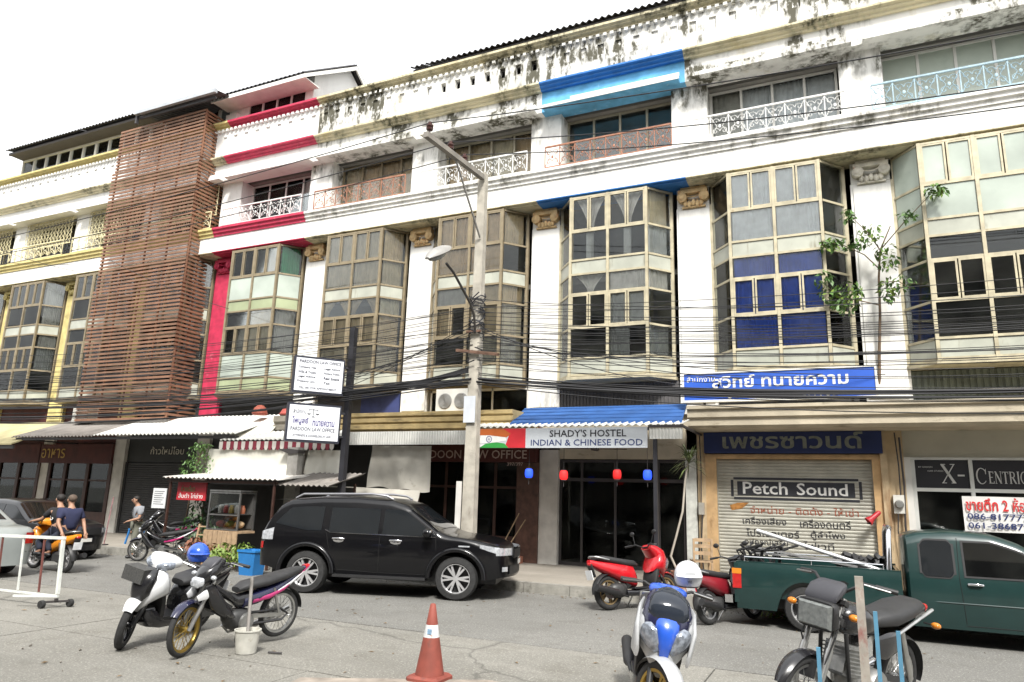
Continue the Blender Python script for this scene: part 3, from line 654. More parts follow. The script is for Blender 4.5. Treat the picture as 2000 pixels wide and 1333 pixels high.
aw = P(MB().prism([(7.75,-.55,4.12),(7.95,-1.95,3.55),(7.95,-1.95,3.52),(7.75,-.55,4.08)],(0,0,0)) if False else MB().add([(7.72,-.5,4.14),(11.86,-.5,4.14),(12.02,-1.95,3.56),(7.95,-1.95,3.56),(7.72,-.5,4.10),(11.86,-.5,4.10),(12.02,-1.95,3.52),(7.95,-1.95,3.52)],[(0,1,2,3),(7,6,5,4),(0,4,5,1),(1,5,6,2),(2,6,7,3),(3,7,4,0)]), 'awning', M('faded_blue_awning',(.025,.095,.29),.85,var=.25,vs=2,dirt=(.04,.15,.42),da=.5,ds=3,dst=(.3,2,2)))
mb = MB()
for t in (.12,.32,.52,.72,.92):
    y, z = lerp(-.5,-1.95,t), lerp(4.15,3.57,t); mb.beam((lerp(7.74,7.97,t),y,z),(lerp(11.84,12.0,t),y,z-.006),.02,.016)
mb.build('awning_rib', MATS['faded_blue_awning'], aw)
P(corr(7.02, 12.12, (-1.6,3.62), (-2.36,3.46), .16, .022), 'lower_awning', STEELW, 60)
P(corr(11.42, 12.12, (-2.34,3.17), (-2.34,3.40), .07, .012), 'awning_skirt', STEELW, 60)
P(MB().box(11.40,12.14,-2.36,-2.32,3.405,3.47).box(7.1,11.4,-2.30,-2.26,3.36,3.43).box(7.1,7.14,-2.26,-.5,3.4,3.44).box(12.08,12.12,-2.26,-.15,3.42,3.47), 'awning_frame', DKFR)
P(MB().box(11.49,11.57,-2.32,-2.24,.23,3.36), 'awning_post', BLACKM)
# --- unit E, the sound shop
P = wpart(uE, 3)
P(MB().box(12.0,12.18,-.14,.1,.28,3.55), 'ground_column', RUSTW); pl = P(MB().box(15.80,15.93,-.2,.1,.28,3.55).box(15.931,16.24,-.15,.1,.28,3.55), 'ground_column', RUSTW)
P(MB().box(12.18,12.42,-.14,.08,.28,3.0).box(15.64,15.799,-.14,.08,.28,3.0).box(12.421,15.639,-.14,.08,2.90,3.0), 'shutter_frame', ORANGE)
P(MB().box(12.0,15.9,.0,.1,3.001,3.95), 'shop_fascia', BEIGE)
slm = MB().prism([(-.5,.02,-.036),(-.5,-.012,-.034),(-.5,-.022,-.012),(-.5,-.022,.012),(-.5,-.012,.034),(-.5,.02,.036)],(1,0,0)).mesh('slat')
shs = P(MB().box(12.40,12.43,-.06,.06,.3,2.9).box(15.63,15.66,-.06,.06,.3,2.9).box(12.431,15.629,.03,.05,.3,2.9), 'shutter', SHUT)
zz = .34
while zz < 2.9:
    mk('slat', slm, SHUT, shs, (14.03,0,zz), None, (3.196,1,1)); zz += .074
YT = -.0245
def st(body, mat, x, z, h, w, **k): return text(body, mat, shs, (x,YT,z), FACE, h, w, depth=.003, **k)
MB().box(12.78,15.36,YT-.001,YT+.003,2.00,2.05).box(12.78,15.36,YT-.001,YT+.003,2.44,2.49).box(12.72,12.778,YT-.001,YT+.003,2.06,2.43).box(15.362,15.42,YT-.001,YT+.003,2.06,2.43).box(12.86,15.28,YT-.001,YT+.001,2.09,2.40).build('painted_sign', M('charcoal_sign_paint',(.03,.032,.04),.7,var=.2), shs)
for o in [text('Petch', WHITEINK, shs, (12.98,YT-.004,2.12), FACE, .27, .95, depth=.003, bold=.012), text('Sound', WHITEINK, shs, (14.12,YT-.004,2.12), FACE, .26, 1.02, depth=.003, bold=.012)]: pass
OXIDE = M('faded_red_sign_paint', (.30,.07,.03), .7)
st('จำหน่าย - ติดตั้ง - ให้เช่า', OXIDE, 13.12, 1.70, .17, 2.2)
st('เครื่องเสียง', INK, 12.95, 1.46, .17, .92, bold=.006); st('เครื่องดนตรี', INK, 14.15, 1.43, .19, 1.0, bold=.006)
st('โปรเจคเตอร์', INK, 13.02, 1.20, .17, 1.1, bold=.006); st('ตู้ลำโพง', INK, 14.35, 1.18, .2, .68, bold=.006)
st('อุปกรณ์เสริม', INK, 12.98, .98, .17, .9); st('ไฟเวที', INK, 14.2, .98, .17, .6)
P(MB().prism([(12.72,YT-.002,1.75),(12.95,YT-.002,1.80),(13.1,YT-.002,1.93),(12.85,YT-.002,1.92),(12.68,YT-.002,1.86)],(0,.003,0)), 'rust_patch', M('rust_blister',(.42,.19,.05),.9,var=.4,vs=14))
CAN = [(.1,3.50),(-1.08,3.50),(-1.16,3.56),(-1.16,3.70),(-1.22,3.74),(-1.22,3.90),(-1.28,3.92),(-1.28,3.99),(.1,4.0)]
for u in (uE, uF, uG): mk('canopy', cached('can', lambda: cyc(CAN, -.02 if False else 0, 4).mesh('canopy')), BEIGE, u)
P(MB().box(12.5,15.5,-.02,.1,4.0,4.78), 'mezzanine_wall', M('dark_mezzanine',(.07,.07,.07),.8))
# --- unit F
P = wpart(uF, 4)
P(MB().box(16.24,16.36,-.14,.1,.28,2.95), 'door_post', WHITEF); P(MB().box(16.24,20,-.06,.1,2.951,3.5), 'shop_fascia', M('plain_beige_wall',(.52,.50,.42),.85,var=.1,vs=2,dirt=(.3,.27,.2),da=.35,ds=1.5))
mb = MB()
for x in (16.40,17.42,18.75,19.9): mb.box(x-.035,x+.035,-.10,.0,.3,2.95)
for a, b in ((16.435,17.385),(17.455,18.715),(18.785,19.865)): mb.box(a,b,-.10,.0,2.26,2.33); mb.box(a,b,-.10,.0,2.9,2.95); mb.box(a,b,-.1,0,.3,.38)
sf = P(mb, 'shop_front', M('white_aluminium_frame',(.66,.67,.64),.4,metal=.2))
for a, b in ((16.435,17.385),(17.455,18.715),(18.785,19.865)):
    pbox('pane', glass('grey_shop_glass',(.36,.40,.38),.05,.08), sf, a+.004, b-.004, -.05, -.04, .384, 2.256); pbox('sign_panel', INK, sf, a+.004, b-.004, -.07, -.04, 2.334, 2.896)
P(MB().box(16.3,19.9,1.6,1.7,.28,3.4), 'back_room', INT)
mb = MB(); ribbed(mb, 16.5, 19.5, -.06, 4.0, 4.76, .12); P(mb, 'ribbed_panel', M('dark_green_ribbed_panel',(.12,.14,.12),.7,var=.3,vs=3))
P(MB().box(17.65,18.55,-.14,-.09,4.25,4.34), 'tube_light', WHITEF)
def glyphs(parent, word, mat, x0, z0, h, y, gap=.04, small=.78, wf=.78):
    """roman capitals with thick and thin strokes and serifs"""
    T, t = .16, .06
    G = {'X': (.9,[((.05,0),(.85,1),t),((.08,1),(.82,0),T)],[(0,.3,0),(.6,.9,0),(0,.3,1),(.6,.9,1)]), '-': (.5,[((.03,.42),(.47,.42),.09)],[]),
     'E': (.68,[((.16,0),(.16,1),T),((.16,.03),(.66,.03),t),((.16,.97),(.62,.97),t),((.16,.52),(.5,.52),t),((.64,.0),(.64,.2),t),((.6,.82),(.6,1),t)],[(0,.3,0),(0,.3,1)]),
     'N': (.85,[((.12,0),(.12,1),t),((.12,1),(.74,0),T),((.74,0),(.74,1),t)],[(0,.24,0),(.62,.86,1),(0,.2,1)]),
     'T': (.75,[((.375,0),(.375,1),T),((.02,.97),(.73,.97),t),((.03,.8),(.03,1),t),((.72,.8),(.72,1),t)],[(.22,.53,0)]),
     'R': (.82,[((.16,0),(.16,1),T),((.16,.97),(.5,.97),t),((.5,.97),(.62,.85),.1),((.62,.85),(.62,.65),.12),((.62,.65),(.5,.52),.1),((.5,.52),(.16,.52),t),((.42,.52),(.76,0),T)],[(0,.3,0),(0,.2,1),(.66,.86,0)]),
     'I': (.36,[((.18,0),(.18,1),T)],[(.03,.33,0),(.03,.33,1)]), 'U': (.8,[((.16,1),(.16,.25),T),((.16,.25),(.3,.04),.1),((.3,.04),(.5,.04),t),((.5,.04),(.66,.22),.08),((.66,.22),(.66,1),t)],[(0,.3,1),(.54,.78,1)])}
    x = x0
    for i, ch in enumerate(word):
        hh = h if i < 3 and ch in 'X-C' else h*small
        mb = MB(); s = lambda q: Vector((x+q[0]*hh*wf, y, z0+q[1]*hh))
        if ch in 'CQ':
            pts = []; n = 20
            for j in range(n+1):
                a = (R(38)+R(284)*j/n) if ch == 'C' else 2*math.pi*j/n
                w = .035+.1*abs(math.cos(a)) if not (ch == 'C' and math.cos(a) > 0) else .05
                pts.append((a, w))
            ring = lambda a, r: s((.45+.45*r*math.cos(a), .5+.52*r*math.sin(a)))
            for (a, w), (b, w2) in zip(pts, pts[1:]):
                mb.prism([ring(a,1),ring(b,1),ring(b,1-w2*2),ring(a,1-w*2)],(0,-.004,0))
            if ch == 'C': mb.prism([s((.78,.62)),s((.84,.62)),s((.84,.98)),s((.78,.88))],(0,-.004,0))
            else: mb.prism([s((.45,.1)),s((.6,.14)),s((.95,-.2)),s((.8,-.22))],(0,-.004,0))
            wd = .92
        else:
            wd, strokes, serifs = G[ch]
            for a, b, w in strokes:
                a, b = Vector(a), Vector(b); d = (b-a).normalized(); nn = Vector((-d.y,d.x))*w/2
                if abs(d.y) > .3 and abs(d.x) > .05: nn = Vector((w/2/abs(d.y)*1.0,0))
                mb.prism([s(a-nn),s(b-nn),s(b+nn),s(a+nn)],(0,-.004,0))
            for a, b, zz in serifs: mb.prism([s((a,zz-.02 if zz else 0)),s((b,zz-.02 if zz else 0)),s((b,zz+.02 if zz else .035)),s((a,zz+.02 if zz else .035))],(0,-.0045,0))
        mb.build('letter', mat, parent); x += wd*hh*wf+gap
    return x
SILV = M('silver_lettering', (.62,.62,.6), .4, metal=.3)
glyphs(sf, 'X-', SILV, 16.90, 2.43, .38, -.075, .03, .78, .72)
glyphs(sf, 'C', SILV, 17.50, 2.43, .31, -.075, .02, .78, .66); glyphs(sf, 'ENTRIQUE', SILV, 17.71, 2.44, .30, -.075, .012, .78, .58)
text('BY DESIGN', SILV, sf, (16.5,-.075,2.74), FACE, .03, .25); text('HAIR STUDIO', SILV, sf, (16.66,-.075,2.66), FACE, .03, .28)
# --- unit C, law office
P = wpart(uC, 1)
P(MB().box(4.3,7.98,-.36,-.1,2.78,3.45).box(4.2,8.0,-.02,.1,3.451,3.95), 'shop_fascia', MAROON)
FADE = M('faded_cream_letters', (.50,.40,.36), .7)
text('PARDOON LAW OFFICE', FADE, uC, (.30,-.365,2.86), FACE, .22, 3.45, bold=.004); text('397/397', FADE, uC, (3.2,-.365,2.68), FACE, .09, .45)
mb = MB()
for x in (4.35,5.2,5.95,6.7,7.35): mb.box(x-.04,x+.04,.0,.06,.3,2.78)
for a, b in ((4.39,5.16),(5.24,5.91),(5.99,6.66),(6.74,7.31)): mb.box(a,b,.0,.06,2.1,2.16); mb.box(a,b,0,.06,.3,.9)
sf = P(mb, 'shop_front', BROWNW)
for a, b in ((4.39,5.16),(5.24,5.91),(5.99,6.66),(6.74,7.31)): pbox('pane', DARKGL, sf, a+.004, b-.004, .02, .03, .904, 2.096); pbox('pane', DARKGL, sf, a+.004, b-.004, .02, .03, 2.164, 2.776)
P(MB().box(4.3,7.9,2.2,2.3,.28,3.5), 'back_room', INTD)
P(MB().box(7.42,8.015,-.2,.06,.3,2.77), 'brown_wall', M('brown_tile_wall',(.10,.05,.035),.6,var=.4,vs=7))
for i in range(2): P(MB().box(7.35,7.68,-1.5+.62*i,-.9+.62*i,.28,.46), 'brick_step', BRICK)
P(MB().prism([(2.62,.1,3.5),(2.62,-1.52,3.5),(2.62,-1.6,3.54),(2.62,-1.6,3.66),(2.62,-1.56,3.68),(2.62,-1.62,3.72),(2.62,-1.62,3.82),(2.62,-1.57,3.84),(2.62,-1.64,3.88),(2.62,-1.64,3.97),(2.62,.1,3.99)],(5.28,0,0)), 'canopy', OCHRE)
P(corr(3.12, 6.98, (-1.74,3.12), (-1.74,3.46), .075, .014), 'canopy_skirt', STEELW, 60)
mb = MB()
for x in (4.62,5.6,6.55,7.6): mb.box(x-.025,x+.025,-.06,-.01,3.99,4.77)
mb.box(4.6,7.6,-.06,-.01,4.7,4.77); wn = P(mb, 'mezzanine_window', WHITEF)
for a, b in ((4.65,5.57),(5.63,6.52),(6.58,7.57)): pbox('pane', DARKGL, wn, a, b, -.04,-.03,4.0,4.698)
# --- unit B
P = wpart(uB, 0)
P(MB().prism([(.35,.1,3.5),(.35,-1.5,3.5),(.35,-1.6,3.56),(.35,-1.6,3.7),(.35,-1.55,3.72),(.35,-1.62,3.8),(.35,-1.62,3.96),(.35,.1,3.98)],(2.26,0,0)), 'canopy', M('sooty_concrete_canopy',(.30,.27,.22),.9,var=.3,vs=3,dirt=(.1,.09,.07),da=.5,ds=2.5))
P(MB().box(.3,3.9,.0,.1,3.99,4.8).box(.31,3.7,.3,.4,.28,3.5), 'mezzanine_wall', M('dark_mezzanine',(.07,.07,.07),.8)); P(MB().box(2.2,3.55,-.06,-.01,4.05,4.72), 'navy_board', M('navy_board',(.035,.05,.16),.7,var=.3))
# --- unit A: dark shutter
def darkshop(u, k, word=None):
    P = wpart(u, k); X = 4*k
    P(MB().box(X+.3,X+3.75,.0,.1,2.7,3.95).box(X+.3,X+3.75,.0,.1,3.951,4.8), 'shop_fascia', M('charcoal_fascia',(.03,.032,.031),.7,var=.2))
    if word: text(word, M('cream_letters',(.62,.58,.48),.7), u, (1.45,-.012,2.96), FACE, .26, 1.6)
    shs2 = P(MB().box(X+.3,X+.4,-.04,.06,.3,2.69).box(X+3.6,X+3.75,-.04,.06,.3,2.69).box(X+.41,X+3.59,.03,.05,.3,2.69), 'shutter', SHUTD); zz = .34
    while zz < 2.66: mk('slat', slm, SHUTD, shs2, (X+2.0,0,zz), None, (3.18,1,1)); zz += .074
darkshop(uA, -1); darkshop(uS, -2, 'ก้าวใหม่โอบ')
# --- slat screen unit and yellow ones: dark red timber shop fronts
def redshop(u, k, word=None):
    P = wpart(u, k); X = 4*k
    P(MB().box(X+.3,X+3.75,-.2,.1,2.62,3.3).box(X+.3,X+3.75,.0,.1,3.301,4.8), 'shop_fascia', MAROON)
    mb = MB()
    for x in (.35,1.25,2.5,3.7): mb.box(X+x-.08,X+x+.08,-.16,.0,.3,2.62)
    for a, b in ((.43,1.17),(1.33,2.42),(2.58,3.62)): mb.box(X+a,X+b,-.14,-.04,2.0,2.06); mb.box(X+a,X+b,-.14,-.04,.3,.95)
    sf = P(mb, 'shop_front', BROWNW)
    for a, b in ((.43,1.17),(1.33,2.42),(2.58,3.62)): pbox('pane', DARKGL, sf, X+a, X+b, -.1,-.09,.955,1.995); pbox('pane', DARKGL, sf, X+a, X+b, -.1,-.09,2.065,2.615)
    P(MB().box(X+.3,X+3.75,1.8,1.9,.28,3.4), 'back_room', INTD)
    if word: MB().box(-.3,.299,-.2,-.125,2.62,3.3).build('fascia_board', MAROON, u); text(word, M('gold_letters',(.45,.28,.06),.5,metal=.4), u, (-.15,-.21,2.80), FACE, .34, 1.35)
redshop(uY, -3, 'อาหาร'); redshop(uZ, -4); redshop(uX, -5)
P = wpart(uG, 5); P(MB().box(20.3,23.8,0,.1,.28,3.5), 'shop_front', SHUT)
# ------------------------------------------------------------------ canopies and awnings that stand on their own
o = thing('corrugated_awning', 'long corrugated awning, white at its right end, below the slat screen', 'awning', (-6.3,0,0))
corr(0, 6.0, (-.45,4.13), (-2.35,3.40), .17, .025).build('white_sheet', STEELW, o, 60); corr(-4.2, -.01, (-.45,4.10), (-2.35,3.37), .17, .025).build('grey_sheet', STEELG, o, 60)
MB().box(-4.1,5.9,-2.25,-2.2,3.28,3.36).box(-4.1,-4.05,-2.19,-.1,3.3,3.35).box(5.85,5.9,-2.19,-.1,3.3,3.35).build('frame', DKFR, o)
o = thing('yellow_awning', 'dull yellow metal awning at the left edge', 'awning', (-12.6,0,0))
MB().add([(-5,-.4,4.1),(2.35,-.4,4.1),(2.6,-2.6,3.15),(-5,-2.6,3.15),(-5,-.4,4.06),(2.35,-.4,4.06),(2.6,-2.6,3.10),(-5,-2.6,3.10)],[(0,1,2,3),(7,6,5,4),(0,4,5,1),(1,5,6,2),(2,6,7,3),(3,7,4,0)]).build('sheet', M('dull_yellow_sheet',(.52,.46,.26),.7,var=.25,vs=2,dirt=(.2,.17,.1),da=.45,ds=2), o)
MB().box(-5,2.55,-2.5,-2.45,2.98,3.09).build('edge_beam', DKFR, o)
# red and white awning over the food stall
o = thing('striped_awning', 'white sheet awning with dark red scalloped valance over food stall', 'awning', (-.9,0,0))
corr(0, 4.05, (-1.7,3.50), (-2.30,3.22), .16, .02).build('sheet', STEELW, o, 60)
RS = M('dark_red_scallop',(.24,.03,.05),.8,var=.2); WS = M('white_scallop',(.66,.63,.58),.8)
sc = MB().prism([(-.068,0,.12),(.068,0,.12),(.068,0,-.04),(.045,0,-.1),(0,0,-.125),(-.045,0,-.1),(-.068,0,-.04)],(0,.006,0)).mesh('scallop')
for i in range(29): mk('scallop', sc, RS if i % 2 else WS, o, (.07+.1395*i,-2.31,3.06))
CANV = M('white_canvas', (.72,.70,.62), .85, var=.1, vs=1.5, dirt=(.45,.42,.33), da=.35, ds=1.5)  # plain white canvas colour with random darker stains
def canvas(name, x0, x1, y, zt0, zt1, zb0, zb1, mat, amp=.06, seed=0, lean=.15):
    return MB().grid(30, 10, lambda u, v: (lerp(x0,x1,u), y-lean*(1-v)+amp*math.sin(u*9+seed+v*2)*(1-v)+.03*math.sin(u*23+seed)*math.sin(v*5), lerp(lerp(zb0,zb1,u),lerp(zt0,zt1,u),v)+(.03*math.sin(u*14+seed) if v == 0 else 0))).build(name, mat, None, 80)
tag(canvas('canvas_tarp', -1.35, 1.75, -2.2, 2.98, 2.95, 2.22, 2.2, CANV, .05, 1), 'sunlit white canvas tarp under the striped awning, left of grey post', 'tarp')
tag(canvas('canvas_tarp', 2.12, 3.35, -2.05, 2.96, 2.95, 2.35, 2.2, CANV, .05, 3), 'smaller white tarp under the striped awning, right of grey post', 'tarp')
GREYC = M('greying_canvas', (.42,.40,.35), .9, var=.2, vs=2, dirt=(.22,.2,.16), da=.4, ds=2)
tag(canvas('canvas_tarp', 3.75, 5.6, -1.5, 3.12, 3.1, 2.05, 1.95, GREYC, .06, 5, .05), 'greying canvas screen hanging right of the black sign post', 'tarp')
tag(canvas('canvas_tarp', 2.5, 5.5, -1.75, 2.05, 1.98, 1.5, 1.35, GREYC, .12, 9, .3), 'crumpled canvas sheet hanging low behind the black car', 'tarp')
# white sheet triangle between the two awnings
tag(MB().add([(-.75,-1.0,4.0),(.3,-1.2,3.95),(.55,-1.9,3.45),(-.9,-2.2,3.28),(-.75,-1.0,3.97),(.3,-1.2,3.92),(.55,-1.9,3.42),(-.9,-2.2,3.25)],[(0,1,2,3),(7,6,5,4),(0,4,5,1),(1,5,6,2),(2,6,7,3),(3,7,4,0)]).build('canvas_tarp', CANV), 'taut white sheet joining the white awning and the striped awning', 'tarp')
o = thing('concrete_post', 'short grey concrete post in front of the white tarp', 'post', (2.0,-2.42,0))
MB().box(-.17,.17,-.1,.1,.23,3.0).build('shaft', M('grey_cement',(.27,.26,.24),.9,var=.25,vs=6,bump=.3), o); MB().prism([(-.5,-.14,2.95),(-.1,-.14,2.82),(.2,-.14,2.85),(.2,-.14,2.93),(-.1,-.14,2.96)],(0,.28,0)).build('dark_bracket', DKFR, o)
# ------------------------------------------------------------------ signs
o = thing('hostel_sign', 'hostel and food banner with orange white green and red flag end', 'sign', (7.2,-2.44,0))
MB().box(0,4.2,.0,.04,2.98,3.42).build('board', M('pale_grey_banner',(.50,.53,.56),.5,var=.12,vs=1.2), o)
def flagpart(name, poly, mat, y=-.002): return MB().prism([(x,y,z) for x, z in poly],(0,.0018,0)).build(name, mat, o)
flagpart('red_field', [(0.9,2.982),(1.42,2.982),(1.42,3.418),(.75,3.418),(1.0,3.25)], M('banner_red',(.50,.02,.03),.5,var=.15))
flagpart('orange_stripe', [(0,3.27),(.5,3.27),(.95,3.22),(1.05,3.3),(.85,3.418),(0,3.418)], M('banner_orange',(.42,.10,.02),.5), -.004)
flagpart('white_stripe', [(0,3.10),(.3,3.08),(.7,3.11),(.95,3.15),(.92,3.219),(.5,3.268),(0,3.268)], M('banner_white',(.72,.72,.7),.5), -.004)
flagpart('white_tail', [(0,2.982),(.25,2.982),(.4,3.06),(0,3.098)], MATS['banner_white'], -.004)
flagpart('green_stripe', [(.26,2.982),(1.0,2.982),(.9,3.08),(.7,3.108),(.42,3.078)], M('banner_green',(.03,.28,.05),.5), -.006)
wh = MB()
for i in range(24):
    a = i*math.pi/12; b = (i+1)*math.pi/12
    wh.prism([(.5+.075*math.cos(t)*r/.075,-.0065,3.18+r*math.sin(t)) for t, r in ((a,.075),(b,.075),(b,.062),(a,.062))],(0,.002,0))
    if i % 3 == 0: wh.beam((.5,-.0065,3.18),(.5+.07*math.cos(a),-.0065,3.18+.07*math.sin(a)),.004,.002)
wh.build('wheel_emblem', M('banner_navy',(.02,.03,.2),.5), o)
text("SHADY'S HOSTEL", INK, o, (2.88,-.004,3.22), FACE, .155, 1.75, align='C', bold=.01); text('INDIAN & CHINESE FOOD', NAVYINK, o, (2.83,-.004,3.03), FACE, .135, 2.55, align='C', bold=.004)
o = thing('lawyer_sign', 'bright blue Thai lawyer sign with white letters standing on the canopy', 'sign', (11.93,-1.12,0))
MB().box(0,3.86,0,.08,4.13,4.72).build('board', M('bright_blue_board',(.03,.11,.52),.45,var=.12,vs=1.5), o)
MB().box(-.04,3.9,-.02,.1,4.08,4.129).box(-.04,3.9,-.02,.1,4.721,4.75).box(-.04,-.001,-.02,.1,4.13,4.72).box(3.861,3.9,-.02,.1,4.13,4.72).build('frame', WHITEF, o)
for x in (.4,1.9,3.4): MB().box(x,x+.05,.085,.13,3.99,4.6).build('stay', DKFR, o)
text('สำนักงาน', WHITEINK, o, (.06,-.005,4.54), FACE, .13, .62); text('สุวิทย์ ทนายความ', WHITEINK, o, (.62,-.005,4.30), FACE, .36, 2.75, bold=.022); text('SUWIT LAW OFFICE', WHITEINK, o, (.95,-.005,4.155), FACE, .11, 2.2, bold=.01)
o = thing('sound_shop_sign', 'dark navy sign with dull Thai letters above the grey shutter', 'sign', (12.18,-.26,0))
MB().box(0,3.68,0,.1,3.02,3.49).build('board', M('navy_sign_board',(.012,.025,.11),.5,var=.2), o)
text('เพชรซาวนด์', M('dull_grey_green_letters',(.22,.24,.21),.6,var=.3,vs=8), o, (.42,-.006,3.12), FACE, .36, 2.9, bold=.02)
o = thing('sale_banner', 'white building-for-sale banner with red Thai and navy numbers', 'banner', (17.2,-.2,0))
MB().grid(12, 6, lambda u, v: (u*1.3, .012*math.sin(u*7+v*3), 1.50+.68*v)).build('sheet', M('white_vinyl',(.78,.78,.76),.5,var=.06), o, 80)
text('ขายตึก 2 ห้อง', REDINK, o, (.05,-.03,1.90), FACE, .26, 1.10, bold=.018); text('086-8177777', NAVYINK, o, (.06,-.03,1.735), FACE, .12, 1.12, bold=.015); text('061-3868777', NAVYINK, o, (.06,-.03,1.56), FACE, .12, 1.12, bold=.015)
# black sign post with two light boxes
o = thing('sign_post', 'tall black steel post carrying two lawyer light boxes', 'post', (4.0,-2.95,0))
MB().box(-.07,.07,-.07,.07,.2,5.98).build('shaft', BLACKM, o); MB().box(-.15,.15,-.15,.15,.19,.22).build('base_plate', BLACKM, o)
dv = Vector((-.64,-.77,0)).normalized(); rz = math.atan2(dv.y, dv.x)+math.pi     # text reads from the far left end to the post
def lightbox(label, z0, z1, w, far):
    b = thing('light_box_sign', label, 'sign', (4.0+dv.x*.12, -2.95+dv.y*.12, 0), rz)
    # local: -x runs away from the post
    MB().box(-far,-far+w,-.13,.13,z0,z1).build('casing', M('near_black_casing',(.015,.017,.03),.45), b)
    MB().box(-far+.04,-far+w-.04,-.142,-.131,z0+.05,z1-.05).build('face', M('white_acrylic_face',(.74,.76,.80),.35,var=.05), b)
    for zz in (z0+.15, z1-.2): MB().box(-far+w+.001,.05,-.03,.03,zz,zz+.05).build('bracket', BLACKM, b)
    return b
b = lightbox('upper white light box listing legal services on the black post', 4.20, 5.10, 1.22, 1.28)
x0 = -1.28+.1; yy = -.146; LK = M('dark_grey_print',(.025,.025,.045),.6)
text('PARDOON LAW OFFICE', LK, b, (x0+.02,yy,4.93), FACE, .08, 1.0, bold=.015)
for i, (a, c) in enumerate((('Company Visa','Legal Advice'),('Wills & Trusts','Notary Public'),('Legal Advice','Real Estate'),('Property Law','Tax'))):
    text(a, LK, b, (x0,yy,4.79-.115*i), FACE, .065, .42, bold=.015); text(c, LK, b, (x0+.62,yy,4.79-.115*i), FACE, .065, .38 if i < 3 else .16, bold=.015)
text('TEL. 081 FOR APPOINTMENT', LK, b, (x0+.05,yy,4.30), FACE, .05, .9, bold=.01)
b = lightbox('lower white light box with scales emblem on the black post', 3.03, 3.95, 1.27, 1.33)
x0 = -1.33+.1; VK = M('violet_print',(.05,.035,.18),.6)
text('สำนักงาน', LK, b, (x0+.03,yy,3.70), FACE, .1, .3); text('ไพบูลย์', VK, b, (x0+.02,yy,3.42), FACE, .2, .38, bold=.02); text('ทนายความ', VK, b, (x0+.50,yy,3.42), FACE, .13, .52, bold=.02)
text('PARDOON LAW OFFICE', LK, b, (x0,yy,3.29), FACE, .09, 1.04, bold=.008); text('ATTORNEYS & COUNSELORS AT LAW', LK, b, (x0+.06,yy,3.15), FACE, .055, .9, bold=.012)
mb = MB(); cx, cz = x0+.5, 3.74
mb.box(cx-.006,cx+.006,yy-.003,yy,cz-.1,cz+.09); mb.box(cx-.11,cx+.11,yy-.003,yy,cz+.06,cz+.07); mb.box(cx-.04,cx+.04,yy-.003,yy,cz-.115,cz-.1)
for sg in (-1,1):
    mb.prism([(cx+sg*.1-.045,yy-.003,cz-.03),(cx+sg*.1+.045,yy-.003,cz-.03),(cx+sg*.1+.02,yy-.003,cz-.055),(cx+sg*.1-.02,yy-.003,cz-.055)],(0,.003,0))
    for t in (-1,1): mb.beam((cx+sg*.1,yy-.002,cz+.06),(cx+sg*.1+t*.04,yy-.002,cz-.03),.004,.003)
mb.build('scales_emblem', INK, b)
# stall board, notices
o = thing('menu_board', 'red Thai menu board hung under the stall roof', 'sign', (-1.1,-3.35,0))
MB().box(0,1.05,0,.03,1.56,2.02).build('board', M('red_menu_board',(.42,.02,.03),.5,var=.15), o)
text('ก๋วยเตี๋ยว', M('green_print',(.03,.2,.08),.6), o, (.15,-.005,1.78), FACE, .16, .5); text('ส้มตำ ไก่ย่าง', WHITEINK, o, (.08,-.005,1.61), FACE, .13, .88)
o = thing('paper_notice', 'white paper notice board standing before the dark shutter', 'notice', (-3.15,-2.2,.22), R(5))
MB().box(-.25,.25,-.01,.01,1.05,1.62).build('sheet', M('notice_paper',(.62,.63,.63),.7,var=.05), o); MB().box(-.02,.02,.012,.04,0,1.5).box(-.2,.2,-.15,.2,-.005,.02).build('stand', DKFR, o)
for i in range(7): MB().box(-.19,.19-.05*(i % 3),-.0135,-.0105,1.52-.06*i,1.535-.06*i).build('printed_line', LK, o)
# ------------------------------------------------------------------ lanterns, fan, ac, meters
def lantern(label, x, z, col, dim=1.0):
    o = thing('paper_lantern', label, 'lantern', (x,-2.2,z), R(8), 'cube lanterns under the hostel awning')
    m = M('lantern_%s_%.1f' % (col[1], dim), tuple(c*.6 for c in col[0]), .7, var=.15, vs=9, emit=col[0], es=.9*dim)
    MB().lathe([(.055,-.1),(.078,-.085),(.09,-.04),(.092,0),(.09,.04),(.078,.085),(.055,.1)],20).build('shade', m, o, 60)
    MB().lathe([(.0,.101),(.06,.101),(.06,.118),(0,.118)],16).build('top_cap', DKFR, o); MB().lathe([(.0,-.118),(.06,-.118),(.06,-.101),(0,-.101)],16).build('bottom_cap', DKFR, o); MB().tube([(0,0,-.115),(0,0,-.25)],.008,5).build('tassel', DKFR, o); MB().tube([(0,0,.115),(0,0,.98-(z-2.42))],.006,5).build('cord', DKFR, o)
RL, BL = ((.9,.02,.02),'red'), ((.02,.08,.95),'blue')
lantern('leftmost blue cube lantern, beside the law office', 8.62, 2.43, BL); lantern('bright red cube lantern left of the darker red one', 9.46, 2.40, RL); lantern('darker red cube lantern in the middle of the entrance', 10.68, 2.43, RL, .35); lantern('blue cube lantern beside the black awning post', 11.34, 2.43, BL)
o = thing('ceiling_fan', 'brown ceiling fan hung under the hostel awning', 'fan', (9.95,-1.5,2.98))
MB().lathe([(.02,.0),(.09,.01),(.11,.04),(.09,.09),(.02,.1)],14).tube([(0,0,.1),(0,0,.62)],.012,6).build('motor', DKFR, o, 40)
for i in range(4):
    a = i*math.pi/2+.3; MB().obox((.42*math.cos(a),.42*math.sin(a),.05),(.6,.1,.012),(.12,0,a)).build('blade', BROWNW, o)
ACW = M('off_white_plastic',(.66,.65,.60),.5,var=.1,dirt=(.4,.37,.3),da=.3,ds=4)
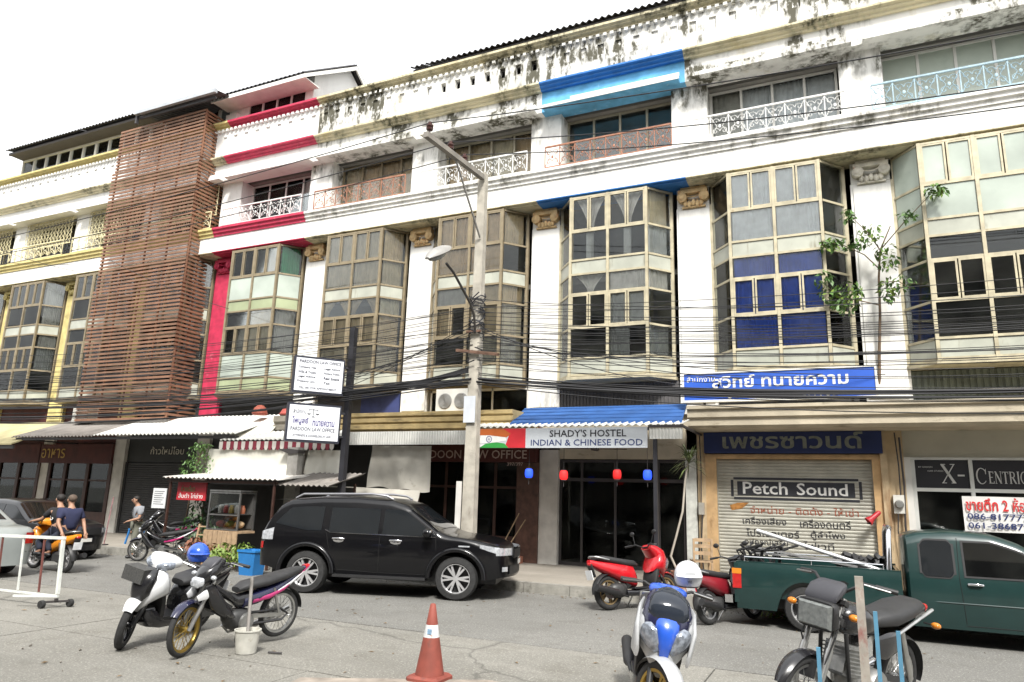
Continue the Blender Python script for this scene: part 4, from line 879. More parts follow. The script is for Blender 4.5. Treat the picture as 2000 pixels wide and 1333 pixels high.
o = thing('air_conditioner', 'white double fan air conditioner unit on the ochre canopy behind the pole', 'air conditioner', (5.95,-1.0,3.99))
MB().box(-.5,.5,-.17,.17,.03,.62).box(-.45,-.35,-.15,.15,0,.029).box(.35,.45,-.15,.15,0,.029).build('casing', ACW, o)
for x in (-.22,.26):
    MB().lathe([(.0,-.01),(.19,-.01),(.2,0),(.2,.01),(0,.01)],20,Matrix.Translation((x,-.178,.3)) @ Matrix.Rotation(R(90),4,'X')).build('fan_grille', M('grey_grille',(.12,.12,.12),.6), o)
    mb = MB()
    for k in range(5): mb.tube([(x+(.04+.035*k)*math.cos(t*math.pi/8),-.195,.3+(.04+.035*k)*math.sin(t*math.pi/8)) for t in range(16)],.004,4,False,True)
    mb.build('guard', ACW, o)
for (x, y, z, lb) in ((-8.9,-2.05,4.0,'old louvred air conditioner on the grey awning beside the slat screen'),):
    o = thing('air_conditioner', lb, 'air conditioner', (x,-.95,3.98)); MB().box(-.4,.4,-.2,.2,0,.55).build('casing', ACW, o)
    for i in range(6): MB().box(-.36,.36,-.212,-.2,.06+.075*i,.1+.075*i).build('louvre', GREYC, o)
o = thing('meter_box', 'grey electric meter on the rusty pillar beside the shutter', 'meter', (16.08,-.22,1.95))
MB().box(-.1,.1,-.06,.05,-.15,.22).build('backplate', ACW, o); MB().lathe([(.09,0),(.085,.06),(.06,.09),(0,.095)],16,Matrix.Translation((0,-.06,.03)) @ Matrix.Rotation(R(90),4,'X')).build('dial', M('meter_glass',(.2,.2,.19),.2), o, 40)
MB().tube([(-.03,-.05,-.15),(-.06,-.04,-.5),(-.02,-.04,-1.0),(-.04,-.04,-1.6)],.015,6).tube([(.04,-.05,.22),(.05,-.05,.8),(.02,-.05,1.5)],.015,6).tube([(.1,-.04,1.4),(.12,-.04,.4),(.08,-.04,-.4),(.12,-.04,-1.5)],.022,6).build('conduit', DKFR, o)
o = thing('meter_box', 'small meter on the post between hostel and sound shop', 'meter', (12.08,-.2,1.75))
MB().box(-.06,.06,-.06,.05,-.12,.15).build('backplate', GREYC, o); MB().tube([(0,-.04,.15),(.02,-.05,.9),(0,-.04,1.7)],.014,6).tube([(.02,-.04,-.12),(-.02,-.05,-.8),(.02,-.04,-1.4)],.018,6).build('conduit', DKFR, o)
o = thing('wall_siren', 'red siren horn tilted on the orange shutter frame', 'siren', (15.6,-.3,1.72), R(20))
MB().lathe([(.03,-.16),(.05,-.12),(.055,.05),(.1,.16),(.08,.16),(.03,.04)],14,Matrix.Rotation(R(-130),4,'Y')).build('horn', M('red_plastic',(.45,.02,.03),.4), o, 40); MB().box(-.1,.0,.02,.14,-.16,-.12).build('bracket', DKFR, o)
# ------------------------------------------------------------------ utility pole
o = thing('utility_pole', 'tall weathered concrete utility pole with a slanted crossarm', 'pole', (7.6,-2.95,0))
POLE = M('weathered_pole_concrete', (.42,.39,.33), .9, var=.25, vs=4, dirt=(.16,.13,.1), da=.45, ds=3, dst=(1,1,.4), bump=.3)
MB().loft([[(-.21,-.1,.2),(.10,-.1,.2),(.10,.1,.2),(-.21,.1,.2)],[(-.16,-.08,9.6),(.03,-.08,9.6),(.03,.08,9.6),(-.16,.08,9.6)]]).build('shaft', POLE, o)
mb = MB(); mb.beam((-.02,-.12,9.45),(-.1,-2.6,9.35),.12,.12); arm = mb.build('crossarm', M('grey_timber_arm',(.25,.23,.2),.8,var=.25), o)
MB().beam((-.02,-.12,7.9),(-.06,-1.35,9.32),.03,.04).build('brace', M('galvanised_brace',(.3,.29,.27),.5,metal=.5), o)
INS = M('brown_porcelain',(.07,.03,.025),.25)
for y in (-2.5,-1.6,-.95):
    MB().lathe([(.02,0),(.02,.06),(.07,.07),(.08,.11),(.05,.13),(.075,.15),(.08,.18),(.04,.21),(.045,.25),(.0,.26)],12,Matrix.Translation((-.07,y,9.42))).build('insulator', INS, arm, 40)
# cable clutter on the pole, bracket, notice sheets
mb = MB(); r2 = random.Random(3)
for i in range(16):
    z = 5.2+r2.random()*1.3; a = r2.random()*6; mb.tube([(-.06+.17*math.cos(a+t*.9)*1.1,.16*math.sin(a+t*.9)*1.1-.02,z+t*.05*(-1)**i+.06*math.sin(t*3)) for t in range(8)],.016,5)
mb.build('coiled_cables', BLACKM, o, 60)
MB().beam((-.5,-.16,5.18),(.6,-.16,5.02),.05,.07).beam((-.25,-.16,5.6),(.12,-.16,5.6),.05,.05).build('cable_bracket', M('rusty_steel',(.16,.09,.06),.8,var=.3,vs=9), o)
MB().box(-.24,.05,-.15,-.135,3.5,4.1).build('notice_sheet', M('pale_blue_sheet',(.55,.58,.62),.6), o)
MB().box(-.34,-.21,-.15,-.12,1.15,2.2).build('loose_board', M('white_loose_board',(.6,.58,.54),.7), o)
# street lamp on its own arm
o = thing('street_lamp', 'cobra head street lamp on a curved arm fixed to the pole', 'street lamp', (7.6,-3.12,0))
MB().tube([(-.02,.02,5.55),(.0,-.12,5.95),(-.02,-.3,6.2),(-.14,-.9,6.75),(-.2,-1.15,6.9)],.03,8).build('arm', M('dark_lamp_arm',(.06,.055,.05),.5,metal=.5), o, 60)
hd = MB(); mt = Matrix.Translation((-.22,-1.42,7.06)) @ Matrix.Rotation(R(32),4,'X') @ Matrix.Scale(1.35,4)
rings = []
for t in range(9):
    y = .34-.76*t/8; k = math.sin(math.pi*(.12+.8*t/8)); rings.append([mt @ Vector((.16*k*math.cos(a*math.pi/6), y, .10*k*math.sin(a*math.pi/6)*(1 if math.sin(a*math.pi/6) > 0 else .45))) for a in range(12)])
hd.loft(rings); hd.build('head', M('grey_lamp_head',(.33,.32,.30),.5,metal=.3,var=.2), o, 60)
rings = [[mt @ Vector((.11*k*math.cos(a*math.pi/6), -.1+.22*math.cos(math.pi*t/6), -.03-.07*k*abs(math.sin(a*math.pi/6)))) for a in range(12)] for t, k in ((i, math.sin(math.pi*(.06+.88*i/6))) for i in range(7))]
MB().loft(rings).build('lens', M('milky_lens',(.5,.5,.47),.2), o, 60)
# ------------------------------------------------------------------ overhead cables
CAB = M('black_cable_rubber',(.018,.018,.02),.6)
def cable(x0, x1, y, z0, z1, sag=.25, r=.013, y1=None, seg=26, mid=None, lab='black overhead cable strung along the street front', grp='overhead street cables'):
    pts = []
    for i in range(seg+1):
        t = i/seg; pts.append((lerp(x0,x1,t), lerp(y, y if y1 is None else y1, t), lerp(z0,z1,t)-sag*4*t*(1-t)))
    if grp == 'overhead street cables':
        sd = 'right' if x1 > 20 else 'left'; tk = 'thin' if r < .0095 else 'thick'; low = z0 if sd == 'right' else z1
        lab = '%s black cable in the %s run of wires %s of the pole' % (tk, 'low bundled' if low < 4.75 else 'high open', sd); grp = '%s cables, %s of the pole' % (tk, sd)
    return tag(MB().tube(pts, r, 5).build('cable', CAB, None, 60), lab, 'cable', grp)
for y, zr, wn_ in ((-5.45,9.0,'outermost'),(-4.55,8.6,'middle'),(-3.9,8.55,'innermost')):
    cable(7.53, 34, y, 9.66, 9.5, (9.6-zr)*1.05, .012, lab=wn_+' of the three power wires running right from the crossarm', grp='power wires right of the pole', seg=40)
    cable(-26, 7.53, y, 9.4, 9.66, .55, .012, lab=wn_+' of the three power wires running left from the crossarm', grp='power wires left of the pole', seg=40)
r3 = random.Random(11)
for i in range(15):      # right of the pole
    zc = [6.35,6.05,5.75,5.62,5.3,5.2,5.15,4.95,4.9,4.62,4.58,4.52,4.48,4.42,4.36][i]; yy = -3.05+r3.uniform(-.18,.1)
    cable(7.7, 30, yy, zc, zc+r3.uniform(-.1,.25), r3.uniform(.55,.95), .008 if i < 9 else .011, seg=36)
for i in range(14):      # left of the pole
    zc = [6.1,5.7,5.4,5.35,5.3,5.1,4.95,4.62,4.58,4.55,4.5,4.46,4.42,4.38][i]; yy = -3.05+r3.uniform(-.18,.1)
    cable(-24, 7.5, yy, zc+r3.uniform(.2,1.2), zc, r3.uniform(.5,1.0), .009 if i < 7 else .012, seg=36)
for i in range(5): cable(7.5, -.5-i*1.3, -3.0, 5.9-.12*i, 4.3+.1*i, .35, .01, y1=-.9, lab='thin service line slanting from pole to the canopies', grp='service lines to the houses')
for i in range(4): cable(7.7, 12.2+i*1.9, -3.0, 5.7-.1*i, 4.5+.05*i, .25, .01, y1=-.8, lab='thin service line slanting from pole to the canopies', grp='service lines to the houses')
for a, b, wn_ in (((-7.5,9.5),(-1.5,7.2),'loose wire slanting past the pink pillar'),((-15,10.4),(-9.2,9.5),'lower loose wire crossing the yellow banded facade'),((-15.5,11.2),(-9.0,9.2),'upper loose wire crossing the yellow banded facade')):
    cable(a[0], b[0], -2.0, a[1], b[1], .12, .009, lab=wn_, grp='loose wires on the left')
for i in range(10):
    zc = 4.36+.03*(i % 6)+r3.uniform(0,.05); yy = -3.0+r3.uniform(-.2,.12)
    cable(7.7, 30, yy, zc, zc+r3.uniform(-.1,.1), r3.uniform(.58,.75), r3.choice((.01,.014,.018)), seg=36)
    cable(-24, 7.5, yy, zc+r3.uniform(.3,.8), zc, r3.uniform(.35,.8), r3.choice((.01,.014,.018)), seg=36)
for i in range(18):
    zc = 4.75+.085*i+r3.uniform(-.04,.04); yy = -3.0+r3.uniform(-.2,.12); cable(7.7, 30, yy, zc, zc+r3.uniform(-.2,.2), r3.uniform(.3,.9), .007, seg=36); cable(-24, 7.5, yy, zc+r3.uniform(.0,.6), zc, r3.uniform(.4,1.0), .007, seg=36)
# heavy bundle rising from the black post to the pole
for i in range(6): cable(3.6, 7.55, -3.0+.03*i, 4.28+.025*i, 4.72+.03*i, .14, .018, lab='thick black cable of the bundle between sign post and pole', grp='cable bundle at the pole')
# ------------------------------------------------------------------ cars
TYRE = M('tyre_rubber',(.022,.022,.022),.8,var=.3,vs=20,dirt=(.07,.065,.055),da=.4,ds=6,obj=True)
CHROME = M('chrome',(.7,.7,.72),.12,metal=1,var=.05); ALLOY = M('alloy_wheel',(.68,.68,.69),.3,metal=.7,var=.1)
CARGL = M('dark_car_glass',(.012,.014,.016),.04,spec=.6,var=.1); LAMPC = M('clear_lamp',(.55,.57,.6),.08,metal=.4,var=.3,vs=25); LAMPR = M('red_lamp',(.42,.015,.015),.12,var=.2,vs=20); LAMPO = M('amber_lamp',(.6,.2,.02),.15)
BLKPL = M('black_plastic',(.02,.02,.021),.5,var=.2); SEAM = M('panel_gap',(.004,.004,.004),.8)
def wheel(parent, loc, r, w, spokes=6, twin=True, side=1, rimm=None, rim=.69):
    """tyre with rim; axis along local y, side = -1 means outer face towards -y"""
    mt = Matrix.Rotation(R(90)*side, 4, 'X'); a = rim*r
    prof = [(a*.98,-w/2+.01),(a+.01,-w/2),(r*.93,-w/2+.01),(r,-w/2+.05*w/.2+.01),(r,w/2-.05*w/.2-.01),(r*.93,w/2-.01),(a+.01,w/2),(a*.98,w/2-.01)]
    t = MB().lathe(prof, 32, mt, False)
    t.lathe([(a*.97,-w/2+.02),(a*.97,w/2-.02)], 32, mt, False)
    o = t.build('wheel', TYRE, parent, 40, loc)
    rb = MB(); zf = w/2-.045
    rb.lathe([(a*.99,w/2-.012),(a*.94,w/2-.012),(a*.90,zf),(a*.97,zf-.03)], 32, mt, False)
    rb.lathe([(.0,zf+.02),(a*.16,zf+.018),(a*.2,zf),(a*.2,zf-.05),(0,zf-.06)], 16, mt, False)
    for i in range(spokes):
        for da in ((-.16,.16) if twin else (0,)):
            an = 2*math.pi*i/spokes+da; an0 = 2*math.pi*i/spokes+da*.5
            p = mt @ Vector((a*.15*math.cos(an0),a*.15*math.sin(an0),zf)); q = mt @ Vector((a*.94*math.cos(an),a*.94*math.sin(an),zf-.01))
            rb.beam(p, q, .03 if abs(q.z-p.z) < 0 else .035*r/.38, .035*r/.38, (0,1,0))
    rb.build('rim', rimm or ALLOY, o, 40)
    MB().lathe([(0,zf-.09),(a*.93,zf-.085),(a*.93,zf-.1),(0,zf-.1)],24,mt,False).build('brake', BLKPL, o)
    return o
class Car:
    def __init__(s, root, top, belt, sill, Wh, xr, xf, wheels, arch, tumble, nr=4.5, nf=2.7, rr=.45, rf=.6, roof_r=.12, clad=None):
        s.root = root; s.top = top; s.belt = belt; s.sill = sill; s.Wh = Wh; s.xr = xr; s.xf = xf; s.wheels = wheels; s.arch = arch; s.k = tumble
        s.nr, s.nf, s.lr, s.lf, s.roof_r = nr, nf, rr, rf, roof_r
    def B(s, x):
        if x > s.xf-s.lf: t = min(1, (x-(s.xf-s.lf))/s.lf); return s.Wh*max(0, 1-t**s.nf)**(1/s.nf)
        if x < s.xr+s.lr: t = min(1, ((s.xr+s.lr)-x)/s.lr); return s.Wh*max(0, 1-t**s.nr)**(1/s.nr)
        return s.Wh
    def zl(s, x):
        z = s.sill(x)
        for xw, zw in s.wheels:
            d = s.arch**2-(x-xw)**2
            if d > 0: z = max(z, zw+math.sqrt(d))
        return z
    def w(s, x, z):
        b = s.B(x); zm = s.belt-.28
        f = 1-.05*max(0, (zm-z)/.4)**2-.02*max(0, (z-zm)/.3)**2 if z < s.belt else 1-.02*(.28/.3)**2
        return b*f - (max(0, z-s.belt)*s.k if z > s.belt else 0)*(b/s.Wh)
    def body(s, mat, name='body'):
        xs = []; n = 74
        for i in range(n+1):
            t = i/n; xs.append(lerp(s.xr+.004, s.xf-.004, t))
        for xw, zw in s.wheels:
            for i in range(-12, 13): xs.append(xw+s.arch*math.sin(i/12*math.pi/2)*.9999)
        xs += [s.xr+.02, s.xf-.02, s.xf-.012, s.xr+.012]
        xs = sorted(set(round(x, 4) for x in xs)); rings = []
        for x in xs:
            zl, zt = s.zl(x), s.top(x); r = min(s.roof_r, (zt-zl)*.3); half = []
            for i in range(11):
                z = lerp(zl, zt-r, i/10); half.append((s.w(x,z), z))
            wt = half[-1][0]
            for a in (30, 60, 85):
                half.append((max(0, wt-min(r*1.3, wt)*(1-math.cos(R(a)))), zt-r+r*math.sin(R(a))))
            wl = half[-1][0]
            half += [(wl*.66, zt+.012*wl), (wl*.33, zt+.02*wl)]
            bot = [(half[0][0]*.5, zl)]
            ring = [(x,0,zl)]+[(x,-y,z) for y, z in bot+half]+[(x,0,zt+.024*wl)]+[(x,y,z) for y, z in reversed(bot+half)]
            rings.append(ring)
        return MB().loft(rings).build(name, mat, s.root, 38)
    def patch(s, name, mat, x0, x1, zb, zt, off=.006, nx=16, nz=5, sides=(-1,1), parent=None, th=.0):
        f = lambda q, x: q(x) if callable(q) else q; o = None
        for sd in sides:
            def fn(u, v, sd=sd):
                x = lerp(x0,x1,u); z = lerp(f(zb,x), f(zt,x), v); return (x, sd*(s.w(x,z)+off), z)
            o = MB().grid(nx, nz, fn).build(name, mat, parent or s.root, 60)
        return o
    def line(s, pts, mat, name='panel_gap', wd=.008, off=.004, sides=(-1,1), parent=None):
        for sd in sides:
            P = []
            for (x0, z0), (x1, z1) in zip(pts, pts[1:]):
                for i in range(8): P.append((lerp(x0,x1,i/8), lerp(z0,z1,i/8)))
            P.append(pts[-1]); s_ = [(x, sd*(s.w(x,z)+off*.2), z) for x, z in P]
            MB().tube(s_, wd/2, 5, False).build(name, mat, parent or s.root, 60)
    def topglass(s, name, mat, x0, x1, inset, off=.006, nx=10, ny=8):
        def fn(u, v):
            x = lerp(x0,x1,u); zt = s.top(x); r = min(s.roof_r, (zt-s.zl(x))*.3); wl = s.w(x, zt-r)-inset; y = lerp(-wl,wl,v)
            return (x, y, zt+.024*wl*(1-(abs(y)/max(wl,.01))**2)+off-.02*(abs(y)/max(wl,.01))**6)
        return MB().grid(nx, ny, fn).build(name, mat, s.root, 60)
    def nose(s, name, mat, y0, y1, z0, z1, off=.012, front=True, ny=12, parent=None):
        def fn(u, v):
            y = lerp(y0,y1,u); z = lerp(z0,z1,v); t = max(0, 1-(abs(y)/s.Wh)**(s.nf if front else s.nr))
            x = s.xf-s.lf+s.lf*t**(1/s.nf)+off if front else s.xr+s.lr-s.lr*t**(1/s.nr)-off
            return (x, y, z)
        return MB().grid(ny, 3, fn).build(name, mat, parent or s.root, 60)
    def under(s, z0=.28, z1=.75):
        MB().box(s.xr+.25, s.xf-.3, -s.Wh+.28, s.Wh-.28, z0, z1).build('underbody', BLKPL, s.root)
# --- black SUV
hd = R(17.5); suv = thing('parked_car', 'glossy black SUV with chrome handles and roof rails parked at the kerb', 'car', (6.78,-4.66,0), hd)
suv.scale = (1.06,1.06,1.02)
BLK = M('black_car_paint',(.003,.003,.004),.3,spec=.25,coat=.5,var=.1)
T = smooth_tab([(-2.36,.80),(-2.30,1.02),(-2.22,1.22),(-1.98,1.60),(-1.80,1.70),(-1.2,1.76),(-.5,1.775),(.1,1.74),(.42,1.65),(1.08,1.18),(1.25,1.12),(1.8,1.06),(2.15,.97),(2.28,.84),(2.36,.66)], .04)
SI = lambda x: .36+(.10 if x < -1.8 else 0)*min(1,(-1.8-x)/.3)+(.06*min(1,(x-1.9)/.3) if x > 1.9 else 0)
c = Car(suv, T, 1.08, SI, .92, -2.36, 2.36, [(-1.36,.38),(1.39,.38)], .47, .26)
c.body(BLK); c.under()
zw = lambda x: 1.115+.012*x*0
tz = lambda x: min(T(x)-.13, 1.60)
for a, b, nm in ((-.42,.34,'window'),(-1.02,-.50,'window')): pass
c.patch('window', CARGL, .02, .96, 1.10, lambda x: max(1.104, min(T(x)-.12, 1.555)), .008)
c.patch('window', CARGL, -.98, -.06, lambda x: 1.10, lambda x: min(1.56, T(x)-.12), .008)
c.patch('window', CARGL, -2.02, -1.12, lambda x: lerp(1.24,1.13,min(1,(x+2.02)/.6)), lambda x: min(T(x)-.17, 1.24+(x+2.02)*1.15, 1.565), .008)
c.topglass('windscreen', CARGL, .50, 1.04, .06)
c.line([(1.0,1.085),(-.95,1.105),(-1.05,1.15)], CHROME, 'chrome_strip', .022, .012)
for pts in ([(-.02,1.09),(-.02,.42)],[(1.0,1.08),(1.02,.85)],[(-1.02,1.1),(-.95,.82)],[(-.03,.42),(.92,.42)],[(-.85,.45),(-.04,.42)]): c.line(pts, SEAM)
for x in (.28,-.78):      # door handles with their cups
    for sd in (-1,1):
        h = MB().blob((x,sd*(c.w(x,1.0)+.012),.975),(.10,.012,.045),14,8).build('handle_cup', CHROME, suv, 60); MB().tube([(x-.11,sd*(c.w(x,1.0)+.01),1.0),(x-.05,sd*(c.w(x,1.0)+.04),1.005),(x+.05,sd*(c.w(x,1.0)+.04),1.005),(x+.11,sd*(c.w(x,1.0)+.01),1.0)],.014,6).build('door_handle', CHROME, h, 60)
for xw in (-1.36,1.39):   # flared arches
    for sd in (-1,1):
        pts = [(xw+.50*math.cos(t), sd*(c.w(xw,.8)+.0), .38+.50*math.sin(t)) for t in [R(a) for a in range(0,181,10)]]
        MB().tube(pts, .045, 8).build('arch_flare', BLK, suv, 60)
for sd in (-1,1):
    MB().box(-.82,.86,min(sd*.80,sd*.99),max(sd*.80,sd*.99),.33,.37).build('side_step', BLKPL, suv)
    MB().tube([(-1.75,sd*.66,1.71),(-1.6,sd*.68,1.79),(-.3,sd*.70,1.83),(.0,sd*.68,1.80),(.12,sd*.66,1.74)],.022,8).build('roof_rail', M('grey_roof_rail',(.28,.28,.3),.35,metal=.5), suv, 60)
    mr = MB().blob((.88,sd*1.03,1.16),(.085,.12,.085),14,10,None,.75).build('mirror', BLK, suv, 60); MB().blob((.905,sd*1.04,1.185),(.072,.10,.05),12,8).build('mirror_cap', CHROME, mr, 60)
    for xw in (-1.36,1.39): wheel(suv, (xw,sd*.80,.38), .38, .26, 6, True, 1 if sd < 0 else -1)
c.patch('headlight', LAMPC, 1.80, 2.20, lambda x: lerp(.93,.80,(x-1.8)/.4), lambda x: lerp(.99,.93,(x-1.8)/.4), .008); c.nose('headlight', LAMPC, -.86,-.52,.80,.93); c.nose('headlight', LAMPC, .52,.86,.80,.93)
c.nose('grille', CHROME, -.46,.46,.72,.94,.014); c.nose('grille_mesh', BLKPL, -.43,.43,.75,.91,.02); c.nose('intake', BLKPL, -.6,.6,.46,.62,.012); c.nose('number_plate', WHITEF, -.18,.18,.62,.71,.03)
for sd in (-1,1): c.nose('fog_lamp', LAMPC, min(sd*.66,sd*.78), max(sd*.66,sd*.78), .52, .60, .014)
c.patch('tail_light', LAMPC, -2.28,-2.02, lambda x: .94, lambda x: lerp(1.08,1.16,(x+2.28)/.26), .01); c.patch('side_marker', LAMPC, 1.42,1.62,.935,.96,.01); c.patch('rear_reflector', LAMPR, -2.3,-2.2,.78,.9,.01)
MB().grid(10, 2, lambda u, v: (-1.98-.22*v, lerp(-.62,.62,u), 1.69-.02*v)).build('spoiler', BLK, suv, 60)
for k in (0,1): MB().tube([(1.02,-.25+.6*k,1.215),(.93,-.55+.6*k,1.29)],.01,5).build('wiper', BLKPL, suv)
# --- green pickup
pk = thing('pickup_truck', 'battered dark green pickup with ladder rack poles in its bed', 'truck', (16.05,-3.98,0), 0)
GRN = M('dark_green_car_paint',(.009,.031,.029),.3,spec=.4,coat=.5,var=.15,vs=3,dirt=(.02,.05,.045),da=.35,ds=3)
T2 = smooth_tab([(-.30,1.34),(-.20,1.50),(0,1.56),(.4,1.595),(.9,1.57),(1.25,1.45),(1.9,.98),(2.1,.95),(2.9,.88),(3.2,.78),(3.25,.6)], .05)
c2 = Car(pk, T2, .97, lambda x: .24, .82, -.22, 3.28, [(2.35,.33)], .42, .24, rr=.08, rf=.5, roof_r=.14)
c2.body(GRN, 'cab'); MB().box(-2.5,3.0,-.5,.5,.28,.6).build('chassis', BLKPL, pk)
pwin = lambda x0, x1, rr=.06: (lambda x: .95+rr*max(0,1-min(x-x0,x1-x)/rr)**2, lambda x: min(T2(x)-.12,1.45)-rr*max(0,1-min(x-x0,x1-x)/rr)**2)
zb, zt = pwin(.0,.40); c2.patch('rear_quarter_window', M('window_rubber',(.01,.01,.011),.6), -.03,.43, lambda x: zb(min(max(x,.0),.4))-.025, lambda x: zt(min(max(x,0),.4))+.025, .006); c2.patch('window', CARGL, .0,.40, zb, zt, .010)
zb2, zt2 = pwin(.55,1.72); c2.patch('door_window_rubber', MATS['window_rubber'], .52,1.70, .955, lambda x: max(.96,min(T2(x)-.10,1.465)), .006); c2.patch('window', glass('pickup_door_glass',(.1,.11,.1),.02,.12), .55,1.62, .985, lambda x: max(.99,min(T2(x)-.13,1.44)), .010)
c2.topglass('windscreen', CARGL, 1.32,1.84,.06); c2.line([(.48,1.5),(.46,.95),(.50,.32)], SEAM); c2.line([(.5,.30),(1.75,.30),(1.72,.9)], SEAM); c2.line([(-.2,.60),(3.0,.60)], GRN, 'side_crease', .02, .002)
for sd in (-1,1): MB().tube([(.56,sd*(c2.w(.6,.86)+.01),.865),(.6,sd*(c2.w(.6,.86)+.035),.87),(.7,sd*(c2.w(.6,.86)+.035),.87),(.74,sd*(c2.w(.6,.86)+.01),.865)],.016,6).build('door_handle', CHROME, pk, 60)
# bed: curved side walls, floor, tailgate
def bedside(sd):
    def fn(u, v):
        x = lerp(-2.63,-.27,u); z = lerp(.27,.99,v); d = .80-.04*max(0,(.62-z)/.35)**2-.03*max(0,(z-.8)/.19)**2
        for k in (-1.6,): 
            a = .40**2-(x-k)**2
            if a > 0 and z < .33+math.sqrt(a): z = .33+math.sqrt(a)
        return (x, sd*d, z)
    mb = MB().grid(48, 14, fn); mb.box(-2.63,-.27,min(sd*.70,sd*.775),max(sd*.70,sd*.775),.955,.995); mb.box(-2.63,-.27,min(sd*.68,sd*.70),max(sd*.68,sd*.70),.45,.954)
    return mb.build('bed_side', GRN, pk, 50)
for sd in (-1,1): bedside(sd)
MB().box(-2.6,-.27,-.68,.68,.45,.5).build('bed_floor', BLKPL, pk); MB().box(-2.66,-2.60,-.79,.79,.36,.97).build('tailgate', GRN, pk); MB().box(-.33,-.28,-.67,.67,.5,.98).build('bed_front', GRN, pk)
for sd in (-1,1):
    tl = MB().box(-2.685,-2.55,min(sd*.74,sd*.812),max(sd*.74,sd*.812),.58,.88).build('tail_light', LAMPR, pk); MB().box(-2.69,-2.545,min(sd*.742,sd*.815),max(sd*.742,sd*.815),.80,.882).build('amber_band', LAMPO, tl)
    for xw in (-1.6,2.35): wheel(pk, (xw,sd*.70,.33), .33, .22, 5, False, 1 if sd < 0 else -1)
MB().box(-2.82,-2.70,-.75,.75,.34,.46).build('rear_bumper', CHROME, pk)
MB().tube([(-.42,-.70,.99),(-.40,-.66,1.5),(-.38,-.55,1.60),(-.38,.55,1.60),(-.40,.66,1.5),(-.42,.70,.99)],.04,10).build('roll_bar', CHROME, pk, 60)
for y in (-.72,.72): MB().tube([(-2.5,y,1.06),(-.5,y,1.06)],.014,6).tube([(-2.5,y,.99),(-2.5,y,1.06)],.012,6).tube([(-1.5,y,.99),(-1.5,y,1.06)],.012,6).tube([(-.5,y,.99),(-.5,y,1.06)],.012,6).build('bed_rail', CHROME, pk, 60)
MB().prism([(-1.2,-.812,.78),(-1.05,-.815,.80),(-.98,-.815,.76),(-1.1,-.812,.74)],(0,-.004,0)).build('dent', SEAM, pk)  # drawn as a flat near-black patch on the bed side, no hollow
# load: aluminium pole, planks, tangle
o = tag(MB().tube([(13.72,-4.35,1.47),(15.62,-4.45,.93)],.032,10).build('metal_pole', M('white_aluminium',(.72,.73,.74),.3,metal=.5), None, 60), 'white metal pole slanting up out of the pickup bed', 'pole')
tag(MB().beam((13.55,-4.15,1.10),(15.5,-3.9,1.02),.07,.03).build('metal_pole', M('dull_aluminium',(.5,.5,.5),.4,metal=.6)), 'flat dull metal bar lying along the pickup bed', 'pole')
tag(MB().beam((13.65,-4.0,1.18),(15.2,-4.3,.98),.04,.03).build('metal_pole', MATS['dull_aluminium']), 'thin crooked metal bar across the pickup bed', 'pole')
r4 = random.Random(5); mb = MB()
for i in range(22):
    x = 13.5+r4.random()*.55; y = -4.3+r4.random()*.6; mb.tube([(x,y,.9),(x+r4.uniform(-.2,.2),y,1.12),(x+r4.uniform(-.3,.3),y+r4.uniform(-.2,.2),1.15+r4.random()*.12)],.02,5)
tag(mb.build('scrap_tangle', BLKPL), 'black tangle of scrap tubing at the rear of the pickup bed', 'scrap')
mb = MB()
for i in range(26): x = 14.9+r4.random()*.7; y = -4.0+r4.random()*.4; mb.obox((x,y,.95+r4.random()*.15),(.18,.1,.06),(r4.random(),r4.random(),r4.random()*3))
tag(mb.build('rubble_load', BLKPL), 'dark odds and ends piled behind the pickup cab', 'scrap', kind='stuff')
# --- silver sedan at left edge
sv = thing('parked_car', 'silver sedan cut by the left edge, its red tail lamp showing', 'car', (-2.55,-8.1,0), R(180)-R(3))
SIL = M('silver_green_car_paint',(.36,.39,.38),.35,metal=.35,coat=.6,var=.08)
T3 = smooth_tab([(-2.3,.72),(-2.26,.90),(-2.15,.98),(-1.5,1.03),(-.95,1.34),(-.6,1.42),(0,1.45),(.5,1.40),(1.2,.98),(1.5,.92),(2.0,.82),(2.2,.7),(2.3,.55)], .07)
c3 = Car(sv, T3, .93, lambda x: .24, .86, -2.3, 2.3, [(-1.35,.31),(1.3,.31)], .38, .33, nr=4, rr=.5)
c3.body(SIL); c3.under(.2,.6)
c3.patch('window', CARGL, .02,.95, .96, lambda x: max(.965,min(T3(x)-.11,1.33)), .008); c3.patch('window', CARGL, -1.15,-.05, .97, lambda x: max(.975,min(T3(x)-.12,1.33)), .008); c3.topglass('rear_window', CARGL, -1.38,-.95,.08); c3.topglass('windscreen', CARGL, .6,1.12,.06)
c3.patch('tail_light', LAMPR, -2.24,-1.96, .66, lambda x: lerp(.86,.90,(x+2.24)/.28), .01); c3.nose('tail_light', LAMPR, -.84,-.58,.66,.88,.012,False); c3.nose('tail_light', LAMPR, .58,.84,.66,.88,.012,False); c3.nose('reverse_light', LAMPC, .60,.78,.62,.67,.016,False); c3.patch('reverse_light', LAMPC, -2.2,-2.02,.63,.66,.012)
c3.line([(-2.26,.50),(-1.75,.5)], SEAM); c3.line([(.0,.95),(.02,.32)], SEAM); c3.line([(-1.05,.95),(-.95,.6)], SEAM)
for sd in (-1,1):
    for xw in (-1.35,1.3): wheel(sv, (xw,sd*.76,.31), .31, .2, 7, False, 1 if sd < 0 else -1)
    MB().blob((.75,sd*.98,1.0),(.07,.1,.07),12,8).build('mirror', SIL, sv, 60)
